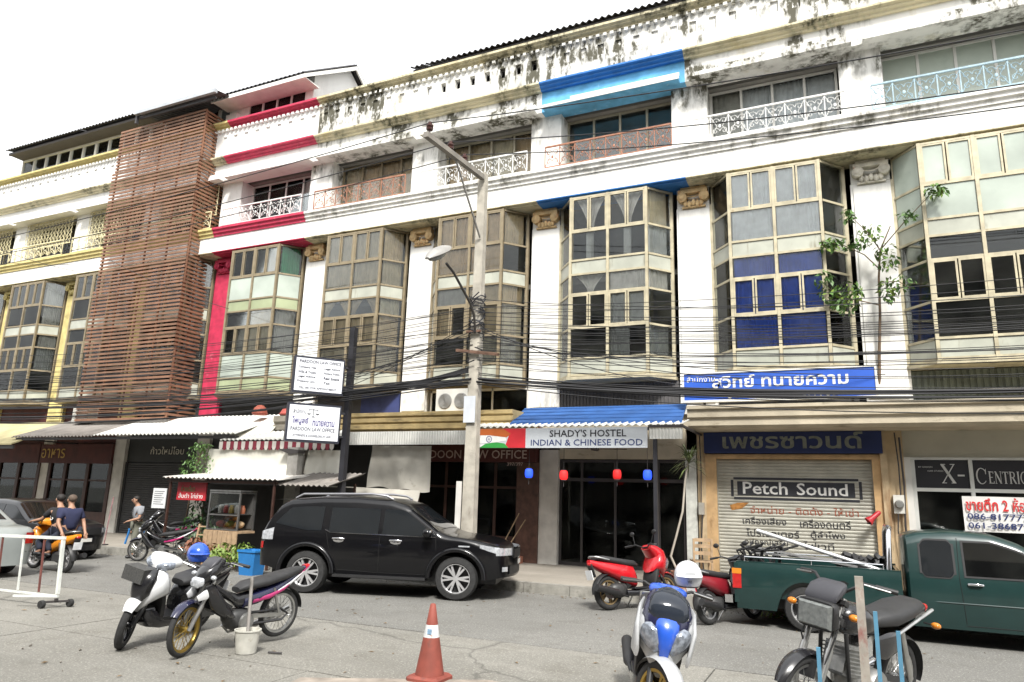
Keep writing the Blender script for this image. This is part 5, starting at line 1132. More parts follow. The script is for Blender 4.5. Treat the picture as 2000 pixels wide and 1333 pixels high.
# --- dark car behind the riders
dk = thing('parked_car', 'black hatchback parked behind the orange scooter', 'car', (-4.6,-4.85,0), R(4))
c4 = Car(dk, smooth_tab([(-2.0,.8),(-1.95,1.05),(-1.7,1.3),(-1.3,1.42),(-.3,1.47),(.3,1.42),(1.0,1.0),(1.3,.95),(1.8,.85),(2.0,.6)],.07), .95, lambda x: .24, .84, -2.02, 2.02, [(-1.25,.3),(1.25,.3)], .37, .3, rr=.4)
c4.body(M('black_hatchback_paint',(.008,.008,.01),.3,coat=.8,var=.1)); c4.under(.2,.6); c4.patch('window', CARGL, .0,.85,.98,lambda x: max(.985,min(c4.top(x)-.11,1.34)),.008); c4.patch('window', CARGL, -1.4,-.06,.98,lambda x: max(.985,min(c4.top(x)-.12,1.34)),.008); c4.topglass('windscreen', glass('pale_windscreen',(.1,.11,.11),.03,.15), .38,.98,.06); c4.nose('headlight', LAMPC, -.78,-.5,.66,.78); c4.nose('headlight', LAMPC, .5,.78,.66,.78); c4.nose('number_plate', WHITEF, -.2,.2,.45,.54,.02); c4.nose('grille', BLKPL, -.45,.45,.62,.76)
for sd in (-1,1):
    for xw in (-1.25,1.25): wheel(dk, (xw,sd*.74,.3), .3, .19, 7, False, 1 if sd < 0 else -1)
# ------------------------------------------------------------------ motorcycles
SEATM = M('black_vinyl_seat',(.025,.025,.026),.55,var=.25,vs=8,dirt=(.09,.085,.08),da=.3,ds=5,obj=True); ENG = M('cast_engine_alloy',(.30,.30,.29),.45,metal=.7,var=.3,vs=15,obj=True); STEEL = M('bare_steel',(.45,.45,.44),.3,metal=.9,var=.2,vs=10); GOLD = M('gold_anodised',(.34,.23,.05),.35,metal=.7,var=.15); MUD = M('grey_mudguard_plastic',(.05,.05,.052),.6)
def paint(n, c, rough=.25): return M('bike_'+n, c, rough, coat=.5, var=.15, vs=7, dirt=tuple(.55*q+.10 for q in c), da=.38, ds=5)
PW = paint('white',(.72,.73,.74)); PK_ = paint('black',(.012,.012,.014)); PR = paint('red',(.52,.012,.02)); PB = paint('blue',(.02,.09,.50)); PO = paint('orange',(.75,.27,.02)); PS = paint('silver',(.42,.43,.44),.35); PM = paint('magenta',(.42,.02,.14)); PN = paint('navy',(.012,.013,.045))
def shell(name, mat, parent, secs, n=16, pw=.8, y=0, smooth=50):
    rings = []
    for s in secs:
        x, z, hw, hh = s[:4]; tl = R(s[4]) if len(s) > 4 else 0; yc = s[5] if len(s) > 5 else y
        ring = []
        for i in range(n):
            a = 2*math.pi*i/n; f = lambda q: math.copysign(abs(q)**pw, q)
            dy, dz = hw*f(math.cos(a)), hh*f(math.sin(a)); ring.append((x-dz*math.sin(tl), yc+dy, z+dz*math.cos(tl)))
        rings.append(ring)
    return MB().loft(rings).build(name, mat, parent, smooth)
def mwheel(parent, x, r, w, rimm, wire=True, spokes=5, y=0, z=None, steer=0):
    z = r if z is None else z; mt = Matrix.Rotation(R(steer),4,'Z') @ Matrix.Rotation(R(90),4,'X'); pr = []
    for a in range(0,361,40): pr.append((r-w/2+w/2*math.cos(R(a)), w/2*math.sin(R(a))))
    rings = []
    o = MB().lathe(pr, 36, mt, False).build('wheel', TYRE, parent, 60, (x,y,z))
    ri = r-w*.95; rb = MB().lathe([(ri+.01,-w*.38),(ri-.012,-w*.34),(ri-.02,0),(ri-.012,w*.34),(ri+.01,w*.38),(ri+.012,0),(ri+.01,-w*.38)], 36, mt, False); rb.lathe([(0,-.055),(.035,-.055),(.035,.055),(0,.055)], 12, mt)
    if wire:
        for i in range(24):
            a = 2*math.pi*i/24; b = a+(.5 if i % 2 else -.5); s = .035 if i % 4 < 2 else -.035
            rb.tube([mt @ Vector((.033*math.cos(b),.033*math.sin(b),s)), mt @ Vector((ri*math.cos(a),ri*math.sin(a),0))], .0035, 4, False)
    else:
        for i in range(spokes):
            for d in (-.14,.14):
                a = 2*math.pi*i/spokes; rb.beam(mt @ Vector((.03*math.cos(a),.03*math.sin(a),0)), mt @ Vector((ri*math.cos(a+d),ri*math.sin(a+d),0)), .028, .02, tuple(mt @ Vector((0,0,1))))
    rb.build('rim', rimm, o, 40)
    MB().lathe([(.04,.05),(.1,.05),(.1,.056),(.04,.056)], 20, mt, False).build('brake_disc', STEEL, o)
    return o
def arcguard(name, mat, parent, x, z, r, a0, a1, hw, th=.012, n=14, steer=0):
    """mudguard: strip bent round a wheel, angles from +x up"""
    def fn(u, v):
        a = R(lerp(a0,a1,u)); y = lerp(-hw,hw,v); rr = r-.25*hw*(2*v-1)**2*1.6; return (x+rr*math.cos(a), y*(1-.35*abs(2*u-1)**3), z+rr*math.sin(a))
    mb = MB().grid(n, 8, fn); o = mb.build(name, mat, parent, 60); o.rotation_euler = (0,0,R(steer)); o.location = Vector((x,0,0))-Matrix.Rotation(R(steer),3,'Z') @ Vector((x,0,0)); return o
def fork(parent, ax, az, hx, hz, mat, off=.07, r=.018, chrome=None):
    for s in (-1,1):
        p, q = Vector((ax,s*off,az)), Vector((hx,s*off,hz)); m = p.lerp(q,.5)
        f = MB().tube([p,m],r*1.25,8).build('fork_leg', mat, parent, 50); MB().tube([m,q],r,8).build('fork_tube', chrome or STEEL, f, 50)
def bars(parent, x, z, w=.33, rise=.08, back=.14, mir=True, mat=None):
    h = MB().tube([(x-back,-w,z+rise-.02),(x-back*.4,-w*.55,z+rise),(x,-.06,z),(x,.06,z),(x-back*.4,w*.55,z+rise),(x-back,w,z+rise-.02)],.012,8).build('handlebar', mat or BLKPL, parent, 60)
    for s in (-1,1):
        MB().tube([(x-back*.7,s*w*.72,z+rise-.01),(x-back-.02,s*(w+.03),z+rise-.025)],.019,8).build('grip', BLKPL, h, 60); MB().tube([(x-back*.4+.03,s*w*.6,z+rise),(x-back+.06,s*(w+.02),z+rise-.02)],.006,5).build('brake_lever', STEEL, h)
        if mir:
            MB().tube([(x-back*.4,s*w*.62,z+rise),(x-back*.2,s*w*.8,z+rise+.16)],.006,5).build('mirror_stem', BLKPL, h); MB().blob((x-back*.2,s*w*.86,z+rise+.19),(.02,.06,.04),10,6).build('mirror', BLKPL, h, 60)
def plate(parent, c, size, rot, mat, lines=2):
    o = MB().obox(c, size, rot).build('number_plate', mat, parent); return o
def ind(parent, x, y, z, mat=LAMPO, l=.08):
    for s in (-1,1): o = MB().blob((x,s*y,z),(.03,.04,.026),10,8).build('indicator', mat, parent, 60); MB().tube([(x-.01,s*(y-.1),z),(x,s*(y-.02),z)],.008,5).build('stalk', BLKPL, o)
def engine(parent, x, z, mat=ENG):
    mb = MB().blob((x,0,z),(.17,.12,.12),14,10,None,.7); mb.blob((x+.12,0,z+.03),(.09,.10,.09),12,8)
    for i in range(6): mb.obox((x+.17+.022*i,0,z+.1+.012*i),(.012,.16,.15),(0,R(-20),0))
    return mb.build('engine', mat, parent, 50)
def muffler(parent, pts, r0, mat=None, y=-.14, name='exhaust'):
    P = [Vector(p) for p in pts]; n = len(P); o = MB().tube(P, [r0*.35]*(n-2)+[r0,r0], 10).build(name, mat or BLKPL, parent, 50)
    return o
def sidestand(parent, x=0.0): MB().tube([(x,.10,.22),(x-.06,.24,.01)],.012,6).tube([(x-.06,.24,.008),(x-.1,.27,.008)],.012,6).build('side_stand', STEEL, parent)
def scooter(name, label, loc, rz, lean, col, col2, style, rimm=None, steer=0, sc=1.0, seat=None, group='parked motorbikes'):
    b = thing(name, label, 'scooter', loc, rz, group, tilt=lean); b.scale = (sc,)*3
    r = .275; xf, xr = .63, -.60
    mwheel(b, xf, r, .085, rimm or ALLOY, False, 5, 0, r, steer); mwheel(b, xr, r, .10, rimm or ALLOY, False, 5)
    fork(b, xf, r, .42, .70, BLKPL, .065, .02, STEEL)
    arcguard('front_mudguard', col, b, xf, r, r+.03, 42 if style == 'cowl' else 20, 165, .075, steer=steer)
    arcguard('rear_mudguard', BLKPL, b, xr, r, r+.035, 40, 185, .08)
    # leg shield: broad curved panel narrowing to the wheel
    shell('leg_shield', col, b, [(.60,.50,.05,.10,-20),(.56,.62,.15,.12,-20),(.50,.70,.215,.15,-22),(.43,.74,.225,.18,-24),(.37,.74,.20,.19,-24),(.34,.72,.14,.17,-24)], 18, .75)
    shell('inner_shield', BLKPL, b, [(.38,.52,.17,.24,-16),(.33,.52,.18,.25,-16),(.30,.52,.15,.22,-16)], 14, .6)
    shell('lower_apron', PK_, b, [(.50,.40,.08,.06),(.42,.36,.15,.13),(.25,.28,.17,.08),(-.10,.25,.17,.05),(-.28,.26,.12,.05)], 16, .6)
    MB().box(-.16,.30,-.16,.16,.315,.345).build('floorboard', BLKPL, b)
    # tail body, seat
    shell('tail_body', col2, b, [(-.04,.46,.10,.12),(-.12,.52,.145,.18),(-.32,.58,.155,.15),(-.58,.64,.14,.11),(-.80,.70,.10,.075),(-.95,.75,.05,.04)], 18, .75)
    sm = shell('seat', seat or SEATM, b, [(.0,.69,.09,.035),(-.08,.715,.135,.055),(-.30,.735,.15,.06),(-.50,.77,.145,.055),(-.70,.805,.13,.05),(-.84,.81,.08,.03)], 16, .7)
    MB().tube([(-.62,-.13,.78),(-.86,-.12,.83),(-.93,0,.84),(-.86,.12,.83),(-.62,.13,.78)],.012,6).build('grab_rail', STEEL, b, 60)
    shell('tail_light', LAMPR, b, [(-.86,.715,.07,.035),(-.94,.72,.055,.03),(-.97,.725,.02,.015)], 12, .7)
    plate(b, (-.95,0,.55), (.012,.17,.15), (0,R(-12),0), PW); MB().obox((-.90,0,.62),(.02,.12,.22),(0,R(-20),0)).build('plate_bracket', BLKPL, b)
    engine(b, -.42, .30, M('dark_engine',(.06,.06,.06),.5,metal=.4)); MB().box(-.75,-.30,.08,.14,.22,.36).build('belt_case', M('dark_engine',(.06,.06,.06),.5,metal=.4), b)
    muffler(b, [(-.25,-.08,.2),(-.36,-.13,.22),(-.45,-.15,.25),(-.52,-.15,.27),(-.95,-.17,.36)], .055)
    MB().tube([(-.55,.12,.32),(-.5,.13,.6)],.02,8).build('shock_absorber', STEEL, b); sidestand(b)
    if style == 'cowl':      # headlamp in the handlebar cowl
        shell('handlebar_cowl', col, b, [(.22,.96,.09,.05),(.28,.985,.20,.07),(.38,.985,.19,.08),(.46,.96,.13,.065),(.50,.94,.06,.03)], 18, .75)
        for s in (-1,1): shell('headlight', M('scooter_lamp',(.30,.33,.38),.06,metal=.5,var=.5,vs=30), b, [(.39,.965,.085,.06,0,s*.11),(.465,.945,.075,.05,0,s*.09),(.51,.93,.03,.02,0,s*.065)], 12, .8)
        shell('dark_front_panel', PK_, b, [(.655,.52,.03,.05,-20),(.65,.60,.08,.10,-20),(.615,.70,.135,.13,-22),(.56,.81,.14,.09,-24),(.50,.88,.09,.04,-24)], 14, .7)
        for s in (-1,1): shell('front_indicator', LAMPC, b, [(.54,.66,.05,.045,-20,s*.11),(.585,.64,.03,.03,-20,s*.09)], 10, .8)
        bars(b, .30, .98, .34, .03, .12, False)
    else:                    # sport nose: twin lamps low in the front panel
        shell('nose', PN if style == 'sport' else col, b, [(.62,.62,.06,.09,-25),(.58,.72,.15,.12,-25),(.50,.82,.19,.14,-28),(.40,.92,.17,.10,-30),(.30,.98,.13,.05,-30)], 18, .75)
        for s in (-1,1): shell('headlight', M('scooter_lamp',(.30,.33,.38),.06,metal=.5,var=.5,vs=30), b, [(.57,.71,.065,.095,-30,s*.125),(.615,.68,.06,.085,-30,s*.10),(.648,.63,.03,.045,-30,s*.07)], 12, .8)
        shell('screen', M('smoked_screen',(.02,.025,.035),.08), b, [(.55,.84,.12,.05,-35),(.49,.93,.13,.06,-38),(.40,1.0,.10,.05,-40),(.36,1.03,.04,.02,-40)], 14, .75)
        if style == 'sport':
            shell('centre_panel', col2, b, [(.665,.60,.035,.05,-25),(.655,.68,.06,.07,-28),(.63,.76,.09,.06,-30),(.59,.82,.10,.04,-30)], 12, .8)
            shell('dark_panel', M('smoked_screen',(.02,.025,.035),.08), b, [(.60,.79,.10,.05,-33),(.575,.86,.155,.09,-35),(.50,.94,.15,.08,-38),(.43,1.0,.10,.04,-40)], 16, .7)
            shell('handlebar_cover', col2, b, [(.37,.98,.07,.04),(.30,1.0,.15,.05),(.22,1.0,.15,.05),(.16,.99,.08,.03)], 16, .75)
            for s in (-1,1): shell('side_wing', PS, b, [(.56,.56,.015,.05,-25,s*.19),(.50,.66,.02,.13,-25,s*.215),(.40,.78,.02,.14,-28,s*.205),(.32,.88,.012,.06,-28,s*.18)], 12, .7)
        bars(b, .28, .98, .34, .05, .12, style != 'sport')
    return b
def cub(name, label, loc, rz, lean, col, col2, rimm, rear_z=0, steer=0, sc=1.0):
    b = thing(name, label, 'motorbike', loc, rz, 'parked motorbikes', tilt=lean); b.scale = (sc,)*3
    r = .285; xf, xr = .63, -.60
    mwheel(b, xf, r, .062, GOLD if rimm is None else rimm, True, 5, 0, r, steer); mwheel(b, xr, r, .066, STEEL, True, 5, 0, r+rear_z)
    fork(b, xf, r, .40, .80, STEEL, .075, .02, STEEL); arcguard('front_mudguard', PN, b, xf, r, r+.03, 35, 150, .06, steer=steer); arcguard('rear_mudguard', BLKPL, b, xr, r+rear_z, r+.05, 55, 175, .065)
    shell('front_cowl', PK_, b, [(.58,.78,.05,.05),(.53,.84,.11,.09),(.44,.90,.13,.10),(.34,.96,.10,.07),(.28,.99,.05,.04)], 16, .75)
    shell('headlight', LAMPC, b, [(.55,.79,.10,.06),(.595,.775,.09,.055),(.61,.77,.05,.03)], 14, .7)
    shell('meter_visor', M('grey_visor',(.05,.05,.058),.45), b, [(.50,.93,.10,.03),(.42,1.0,.11,.035),(.36,1.03,.08,.02)], 14, .6)
    for s in (-1,1):
        shell('leg_shield', PK_, b, [(.47,.62,.02,.14,-25,s*.11),(.38,.60,.03,.20,-25,s*.15),(.26,.52,.025,.17,-35,s*.16),(.16,.44,.01,.08,-40,s*.14)], 12, .7)
        shell('winglet', PW, b, [(.60,.62,.008,.03,-30,s*.10),(.52,.66,.012,.055,-30,s*.12),(.46,.70,.008,.03,-30,s*.12)], 10, .8)
    shell('spine_cover', PK_, b, [(.36,.72,.07,.10,-30),(.20,.62,.07,.09,-35),(.05,.54,.08,.08,-10),(-.12,.56,.10,.08)], 14, .75)
    shell('side_fairing', col, b, [(-.02,.52,.10,.07),(-.20,.56,.125,.08),(-.45,.63,.12,.07),(-.70,.74,.09,.06),(-.92,.86,.04,.03)], 16, .75)
    for s in (-1,1):
        shell('tail_stripe', PW, b, [(-.42,.60,.006,.02,15,s*.122),(-.65,.70,.006,.028,20,s*.10),(-.86,.82,.004,.016,20,s*.065)], 8, .8); shell('magenta_stripe', PM, b, [(-.12,.53,.006,.02,10,s*.115),(-.35,.575,.006,.03,10,s*.126),(-.55,.64,.006,.02,15,s*.115),(-.95,.88,.004,.014,20,s*.05)], 8, .8)
    shell('seat', SEATM, b, [(.06,.66,.08,.03),(-.05,.70,.115,.05),(-.30,.73,.13,.055),(-.55,.78,.125,.05),(-.80,.835,.09,.04),(-.88,.85,.05,.02)], 16, .7)
    shell('tail_light', LAMPR, b, [(-.90,.86,.05,.03),(-.97,.88,.03,.02)], 10, .8)
    engine(b, -.02, .33, M('dark_engine',(.06,.06,.06),.5,metal=.4)); MB().lathe([(0,-.14),(.09,-.14),(.1,-.11),(.1,.11),(.09,.14),(0,.14)],16,Matrix.Translation((-.06,0,.31)) @ Matrix.Rotation(R(90),4,'X')).build('crankcase', ENG, b, 40)
    for s in (-1,1): MB().beam((-.10,s*.08,.36),(xr,s*.075,r+rear_z),.025,.045).build('swing_arm', STEEL, b); MB().tube([(-.52,s*.10,r+rear_z+.03),(-.40,s*.11,.66)],.018,8).build('shock_absorber', STEEL, b)
    MB().tube([(-.12,.095,.40),(-.55,.095,r+rear_z+.07),(-.66,.095,r+rear_z),(-.58,.095,r+rear_z-.06),(-.12,.095,.27)],.016,6,False,True).build('chain_guard', BLKPL, b, 60)
    muffler(b, [(.12,-.08,.26),(.0,-.12,.16),(-.2,-.13,.17),(-.35,-.13,.2),(-.85,-.14,.34)], .04, STEEL)
    MB().tube([(.0,-.22,.2),(.0,.22,.2)],.011,6).build('foot_pegs', BLKPL, b); MB().tube([(-.12,.12,.2),(-.16,.17,.012)],.012,6).tube([(-.12,-.12,.2),(-.16,-.17,.012)],.012,6).build('centre_stand', STEEL, b)
    bars(b, .34, .93, .33, .07, .14, False); ind(b, .50, .19, .85, LAMPC)
    return b
def roadster(name, label, loc, rz, lean, sc=1.0, steer=0):
    b = thing(name, label, 'motorbike', loc, rz, 'parked motorbikes', tilt=lean); b.scale = (sc,)*3
    r = .30; xf, xr = .66, -.62
    mwheel(b, xf, r, .08, STEEL, True); mwheel(b, xr, r, .09, STEEL, True); fork(b, xf, r, .34, .99, STEEL, .10, .022, STEEL)
    MB().obox((.41,0,.84),(.05,.26,.05),(0,R(-28),0)).build('fork_yoke', BLKPL, b); MB().obox((.36,0,.96),(.06,.27,.035),(0,R(-28),0)).build('fork_yoke', BLKPL, b)
    arcguard('front_mudguard', PK_, b, xf, r, r+.035, 25, 150, .06); arcguard('rear_mudguard', BLKPL, b, xr, r, r+.05, 50, 190, .08)
    h = MB(); h.prism([(.50,-.12,.86),(.57,-.135,.855),(.57,-.135,.70),(.50,-.12,.71)],(0,.0,0)) if False else None
    hl = shell('headlight_bezel', BLKPL, b, [(.40,.875,.09,.06),(.48,.875,.15,.10),(.535,.87,.155,.105),(.545,.87,.15,.10)], 20, .35); MB().loft([[(x-.02,y*sx,.87+z*sx) for y, z in ((-.135,-.085),(.135,-.085),(.135,.085),(-.135,.085))] for x, sx in ((.566,1),(.58,.98),(.592,.85))]).build('headlight', M('frosted_lamp_lens',(.17,.18,.175),.25,var=.3,vs=30), hl, 30)
    shell('instrument_visor', M('grey_visor',(.05,.05,.058),.45), b, [(.49,.99,.13,.025),(.42,1.04,.135,.045),(.34,1.07,.12,.04),(.28,1.07,.08,.02)], 14, .5)
    shell('fuel_tank', PK_, b, [(.28,.80,.05,.06),(.22,.82,.12,.11),(.05,.81,.15,.12),(-.12,.76,.12,.09),(-.2,.73,.07,.05)], 18, .75)
    shell('seat', SEATM, b, [(-.10,.76,.07,.03),(-.18,.79,.12,.055),(-.40,.80,.15,.065),(-.62,.84,.15,.065),(-.80,.87,.12,.055),(-.88,.87,.07,.03)], 18, .6)
    for s in (-1,1):
        shell('side_cover', PK_, b, [(-.10,.60,.01,.07,0,s*.10),(-.22,.61,.02,.10,0,s*.13),(-.38,.63,.015,.08,0,s*.13),(-.45,.65,.005,.04,0,s*.12)], 12, .7); MB().tube([(-.30,s*.13,.66),(-.60,s*.14,.76),(-.95,s*.12,.84)],.014,6).build('grab_rail', STEEL, b, 60); MB().tube([(xr,s*.12,r+.02),(-.46,s*.12,.70)],.026,8).build('shock_absorber', STEEL, b, 60); MB().beam((-.2,s*.1,.38),(xr,s*.1,r),.03,.05).build('swing_arm', BLKPL, b)
        MB().tube([(.30,s*.10,.74),(.26,s*.12,.40),(-.02,s*.13,.22)],.016,8).build('frame_tube', BLKPL, b, 60)
    shell('tail', PK_, b, [(-.75,.80,.09,.05),(-.92,.83,.08,.045),(-.98,.84,.05,.03)], 12, .7); shell('tail_light', LAMPR, b, [(-.97,.83,.06,.035),(-1.02,.835,.05,.03)], 12, .6)
    engine(b, -.02, .36); MB().obox((.16,0,.52),(.18,.20,.22),(0,R(-12),0)).build('cylinder_block', ENG, b)
    for i in range(7): MB().obox((.14+.005*i,0,.43+.03*i),(.21,.23,.008),(0,R(-12),0)).build('cooling_fin', ENG, b)
    MB().lathe([(0,-.17),(.11,-.17),(.125,-.14),(.125,.14),(.11,.17),(0,.17)],18,Matrix.Translation((-.08,0,.33)) @ Matrix.Rotation(R(90),4,'X')).build('crankcase', ENG, b, 40)
    muffler(b, [(.26,-.1,.42),(.24,-.14,.25),(.0,-.17,.20),(-.25,-.18,.24),(-.35,-.18,.26),(-.95,-.2,.40)], .058, CHROME); bars(b, .32, 1.02, .36, .10, .16, False); ind(b, .46, .25, .90); ind(b, -.85, .2, .74)
    MB().obox((.62,0,.50),(.05,.12,.12),(0,R(-20),0)).build('horn_cover', BLKPL, b); MB().tube([(.40,-.1,.95),(.52,-.12,.70),(.5,-.06,.5)],.007,5).tube([(.36,.12,.98),(.50,.14,.74),(.6,.09,.45)],.007,5).build('brake_cable', BLKPL, b); sidestand(b)
    return b
def heading(p, q): return math.atan2(q[1]-p[1], q[0]-p[0])
def place(front, rear): return ((front[0]+rear[0])/2, (front[1]+rear[1])/2, 0), math.atan2(front[1]-rear[1], front[0]-rear[0])
# white scooter, left foreground
l, a = place((7.22,-10.95), (6.98,-9.66)); ws = scooter('scooter', 'white scooter with dark legshield and front basket, leaning beside the dark motorbike', l, a, R(-13), PW, PK_, 'cowl', PK_, 26, 1.04)
MB().box(.50,.70,-.23,.05,.74,.90).build('wire_basket', M('dark_mesh_box',(.06,.06,.058),.7,var=.4,vs=60), ws)
# dark cub with gold front rim, rear wheel lifted on its stand
l, a = place((8.15,-10.85), (8.36,-9.62)); dc = cub('motorbike', 'dark underbone motorbike with gold front rim and magenta tail stripes', l, a, R(-4), PN, PM, None, .05, 24, 1.04)
# blue and silver scooter, centre right foreground
l, a = place((13.55,-10.92), (13.12,-9.60)); bs = scooter('scooter', 'blue and silver sports scooter facing the viewer in the right foreground', l, a, R(-10), PS, PB, 'sport', GOLD, 28, 1.12)
# red scooter at the kerb
l, a = place((11.95,-3.42), (11.22,-4.46)); rs = scooter('scooter', 'red scooter with white number plate parked at the kerb by the hostel', l, a, R(-8), PR, PR, 'maxi', M('bronze_rim',(.28,.2,.1),.4,metal=.6), 0, 1.08)
# red plate bike behind the pickup
l, a = place((13.55,-3.9), (13.02,-4.95)); rb_ = scooter('scooter', 'small dark scooter with red number plate beside the pickup tail', l, a, R(-8), PK_, M('bike_dark_red',(.2,.012,.02),.3,coat=.5), 'maxi', None, 0, 1.0)
MB().obox((-.96,0,.60),(.012,.19,.17),(0,R(-12),0)).build('red_plate', M('red_plate',(.55,.02,.03),.4,var=.2,vs=30), rb_); MB().obox((-.975,0,.78),(.012,.17,.10),(0,R(-5),0)).build('red_plate', MATS['red_plate'], rb_)
# black roadster, right foreground
l, a = place((14.66,-10.30), (15.40,-9.04)); br = roadster('motorbike', 'old black roadster motorbike with square headlamp in the right foreground', l, a, R(-7), 1.15)
# orange scooter with riders (far left)
os_ = scooter('scooter', 'orange scooter carrying two riders in front of the black hatchback', (-1.0,-6.55,0), R(180)-R(6), 0, PO, PO, 'cowl', None, 10, 1.05, group='parked motorbikes')
# dark parked bikes behind the white scooter
cub('motorbike', 'dark motorbike parked by the plants left of the food stall', (-.9,-3.75,0), R(200), R(-6), PK_, PM, STEEL, 0, 0, 1.0)
cub('motorbike', 'dark motorbike deeper in the shade beside the standing man', (-1.9,-2.7,.2), R(215), R(6), PK_, PM, STEEL, 0, 0, 1.0)
# ------------------------------------------------------------------ people
SKIN = M('skin',(.36,.20,.13),.6,var=.08,vs=12); HAIR = M('black_hair',(.015,.012,.01),.7,var=.2,vs=30); HAIRG = M('short_grey_hair',(.10,.07,.05),.8,var=.3,vs=30)
def skinned(name, verts, edges, mat, parent, sub=1):
    me = bpy.data.meshes.new(name); me.from_pydata([v[:3] for v in verts], edges, []); o = bpy.data.objects.new(name, me); COL.objects.link(o); me.materials.append(mat)
    md = o.modifiers.new('Skin', 'SKIN'); md.use_smooth_shade = True
    for i, v in enumerate(verts):
        sv_ = me.skin_vertices[0].data[i]; sv_.radius = (v[3], v[4] if len(v) > 4 else v[3]); sv_.use_root = (i == 0)
    sb = o.modifiers.new('Subdivision', 'SUBSURF'); sb.levels = sub; sb.render_levels = sub
    o.parent = parent; return o
def chain(V, E, start, pts):
    p = start
    for q in pts: V.append(q); E.append((p, len(V)-1)); p = len(V)-1
    return p
def hand(V, E, wrist, d, s):
    """palm with five fingers, d = direction of the fingers"""
    w = Vector(V[wrist][:3]); d = Vector(d).normalized(); sd = d.cross(Vector((0,0,1))); sd = sd.normalized() if sd.length > .1 else Vector((1,0,0)); q = w+d*.05
    V.append((*q,.028,.03)); E.append((wrist, len(V)-1)); pm = len(V)-1
    for k in range(4):
        a = q+d*.04+sd*(.03-.02*k); b = a+d*(.035+.006*(k in (1,2)))+Vector((0,0,-.012)); e = b+d*.02+Vector((0,0,-.02)); chain(V, E, pm, [(*a,.010),(*b,.009),(*e,.008)])
    a = q+sd*.045*s; b = a+d*.035; chain(V, E, pm, [(*a,.012),(*b,.010)])
def person(label, loc, rz, pose, shirt, trousers, hairm, hair_top=True, sc=1.0, shoe=None):
    o = thing('person', label, 'person', loc, rz); o.scale = (sc,)*3; P = pose
    V = [(*P['pelvis'],.15,.13)]; E = []
    ch = chain(V, E, 0, [(*P['waist'],.13,.15),(*P['chest'],.13,.17),(*P['neck0'],.08,.09),(*P['neck'],.055)])
    hd0 = Vector(P['head']); chest = 2
    chain(V, E, ch, [(*(hd0-Vector((-.01,0,.06))),.07,.07),(*(hd0+Vector((.0,0,.02))),.095,.08),(*(hd0+Vector((-.01,0,.09))),.075,.07)])
    for s in (0, 1):
        sh, el, wr = P['arms'][s]; w = chain(V, E, chest, [(*sh,.065),(*((Vector(sh)+Vector(el))/2),.052),(*el,.043),(*((Vector(el)+Vector(wr))/2),.038),(*wr,.028)]); hand(V, E, w, Vector(wr)-Vector(el), 1 if s else -1)
        hp, kn, an = P['legs'][s]; toe = P['toes'][s]
        chain(V, E, 0, [(*hp,.095),(*((Vector(hp)+Vector(kn))/2),.08),(*kn,.062),(*((Vector(kn)+Vector(an))/2),.056),(*an,.04),(*toe,.035)])
    b = skinned('body', V, E, SKIN, o)
    # nose and ears
    MB().blob((hd0.x+.09,0,hd0.z),(.018,.014,.022),8,6).build('nose', SKIN, b, 60)
    for s in (-1,1): MB().blob((hd0.x-.005,s*.085,hd0.z),(.02,.01,.03),8,6).build('ear', SKIN, b, 60)
    for s in (-1,1): MB().blob((hd0.x+.075,s*.032,hd0.z+.02),(.012,.014,.008),8,6).build('eye', INK, b, 60)
    MB().blob((hd0.x+.08,0,hd0.z-.04),(.012,.026,.007),8,6).build('mouth', M('lips',(.25,.09,.07),.6), b, 60)
    MB().blob((hd0.x-.03,0,hd0.z+.045),(.092,.092,.082),16,10,(0,R(-18),0)).build('hair', hairm, b, 60)
    V = [(*P['pelvis'],.165,.145)]; E = []; chain(V, E, 0, [(*P['waist'],.15,.165),(*P['chest'],.145,.185),(*P['neck0'],.085,.10)])
    for s in (0,1):
        sh, el, wr = P['arms'][s]; chain(V, E, 2, [(*sh,.085),(*((Vector(sh)+Vector(el))*.5),.072),(*(Vector(sh).lerp(Vector(el),.75)),.068)])
    st_ = skinned('shirt', V, E, shirt, o)
    V = [(P['pelvis'][0],P['pelvis'][1],P['pelvis'][2]-.02,.155,.14)]; E = []
    for s in (0,1):
        hp, kn, an = P['legs'][s]; chain(V, E, 0, [(*hp,.112),(*((Vector(hp)+Vector(kn))/2),.098),(*kn,.082),(*((Vector(kn)+Vector(an))/2),.075),(*(Vector(kn).lerp(Vector(an),.93)),.066)])
    skinned('trousers', V, E, trousers, o)
    for s in (0,1):
        an, toe = Vector(P['legs'][s][2]), Vector(P['toes'][s]); c = an.lerp(toe,.45); d = toe-an
        MB().blob((c.x,c.y,c.z-.03),(.13,.055,.05),12,8,(0,0,math.atan2(d.y,d.x))).build('shoe', shoe or BLKPL, o, 60)
    return o, st_
TSH = M('black_tshirt',(.012,.012,.014),.85); NAVYT = M('navy_tshirt',(.018,.022,.06),.85); GREYT = M('grey_polo_shirt',(.24,.25,.27),.85,var=.1); JEAN = M('dark_jeans',(.025,.03,.05),.9); KHAKI = M('olive_trousers',(.14,.14,.11),.9)
sit = lambda dx=0, lean=.06: dict(pelvis=(dx,0,.86), waist=(dx+lean*.5,0,1.02), chest=(dx+lean,0,1.20), neck0=(dx+lean*1.2,0,1.34), neck=(dx+lean*1.5,0,1.42), head=(dx+lean*2,0,1.53),
    legs=[((dx+.06,-.11,.83),(dx+.42,-.17,.66),(dx+.36,-.17,.40)),((dx+.06,.11,.83),(dx+.42,.17,.66),(dx+.36,.17,.40))], toes=[(dx+.52,-.18,.37),(dx+.52,.18,.37)])
d = sit(.0,.09); d['arms'] = [((.08,-.2,1.30),(.28,-.27,1.10),(.50,-.31,1.06)),((.08,.2,1.30),(.28,.27,1.10),(.50,.31,1.06))]
OSZ = R(180)-R(6)
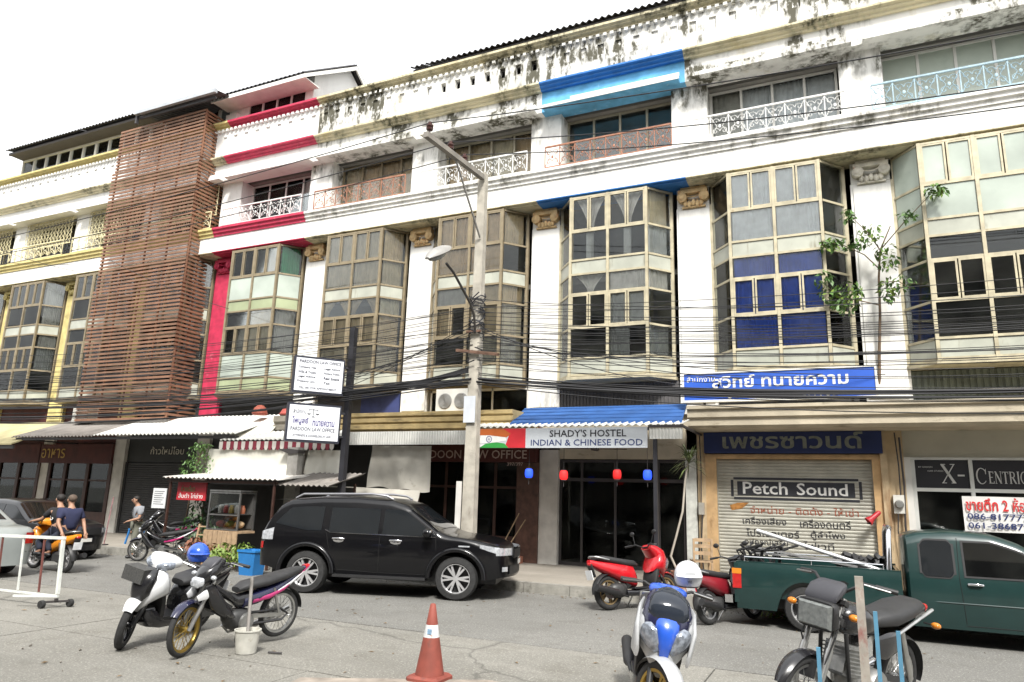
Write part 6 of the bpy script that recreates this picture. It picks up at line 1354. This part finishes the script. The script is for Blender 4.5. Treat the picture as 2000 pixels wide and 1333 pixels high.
off = lambda x, y=0: (-1.0+x*math.cos(OSZ)-y*math.sin(OSZ), -6.55+x*math.sin(OSZ)+y*math.cos(OSZ), 0)
pr, sh = person('rider in black shirt with white back print gripping the orange scooter', off(-.18), OSZ, d, TSH, JEAN, HAIR, sc=1.0)
r5 = random.Random(4); mb = MB()
for i in range(14): mb.obox((-.10+r5.uniform(-.004,.004),r5.uniform(-.11,.11),1.22+r5.uniform(-.13,.12)),(.006,.05+r5.random()*.03,.025),(r5.uniform(-.8,.8),0,0))
for i in range(6): mb.obox((.02+r5.uniform(-.05,.05),.195,1.1+r5.uniform(0,.1)),(.05,.006,.02),(0,r5.uniform(-.8,.8),0))
mb.build('back_print', WHITEINK, pr)
d2 = sit(.0,.05); d2['arms'] = [((.04,-.2,1.30),(-.02,-.27,1.06),(-.16,-.25,.86)),((.04,.2,1.30),(-.02,.28,1.06),(-.18,.25,.86))]
person('passenger in navy shirt with cropped hair sitting at the back of the orange scooter', off(-.58), OSZ, d2, NAVYT, JEAN, HAIRG)
d3 = dict(pelvis=(0,0,.92), waist=(.01,0,1.07), chest=(.03,0,1.26), neck0=(.06,0,1.42), neck=(.09,0,1.49), head=(.14,0,1.585), legs=[((0,-.1,.88),(.03,-.11,.50),(-.02,-.12,.09)),((0,.1,.88),(.08,.11,.50),(.06,.12,.09))], toes=[(.12,-.14,.05),(.2,.14,.05)],
    arms=[((.03,-.2,1.36),(.0,-.25,1.10),(.06,-.24,.84)),((.03,.2,1.36),(.04,.28,1.10),(.26,.16,1.02))])
mn, sh = person('man in grey shirt and olive trousers with a shoulder strap, standing by motorbikes', (-2.35,-3.42,0), R(-115), d3, GREYT, KHAKI, HAIR, sc=.95)
MB().tube([(.10,-.14,1.42),(.19,.0,1.26),(.17,.13,1.08),(.0,.17,.98),(-.14,.05,1.15),(-.1,-.12,1.40)],.014,6,False,True).build('shoulder_strap', BLKPL, mn, 60)
tag(MB().blob((-2.62,-3.30,.70),(.07,.05,.10),12,8,None,.8).build('plastic_bag', WHITEINK, None, 60), 'small white bag in the hand of the standing man', 'bag')
# ------------------------------------------------------------------ helmets
def helmet(label, loc, rz, mat, r=.13, visor=True, tilt=0):
    o = thing('helmet', label, 'helmet', loc, rz, None, tilt); rings = []
    for j in range(12):
        ph = R(-38+128*j/11); rings.append([(r*1.12*math.cos(ph)*math.cos(2*math.pi*i/20), r*.95*math.cos(ph)*math.sin(2*math.pi*i/20), r*1.02*math.sin(ph)) for i in range(20)])
    MB().loft(rings, False).loft([[(q[0]*.9,q[1]*.9,q[2]*.92) for q in ring] for ring in rings], False).build('shell', mat, o, 60)
    MB().tube([(r*.9*math.cos(R(38))*1.12*math.cos(2*math.pi*i/20),r*.95*.9*math.cos(R(38))*math.sin(2*math.pi*i/20),-r*.63) for i in range(20)],.012,6,False,True).build('rim', BLKPL, o, 60)
    if visor: MB().grid(12, 4, lambda u, v: (r*1.16*math.cos(R(lerp(-60,60,u)))+.04*v*math.cos(R(lerp(-60,60,u))), r*1.0*math.sin(R(lerp(-60,60,u))), r*lerp(.15,.02,v))).build('peak', mat, o, 60)
    return o
helmet('glossy blue helmet on the seat of the white scooter', (7.02,-9.78,1.0), R(-30), PB, .15)
wh_ = helmet('white helmet with small badge hung on the blue scooter handlebar', (13.74,-10.2,1.22), R(-70), PW, .135)
shell('goggle_print', PS, wh_, [(.148,.02,.05,.03),(.152,.02,.03,.02)], 10, .8)
text('YSS', INK, wh_, (.152,-.03,-.05), (R(90),0,R(90)), .02)
# ------------------------------------------------------------------ cone, bucket, barrier, posts
o = thing('traffic_cone', 'worn orange traffic cone with white band in the foreground', 'cone', (11.05,-10.25,.004))
CONE = M('faded_orange_cone',(.23,.055,.038),.7,var=.25,vs=6,dirt=(.13,.05,.04),da=.45,ds=7)
MB().lathe([(.152,.05),(.085,.42),(.084,.42)],28,None,False).lathe([(.0635,.54),(.03,.74),(.018,.75),(.0,.75)],28,None,False).build('body', CONE, o, 50)
MB().lathe([(.0855,.418),(.064,.541)],28,None,False).build('reflective_band', M('scuffed_white_band',(.62,.63,.63),.5,var=.2,vs=20,dirt=(.45,.12,.06),da=.42,ds=14), o, 60); MB().obox((.02,-.078,.48),(.05,.006,.05),(R(-8),0,0)).build('band_badge', M('badge_blue',(.2,.32,.45),.5,var=.4,vs=40), o)
MB().loft([[(sx*a,sy*a,z) for sx, sy in ((-1,-.8),(-.8,-1),(.8,-1),(1,-.8),(1,.8),(.8,1),(-.8,1),(-1,.8))] for a, z in ((.19,0),(.19,.03),(.165,.05),(.15,.052))]).build('base', CONE, o)
o = thing('bucket', 'cement filled white bucket with a pipe beside the dark motorbike', 'bucket', (8.58,-10.33,.004))
BKT = M('dirty_white_bucket',(.50,.49,.44),.7,var=.2,vs=8,dirt=(.26,.23,.18),da=.45,ds=7)
MB().lathe([(.0,0),(.115,0),(.145,.24),(.155,.245),(.155,.26),(.14,.26),(.135,.2),(0,.2)],24).build('body', BKT, o, 40); MB().tube([(.0,.0,.2),(-.04,.02,.84)],.02,8).build('pipe', M('grey_pipe',(.32,.30,.28),.6,metal=.2,var=.2), o, 60)
o = thing('steel_rod', 'short dark rod lying on the ground near the bucket', 'rod', (8.82,-10.22,0)); MB().tube([(0,0,.016),(.16,.05,.016)],.012,6).build('rod', DKFR, o)
o = thing('rolling_barrier', 'white and rust striped steel barrier on casters at the left edge', 'barrier', (3.8,-9.55,0), R(4))
WST = M('chipped_white_steel',(.66,.68,.64),.5,var=.15,vs=8,dirt=(.3,.18,.12),da=.3,ds=9); RST = M('red_brown_steel',(.16,.055,.045),.7,var=.3,vs=8)
MB().beam((.03,0,1.04),(-3.2,0,.98),.045,.045).build('top_rail', WST, o)
for i, x in enumerate((0,-.42,-.9,-1.4,-1.9,-2.4,-2.9)): MB().beam((x,0,1.01),(x+.06,-.0,.2),.045 if i == 0 else .024,.045 if i == 0 else .024).build('upright', WST if i % 2 == 0 else RST, o)
MB().beam((.08,0,.17),(-3.1,0,.17),.035,.03).beam((.08,0,.168),(-.5,-.3,.168),.035,.028).build('bottom_rail', WST, o); MB().beam((.08,-.02,.14),(.08,-.02,.1),.04,.04).beam((-.04,-.16,.09),(.16,.16,.09),.04,.03).build('caster_fork', DKFR, o)
for x, y in ((-.04,-.16),(.16,.16),(-2.9,-.14),(-2.7,.14)): MB().lathe([(.0,-.03),(.055,-.03),(.06,-.02),(.06,.02),(.055,.03),(0,.03)],16,Matrix.Translation((x,y,.06)) @ Matrix.Rotation(R(90),4,'X')).build('caster', TYRE, o, 40)
o = thing('wooden_post', 'peeling red and white timber post in front of the black motorbike', 'post', (15.17,-10.6,0))
MB().loft([[(-.035,-.025,0),(.035,-.025,0),(.035,.025,0),(-.035,.025,0)],[(-.03,-.022,1.35),(.03,-.022,1.35),(.03,.022,1.35),(-.03,.022,1.35)]]).build('shaft', M('peeling_painted_timber',(.33,.30,.26),.85,var=.3,vs=8,dirt=(.22,.07,.06),da=.6,ds=5,dst=(1,1,.6)), o); MB().lathe([(0,0),(.16,0),(.17,.1),(0,.1)],20).build('concrete_foot', BKT, o)
o = thing('blue_rack', 'open blue steel rack with three uprights at the bottom right', 'rack', (15.25,-10.58,0))
BST = M('light_blue_steel',(.09,.24,.36),.5,var=.15,vs=8)
for x, y, z in ((.02,0,1.09),(.17,.0,.96),(-.41,.0,.78)): MB().beam((x,y,.02),(x,y,z),.03,.03).build('upright', BST, o)
MB().beam((-.43,0,.03),(.2,0,.03),.03,.03).beam((-.41,.0,.032),(-.41,-.4,.032),.03,.025).beam((.17,0,.032),(.17,-.4,.032),.03,.025).build('foot_rail', BST, o)
# ------------------------------------------------------------------ plants
def leafm(n, c, d): return M('leaf_'+n, c, .5, var=.3, vs=4, dirt=d, da=.5, ds=3)
LG = leafm('green',(.085,.17,.04),(.14,.23,.05)); LD = leafm('dark',(.03,.075,.02),(.06,.11,.03)); LY = leafm('yellow_green',(.16,.24,.04),(.24,.28,.06)); LR = leafm('red_brown',(.20,.07,.03),(.24,.19,.05)); BARK = M('bark',(.16,.11,.07),.9,var=.3,vs=12)
def leaves(name, mat, parent, blobs, n, size, seed, long=1.7, droop=.3):
    rr = random.Random(seed); mb = MB()
    for i in range(n):
        c, rad = blobs[i % len(blobs)]
        while True:
            q = Vector((rr.uniform(-1,1),rr.uniform(-1,1),rr.uniform(-1,1)))
            if q.length < 1 and (q.length > .35 or rr.random() < .3): break
        p = Vector((c[0]+q.x*rad[0], c[1]+q.y*rad[1], c[2]+q.z*rad[2])); s = size*rr.uniform(.6,1.25)
        e = Euler((rr.uniform(-.9,.9), rr.uniform(-.2,.9)+droop, rr.uniform(0,6.28))).to_matrix()
        a, b, cc, d, f = [p+e @ Vector(v)*s for v in ((0,0,0),(.5*long,.32,.06),(long,0,-.12),(.5*long,-.32,.06),(.5*long,0,-.03))]
        mb.add([a,b,cc,d,f],[(0,4,1),(1,4,2),(2,4,3),(3,4,0)])
    o = mb.build(name, mat, parent, 70); return o
tr = thing('fig_sapling', 'spindly fig sapling growing out of the white pillar', 'tree', (15.85,-.16,4.6))
B = lambda *p: [(x-15.85,y+.16,z-4.6) for x, y, z in p]
MB().tube(B((15.9,-.1,4.4),(15.95,-.25,5.2),(16.02,-.34,6.0),(16.05,-.42,6.8),(16.12,-.5,7.4),(16.35,-.58,7.9)),[.035,.032,.028,.024,.018,.01],7).tube(B((16.03,-.36,6.2),(15.7,-.6,6.25),(15.2,-.85,6.35),(14.9,-.95,6.7)),[.014,.012,.01,.006],6).tube(B((16.07,-.45,7.0),(15.8,-.6,7.3),(15.3,-.85,7.55),(15.05,-.95,7.5)),[.014,.012,.009,.006],6).tube(B((16.12,-.5,7.4),(15.9,-.6,7.8),(15.55,-.8,8.2)),[.013,.01,.006],6).tube(B((16.12,-.5,7.4),(16.6,-.7,7.9),(17.2,-.95,8.45)),[.013,.01,.006],6).tube(B((16.05,-.42,6.7),(16.4,-.7,6.6),(16.6,-.8,6.4)),[.012,.01,.006],6).build('trunk', BARK, tr, 60)
cl = [((x-15.85,y+.16,z-4.6),r_) for x, y, z, r_ in ((15.15,-.9,6.35,(.3,.16,.28)),(14.95,-.95,6.75,(.2,.14,.2)),(15.5,-.85,6.45,(.22,.15,.25)),(15.35,-.9,6.1,(.25,.15,.16)),(15.15,-.9,7.55,(.22,.14,.15)),(15.55,-.75,7.55,(.25,.14,.18)),(15.9,-.65,7.75,(.28,.15,.25)),(15.55,-.8,8.2,(.14,.12,.16)),(17.2,-.95,8.45,(.2,.14,.16)),(16.7,-.75,8.05,(.18,.13,.15)),(16.2,-.55,7.2,(.25,.16,.35)),(16.5,-.75,6.55,(.2,.14,.22)),(16.2,-.6,6.5,(.2,.12,.3)))]
leaves('crown', LG, tr, cl, 560, .10, 2, 1.5); leaves('young_leaves', LY, tr, cl[::2], 240, .10, 8, 1.5)
# dracaena by the hostel column
dr = thing('dracaena_plant', 'tall thin dracaena with a spiky crown beside the hostel column', 'plant', (12.0,-2.2,.22))
MB().lathe([(0,0),(.15,0),(.2,.3),(.21,.32),(.18,.32),(.17,.27),(0,.27)],20).build('pot', M('terracotta_pot',(.30,.14,.09),.8,var=.2), dr, 40)
MB().tube([(-.05,0,.27),(-.2,0,.6),(-.08,0,1.0),(.06,0,1.5),(.12,0,2.1),(.2,0,2.55)],[.025,.024,.022,.022,.02,.018],8).build('trunk', M('pale_stem',(.40,.36,.30),.8,var=.2), dr, 60)
mb = MB(); rr = random.Random(6)
for i in range(70):
    a = rr.uniform(0,6.28); el_ = rr.uniform(-.5,1.2); L_ = rr.uniform(.3,.5); p0 = Vector((.2,0,2.5+rr.uniform(-.1,.12))); dd = Vector((math.cos(a)*math.cos(el_),math.sin(a)*math.cos(el_),math.sin(el_))); sd = dd.cross(Vector((0,0,1))).normalized()*.016
    m_ = p0+dd*L_*.55; e_ = p0+dd*L_+Vector((0,0,-.10*math.cos(el_))); mb.add([p0-sd*.6,p0+sd*.6,m_+sd,m_-sd,e_],[(0,1,2,3),(3,2,4)])
mb.build('crown', M('dracaena_leaf',(.10,.13,.045),.45,var=.35,vs=8), dr, 70)
# climbing vine, bush, border plants
v = thing('climbing_vine', 'bushy green vine hanging beside the white tarp', 'plant', (-1.5,-2.5,.2))
MB().tube([(-.2,0,0),(-.15,.05,1.2),(0,0,2.2),(.2,0,2.8)],.02,6).build('stem', BARK, v, 60); leaves('foliage', LG, v, [((.0,0,2.6),(.35,.25,.35)),((-.25,0,2.25),(.35,.25,.25)),((.3,0,2.35),(.3,.25,.35)),((.15,0,2.85),(.25,.2,.15))], 420, .075, 3, 1.5)
v = thing('shade_bush', 'dark leafy bush in the shade left of the food stall', 'plant', (-.6,-2.9,.2)); MB().tube([(0,0,0),(.05,0,.6),(0,0,1.2)],.02,6).build('stem', BARK, v, 60); leaves('foliage', LD, v, [((0,0,1.1),(.4,.3,.4)),((-.2,0,.7),(.4,.3,.4)),((.3,0,.6),(.35,.3,.4))], 340, .09, 4)
for x, y, m_, lb, sd, h in ((.55,-4.0,LR,'reddish croton plant in front of the parked dark motorbike',5,.5),(1.0,-4.15,LR,'yellow and red croton behind the blue helmet',6,.42),(1.6,-4.1,LY,'pale green potted plant left of the blue bin',7,.42),(2.1,-4.0,LY,'light green leafy plant beside the blue bin',8,.45),(1.9,-4.55,LY,'low yellow green plant in front of the stall',9,.34)):
    v = thing('potted_plant', lb, 'plant', (x,y,0)); MB().lathe([(0,0),(.12,0),(.15,.2),(.16,.21),(.13,.21),(0,.18)],16).build('pot', M('dark_pot',(.05,.045,.04),.7), v, 40); MB().tube([(0,0,.18),(0,0,.38)],.012,5).build('stem', BARK, v); leaves('foliage', m_, v, [((0,0,h),(.28,.25,.24))], 150, .085, sd, 2.0)
w_ = thing('weed_tuft', 'tuft of grass under the pickup tail by the kerb', 'plant', (13.9,-3.5,0)); leaves('blades', LY, w_, [((0,0,.06),(.4,.12,.07)),((.5,0,.05),(.3,.1,.06))], 160, .05, 12, 2.6); leaves('dead_blades', LR, w_, [((.2,0,.04),(.5,.12,.04))], 30, .04, 13, 2.4)
# ------------------------------------------------------------------ food stall
o = thing('food_stall', 'food stall with thin metal roof left of the black car', 'stall', (0,-3.3,0))
corr(-1.35, 2.6, (-.35,2.14), (1.15,2.3), .16, .02).build('roof_sheet', M('rusty_white_sheet',(.58,.56,.52),.6,var=.2,vs=2,dirt=(.25,.09,.05),da=.45,ds=1.6), o, 60); corr(2.45, 4.1, (-.2,2.02), (1.15,2.36), .16, .02).build('roof_sheet', STEELG, o, 60)
for x, y in ((-1.2,-.2),(-1.2,1.0),(2.4,-.2),(3.9,1.0)): MB().box(x-.025,x+.025,y-.025,y+.025,.0 if y < .1 else .2,2.1).build('post', BROWNW, o)
MB().box(-1.3,2.5,-.22,-.18,2.02,2.08).build('beam', BROWNW, o); MB().box(-1.2,3.9,.98,1.0,.2,2.0).build('back_sheet', INTD, o)
c_ = thing('food_cart', 'glass fronted food cart on a plank base under the stall roof', 'cart', (1.08,-3.5,0))
WD = M('raw_timber',(.36,.25,.15),.8,var=.3,vs=9); fm = MB()
for x in (-.5,.5):
    for y in (-.25,.25): fm.box(x-.02,x+.02,y-.02,y+.02,.88,1.80)
for z in (.9,1.25,1.78): fm.box(-.48,.48,-.27,-.24,z-.015,z+.015); fm.box(-.48,.48,.24,.27,z-.015,z+.015)
fm.build('cabinet_frame', STEEL, c_); MB().box(-.52,.52,-.28,.28,1.81,1.85).build('cabinet_top', STEEL, c_); pbox('pane', GL, c_, -.478,.478,-.256,-.25,.92,1.76)
MB().box(-.47,.47,-.2,.22,1.26,1.28).build('shelf', STEEL, c_); MB().box(-.5,.5,.21,.23,.92,1.75).build('back_panel', INTD, c_)
for i in range(5): MB().lathe([(0,0),(.07,0),(.075,.12),(.05,.17),(.05,.2),(0,.2)],12,Matrix.Translation((-.36+.18*i,0,1.285))).build('jar', M('jar_%d' % i,[(.6,.6,.55),(.4,.05,.05),(.55,.4,.1),(.6,.58,.55),(.3,.1,.05)][i],.3), c_, 40)
for i in range(3): MB().blob((-.3+.3*i,0,1.02),(.13,.13,.09),12,8).build('food_heap', M('food_%d' % i,[(.45,.06,.05),(.1,.2,.05),(.5,.35,.2)][i],.7,var=.3,vs=20), c_, 60)
for i in range(7): MB().box(-.55+.16*i,-.55+.16*i+.145,-.30,-.27,.12,.86).build('plank', WD, c_)
MB().box(-.56,.56,-.27,.28,.82,.875).build('counter', WD, c_)
for x in (-.5,.5): MB().box(x-.03,x+.03,-.26,.26,.0,.12).build('foot', WD, c_)
ld = thing('wooden_rack', 'narrow timber rack like a short ladder beside the food cart', 'rack', (.28,-3.85,0), R(6))
for x in (0,.26): MB().beam((x,0,0),(x+.03,.12,1.0),.04,.04).build('rail', WD, ld)
for k in range(5): MB().beam((.01+.006*k,.015+.024*k,.14+.2*k),(.27+.006*k,.015+.024*k,.14+.2*k),.03,.03).build('rung', WD, ld)
bn = thing('plastic_bin', 'light blue plastic bin behind the rear of the black car', 'bin', (2.75,-4.35,0)); MB().loft([[(sx*a,sy*a,z) for sx, sy in ((-1,-.8),(-.8,-1),(.8,-1),(1,-.8),(1,.8),(.8,1),(-.8,1),(-1,.8))] for a, z in ((.2,0),(.25,.5),(.27,.5),(.27,.54),(.24,.54),(.19,.04))]).build('body', M('blue_plastic',(.02,.17,.45),.45,var=.15), bn, 30); MB().tube([(-.25,-.1,.5),(-.3,0,.42),(-.25,.1,.5)],.012,5).build('handle', M('blue_plastic',(.02,.17,.45),.45,var=.15), bn)
# odds: blue chair in shade, red objects on the canopy, sticks, wooden chair
st_ = thing('plastic_stool', 'blue plastic stool in the shade by the dark shutter', 'stool', (-3.9,-2.2,.22)); MB().box(-.17,.17,-.17,.17,.40,.44).build('seat', M('blue_plastic',(.02,.17,.45),.45,var=.15), st_)
for sx in (-1,1):
    for sy in (-1,1): MB().beam((sx*.19,sy*.19,0),(sx*.14,sy*.14,.4),.04,.04).build('leg', MATS['blue_plastic'], st_)
o = thing('striped_pole', 'thin pink barber-like rod standing on the pavement edge left of the man', 'pole', (-4.3,-2.9,.2)); MB().tube([(0,0,0),(.12,0,1.35)],.018,7).build('rod', M('pinkish_rod',(.35,.2,.2),.6,var=.4,vs=14), o, 60); MB().lathe([(0,0),(.12,0),(.12,.03),(0,.04)],16).build('foot', DKFR, o)
for x, lb, r_, c in ((-.55,'low red clay bowl on the sooty canopy edge',.22,(.33,.08,.05)),(.75,'upturned red basin on the sooty canopy behind the light box',.4,(.50,.10,.08))):
    o = thing('clay_basin', lb, 'basin', (x,-1.25,3.98 if x > 0 else 4.05)); MB().lathe([(.0,.0),(r_*.95,.0),(r_,.05),(r_*.8,.2),(r_*.4,.28),(0,.3)],20).build('bowl', M('clay_%d' % int(r_*100),c,.7,var=.25,vs=6,dirt=(.5,.35,.3),da=.35,ds=5), o, 40)
    MB().tube([(r_*math.cos(i*math.pi/8),r_*math.sin(i*math.pi/8),.045) for i in range(16)],.015,6,False,True).build('lip', MATS['clay_%d' % int(r_*100)], o, 60)
for k, lb in enumerate(('pale broomstick leaning by the brick step','thinner bamboo stick leaning by the brick step')): tag(MB().tube([(7.2+.12*k,-1.0,.3),(7.55+.18*k,-.3,1.5-.15*k)],.014,6).build('leaning_stick', WD, None, 60), lb, 'stick')
ch = thing('wooden_chair', 'old wooden chair between the hostel column and dracaena', 'chair', (12.3,-1.6,.25), R(200))
for x in (-.18,.18): MB().box(x-.02,x+.02,-.2,-.16,0,.45).build('leg', WD, ch); MB().box(x-.02,x+.02,.16,.2,0,.92).build('leg', WD, ch)
MB().box(-.2,.2,-.21,.2,.451,.48).build('seat', WD, ch)
for z in (.6,.74,.86): MB().box(-.159,.159,.17,.19,z,z+.07).build('back_slat', WD, ch)

# ------------------------------------------------------------------ grit, leaves and litter on the ground
rr = random.Random(21); mb = MB(); mb2 = MB()
for i in range(520):
    if i % 3: x, y = rr.uniform(-8,20), -3.24-abs(rr.gauss(0,.18))
    else: x, y = rr.uniform(-2,18), rr.uniform(-12.5,-3.6)
    s_ = rr.uniform(.006,.022); mb.obox((x,y,s_*.35),(s_*rr.uniform(.8,2),s_,s_*.8),(rr.random(),rr.random(),rr.random()*6))
tag(mb.build('grit', M('road_grit',(.18,.165,.14),.9,var=.4,vs=30)), 'grit and small stones lying along the kerb and street', 'grit', kind='stuff')
for i in range(170):
    x, y = (rr.uniform(-6,19), -3.3-abs(rr.gauss(0,.3))) if i % 2 else (rr.uniform(3,16), rr.uniform(-12,-4)); a = rr.random()*6; s_ = rr.uniform(.025,.05)
    c, s2 = math.cos(a)*s_, math.sin(a)*s_
    mb2.add([(x-c,y-s2,.008),(x-s2*.4,y+c*.4,.014),(x+c,y+s2,.009),(x+s2*.4,y-c*.4,.016)],[(0,1,2,3)])
tag(mb2.build('fallen_leaves', M('dry_leaf',(.20,.13,.06),.9,var=.5,vs=9)), 'dry fallen leaves and scraps scattered on the street', 'leaves', kind='stuff')
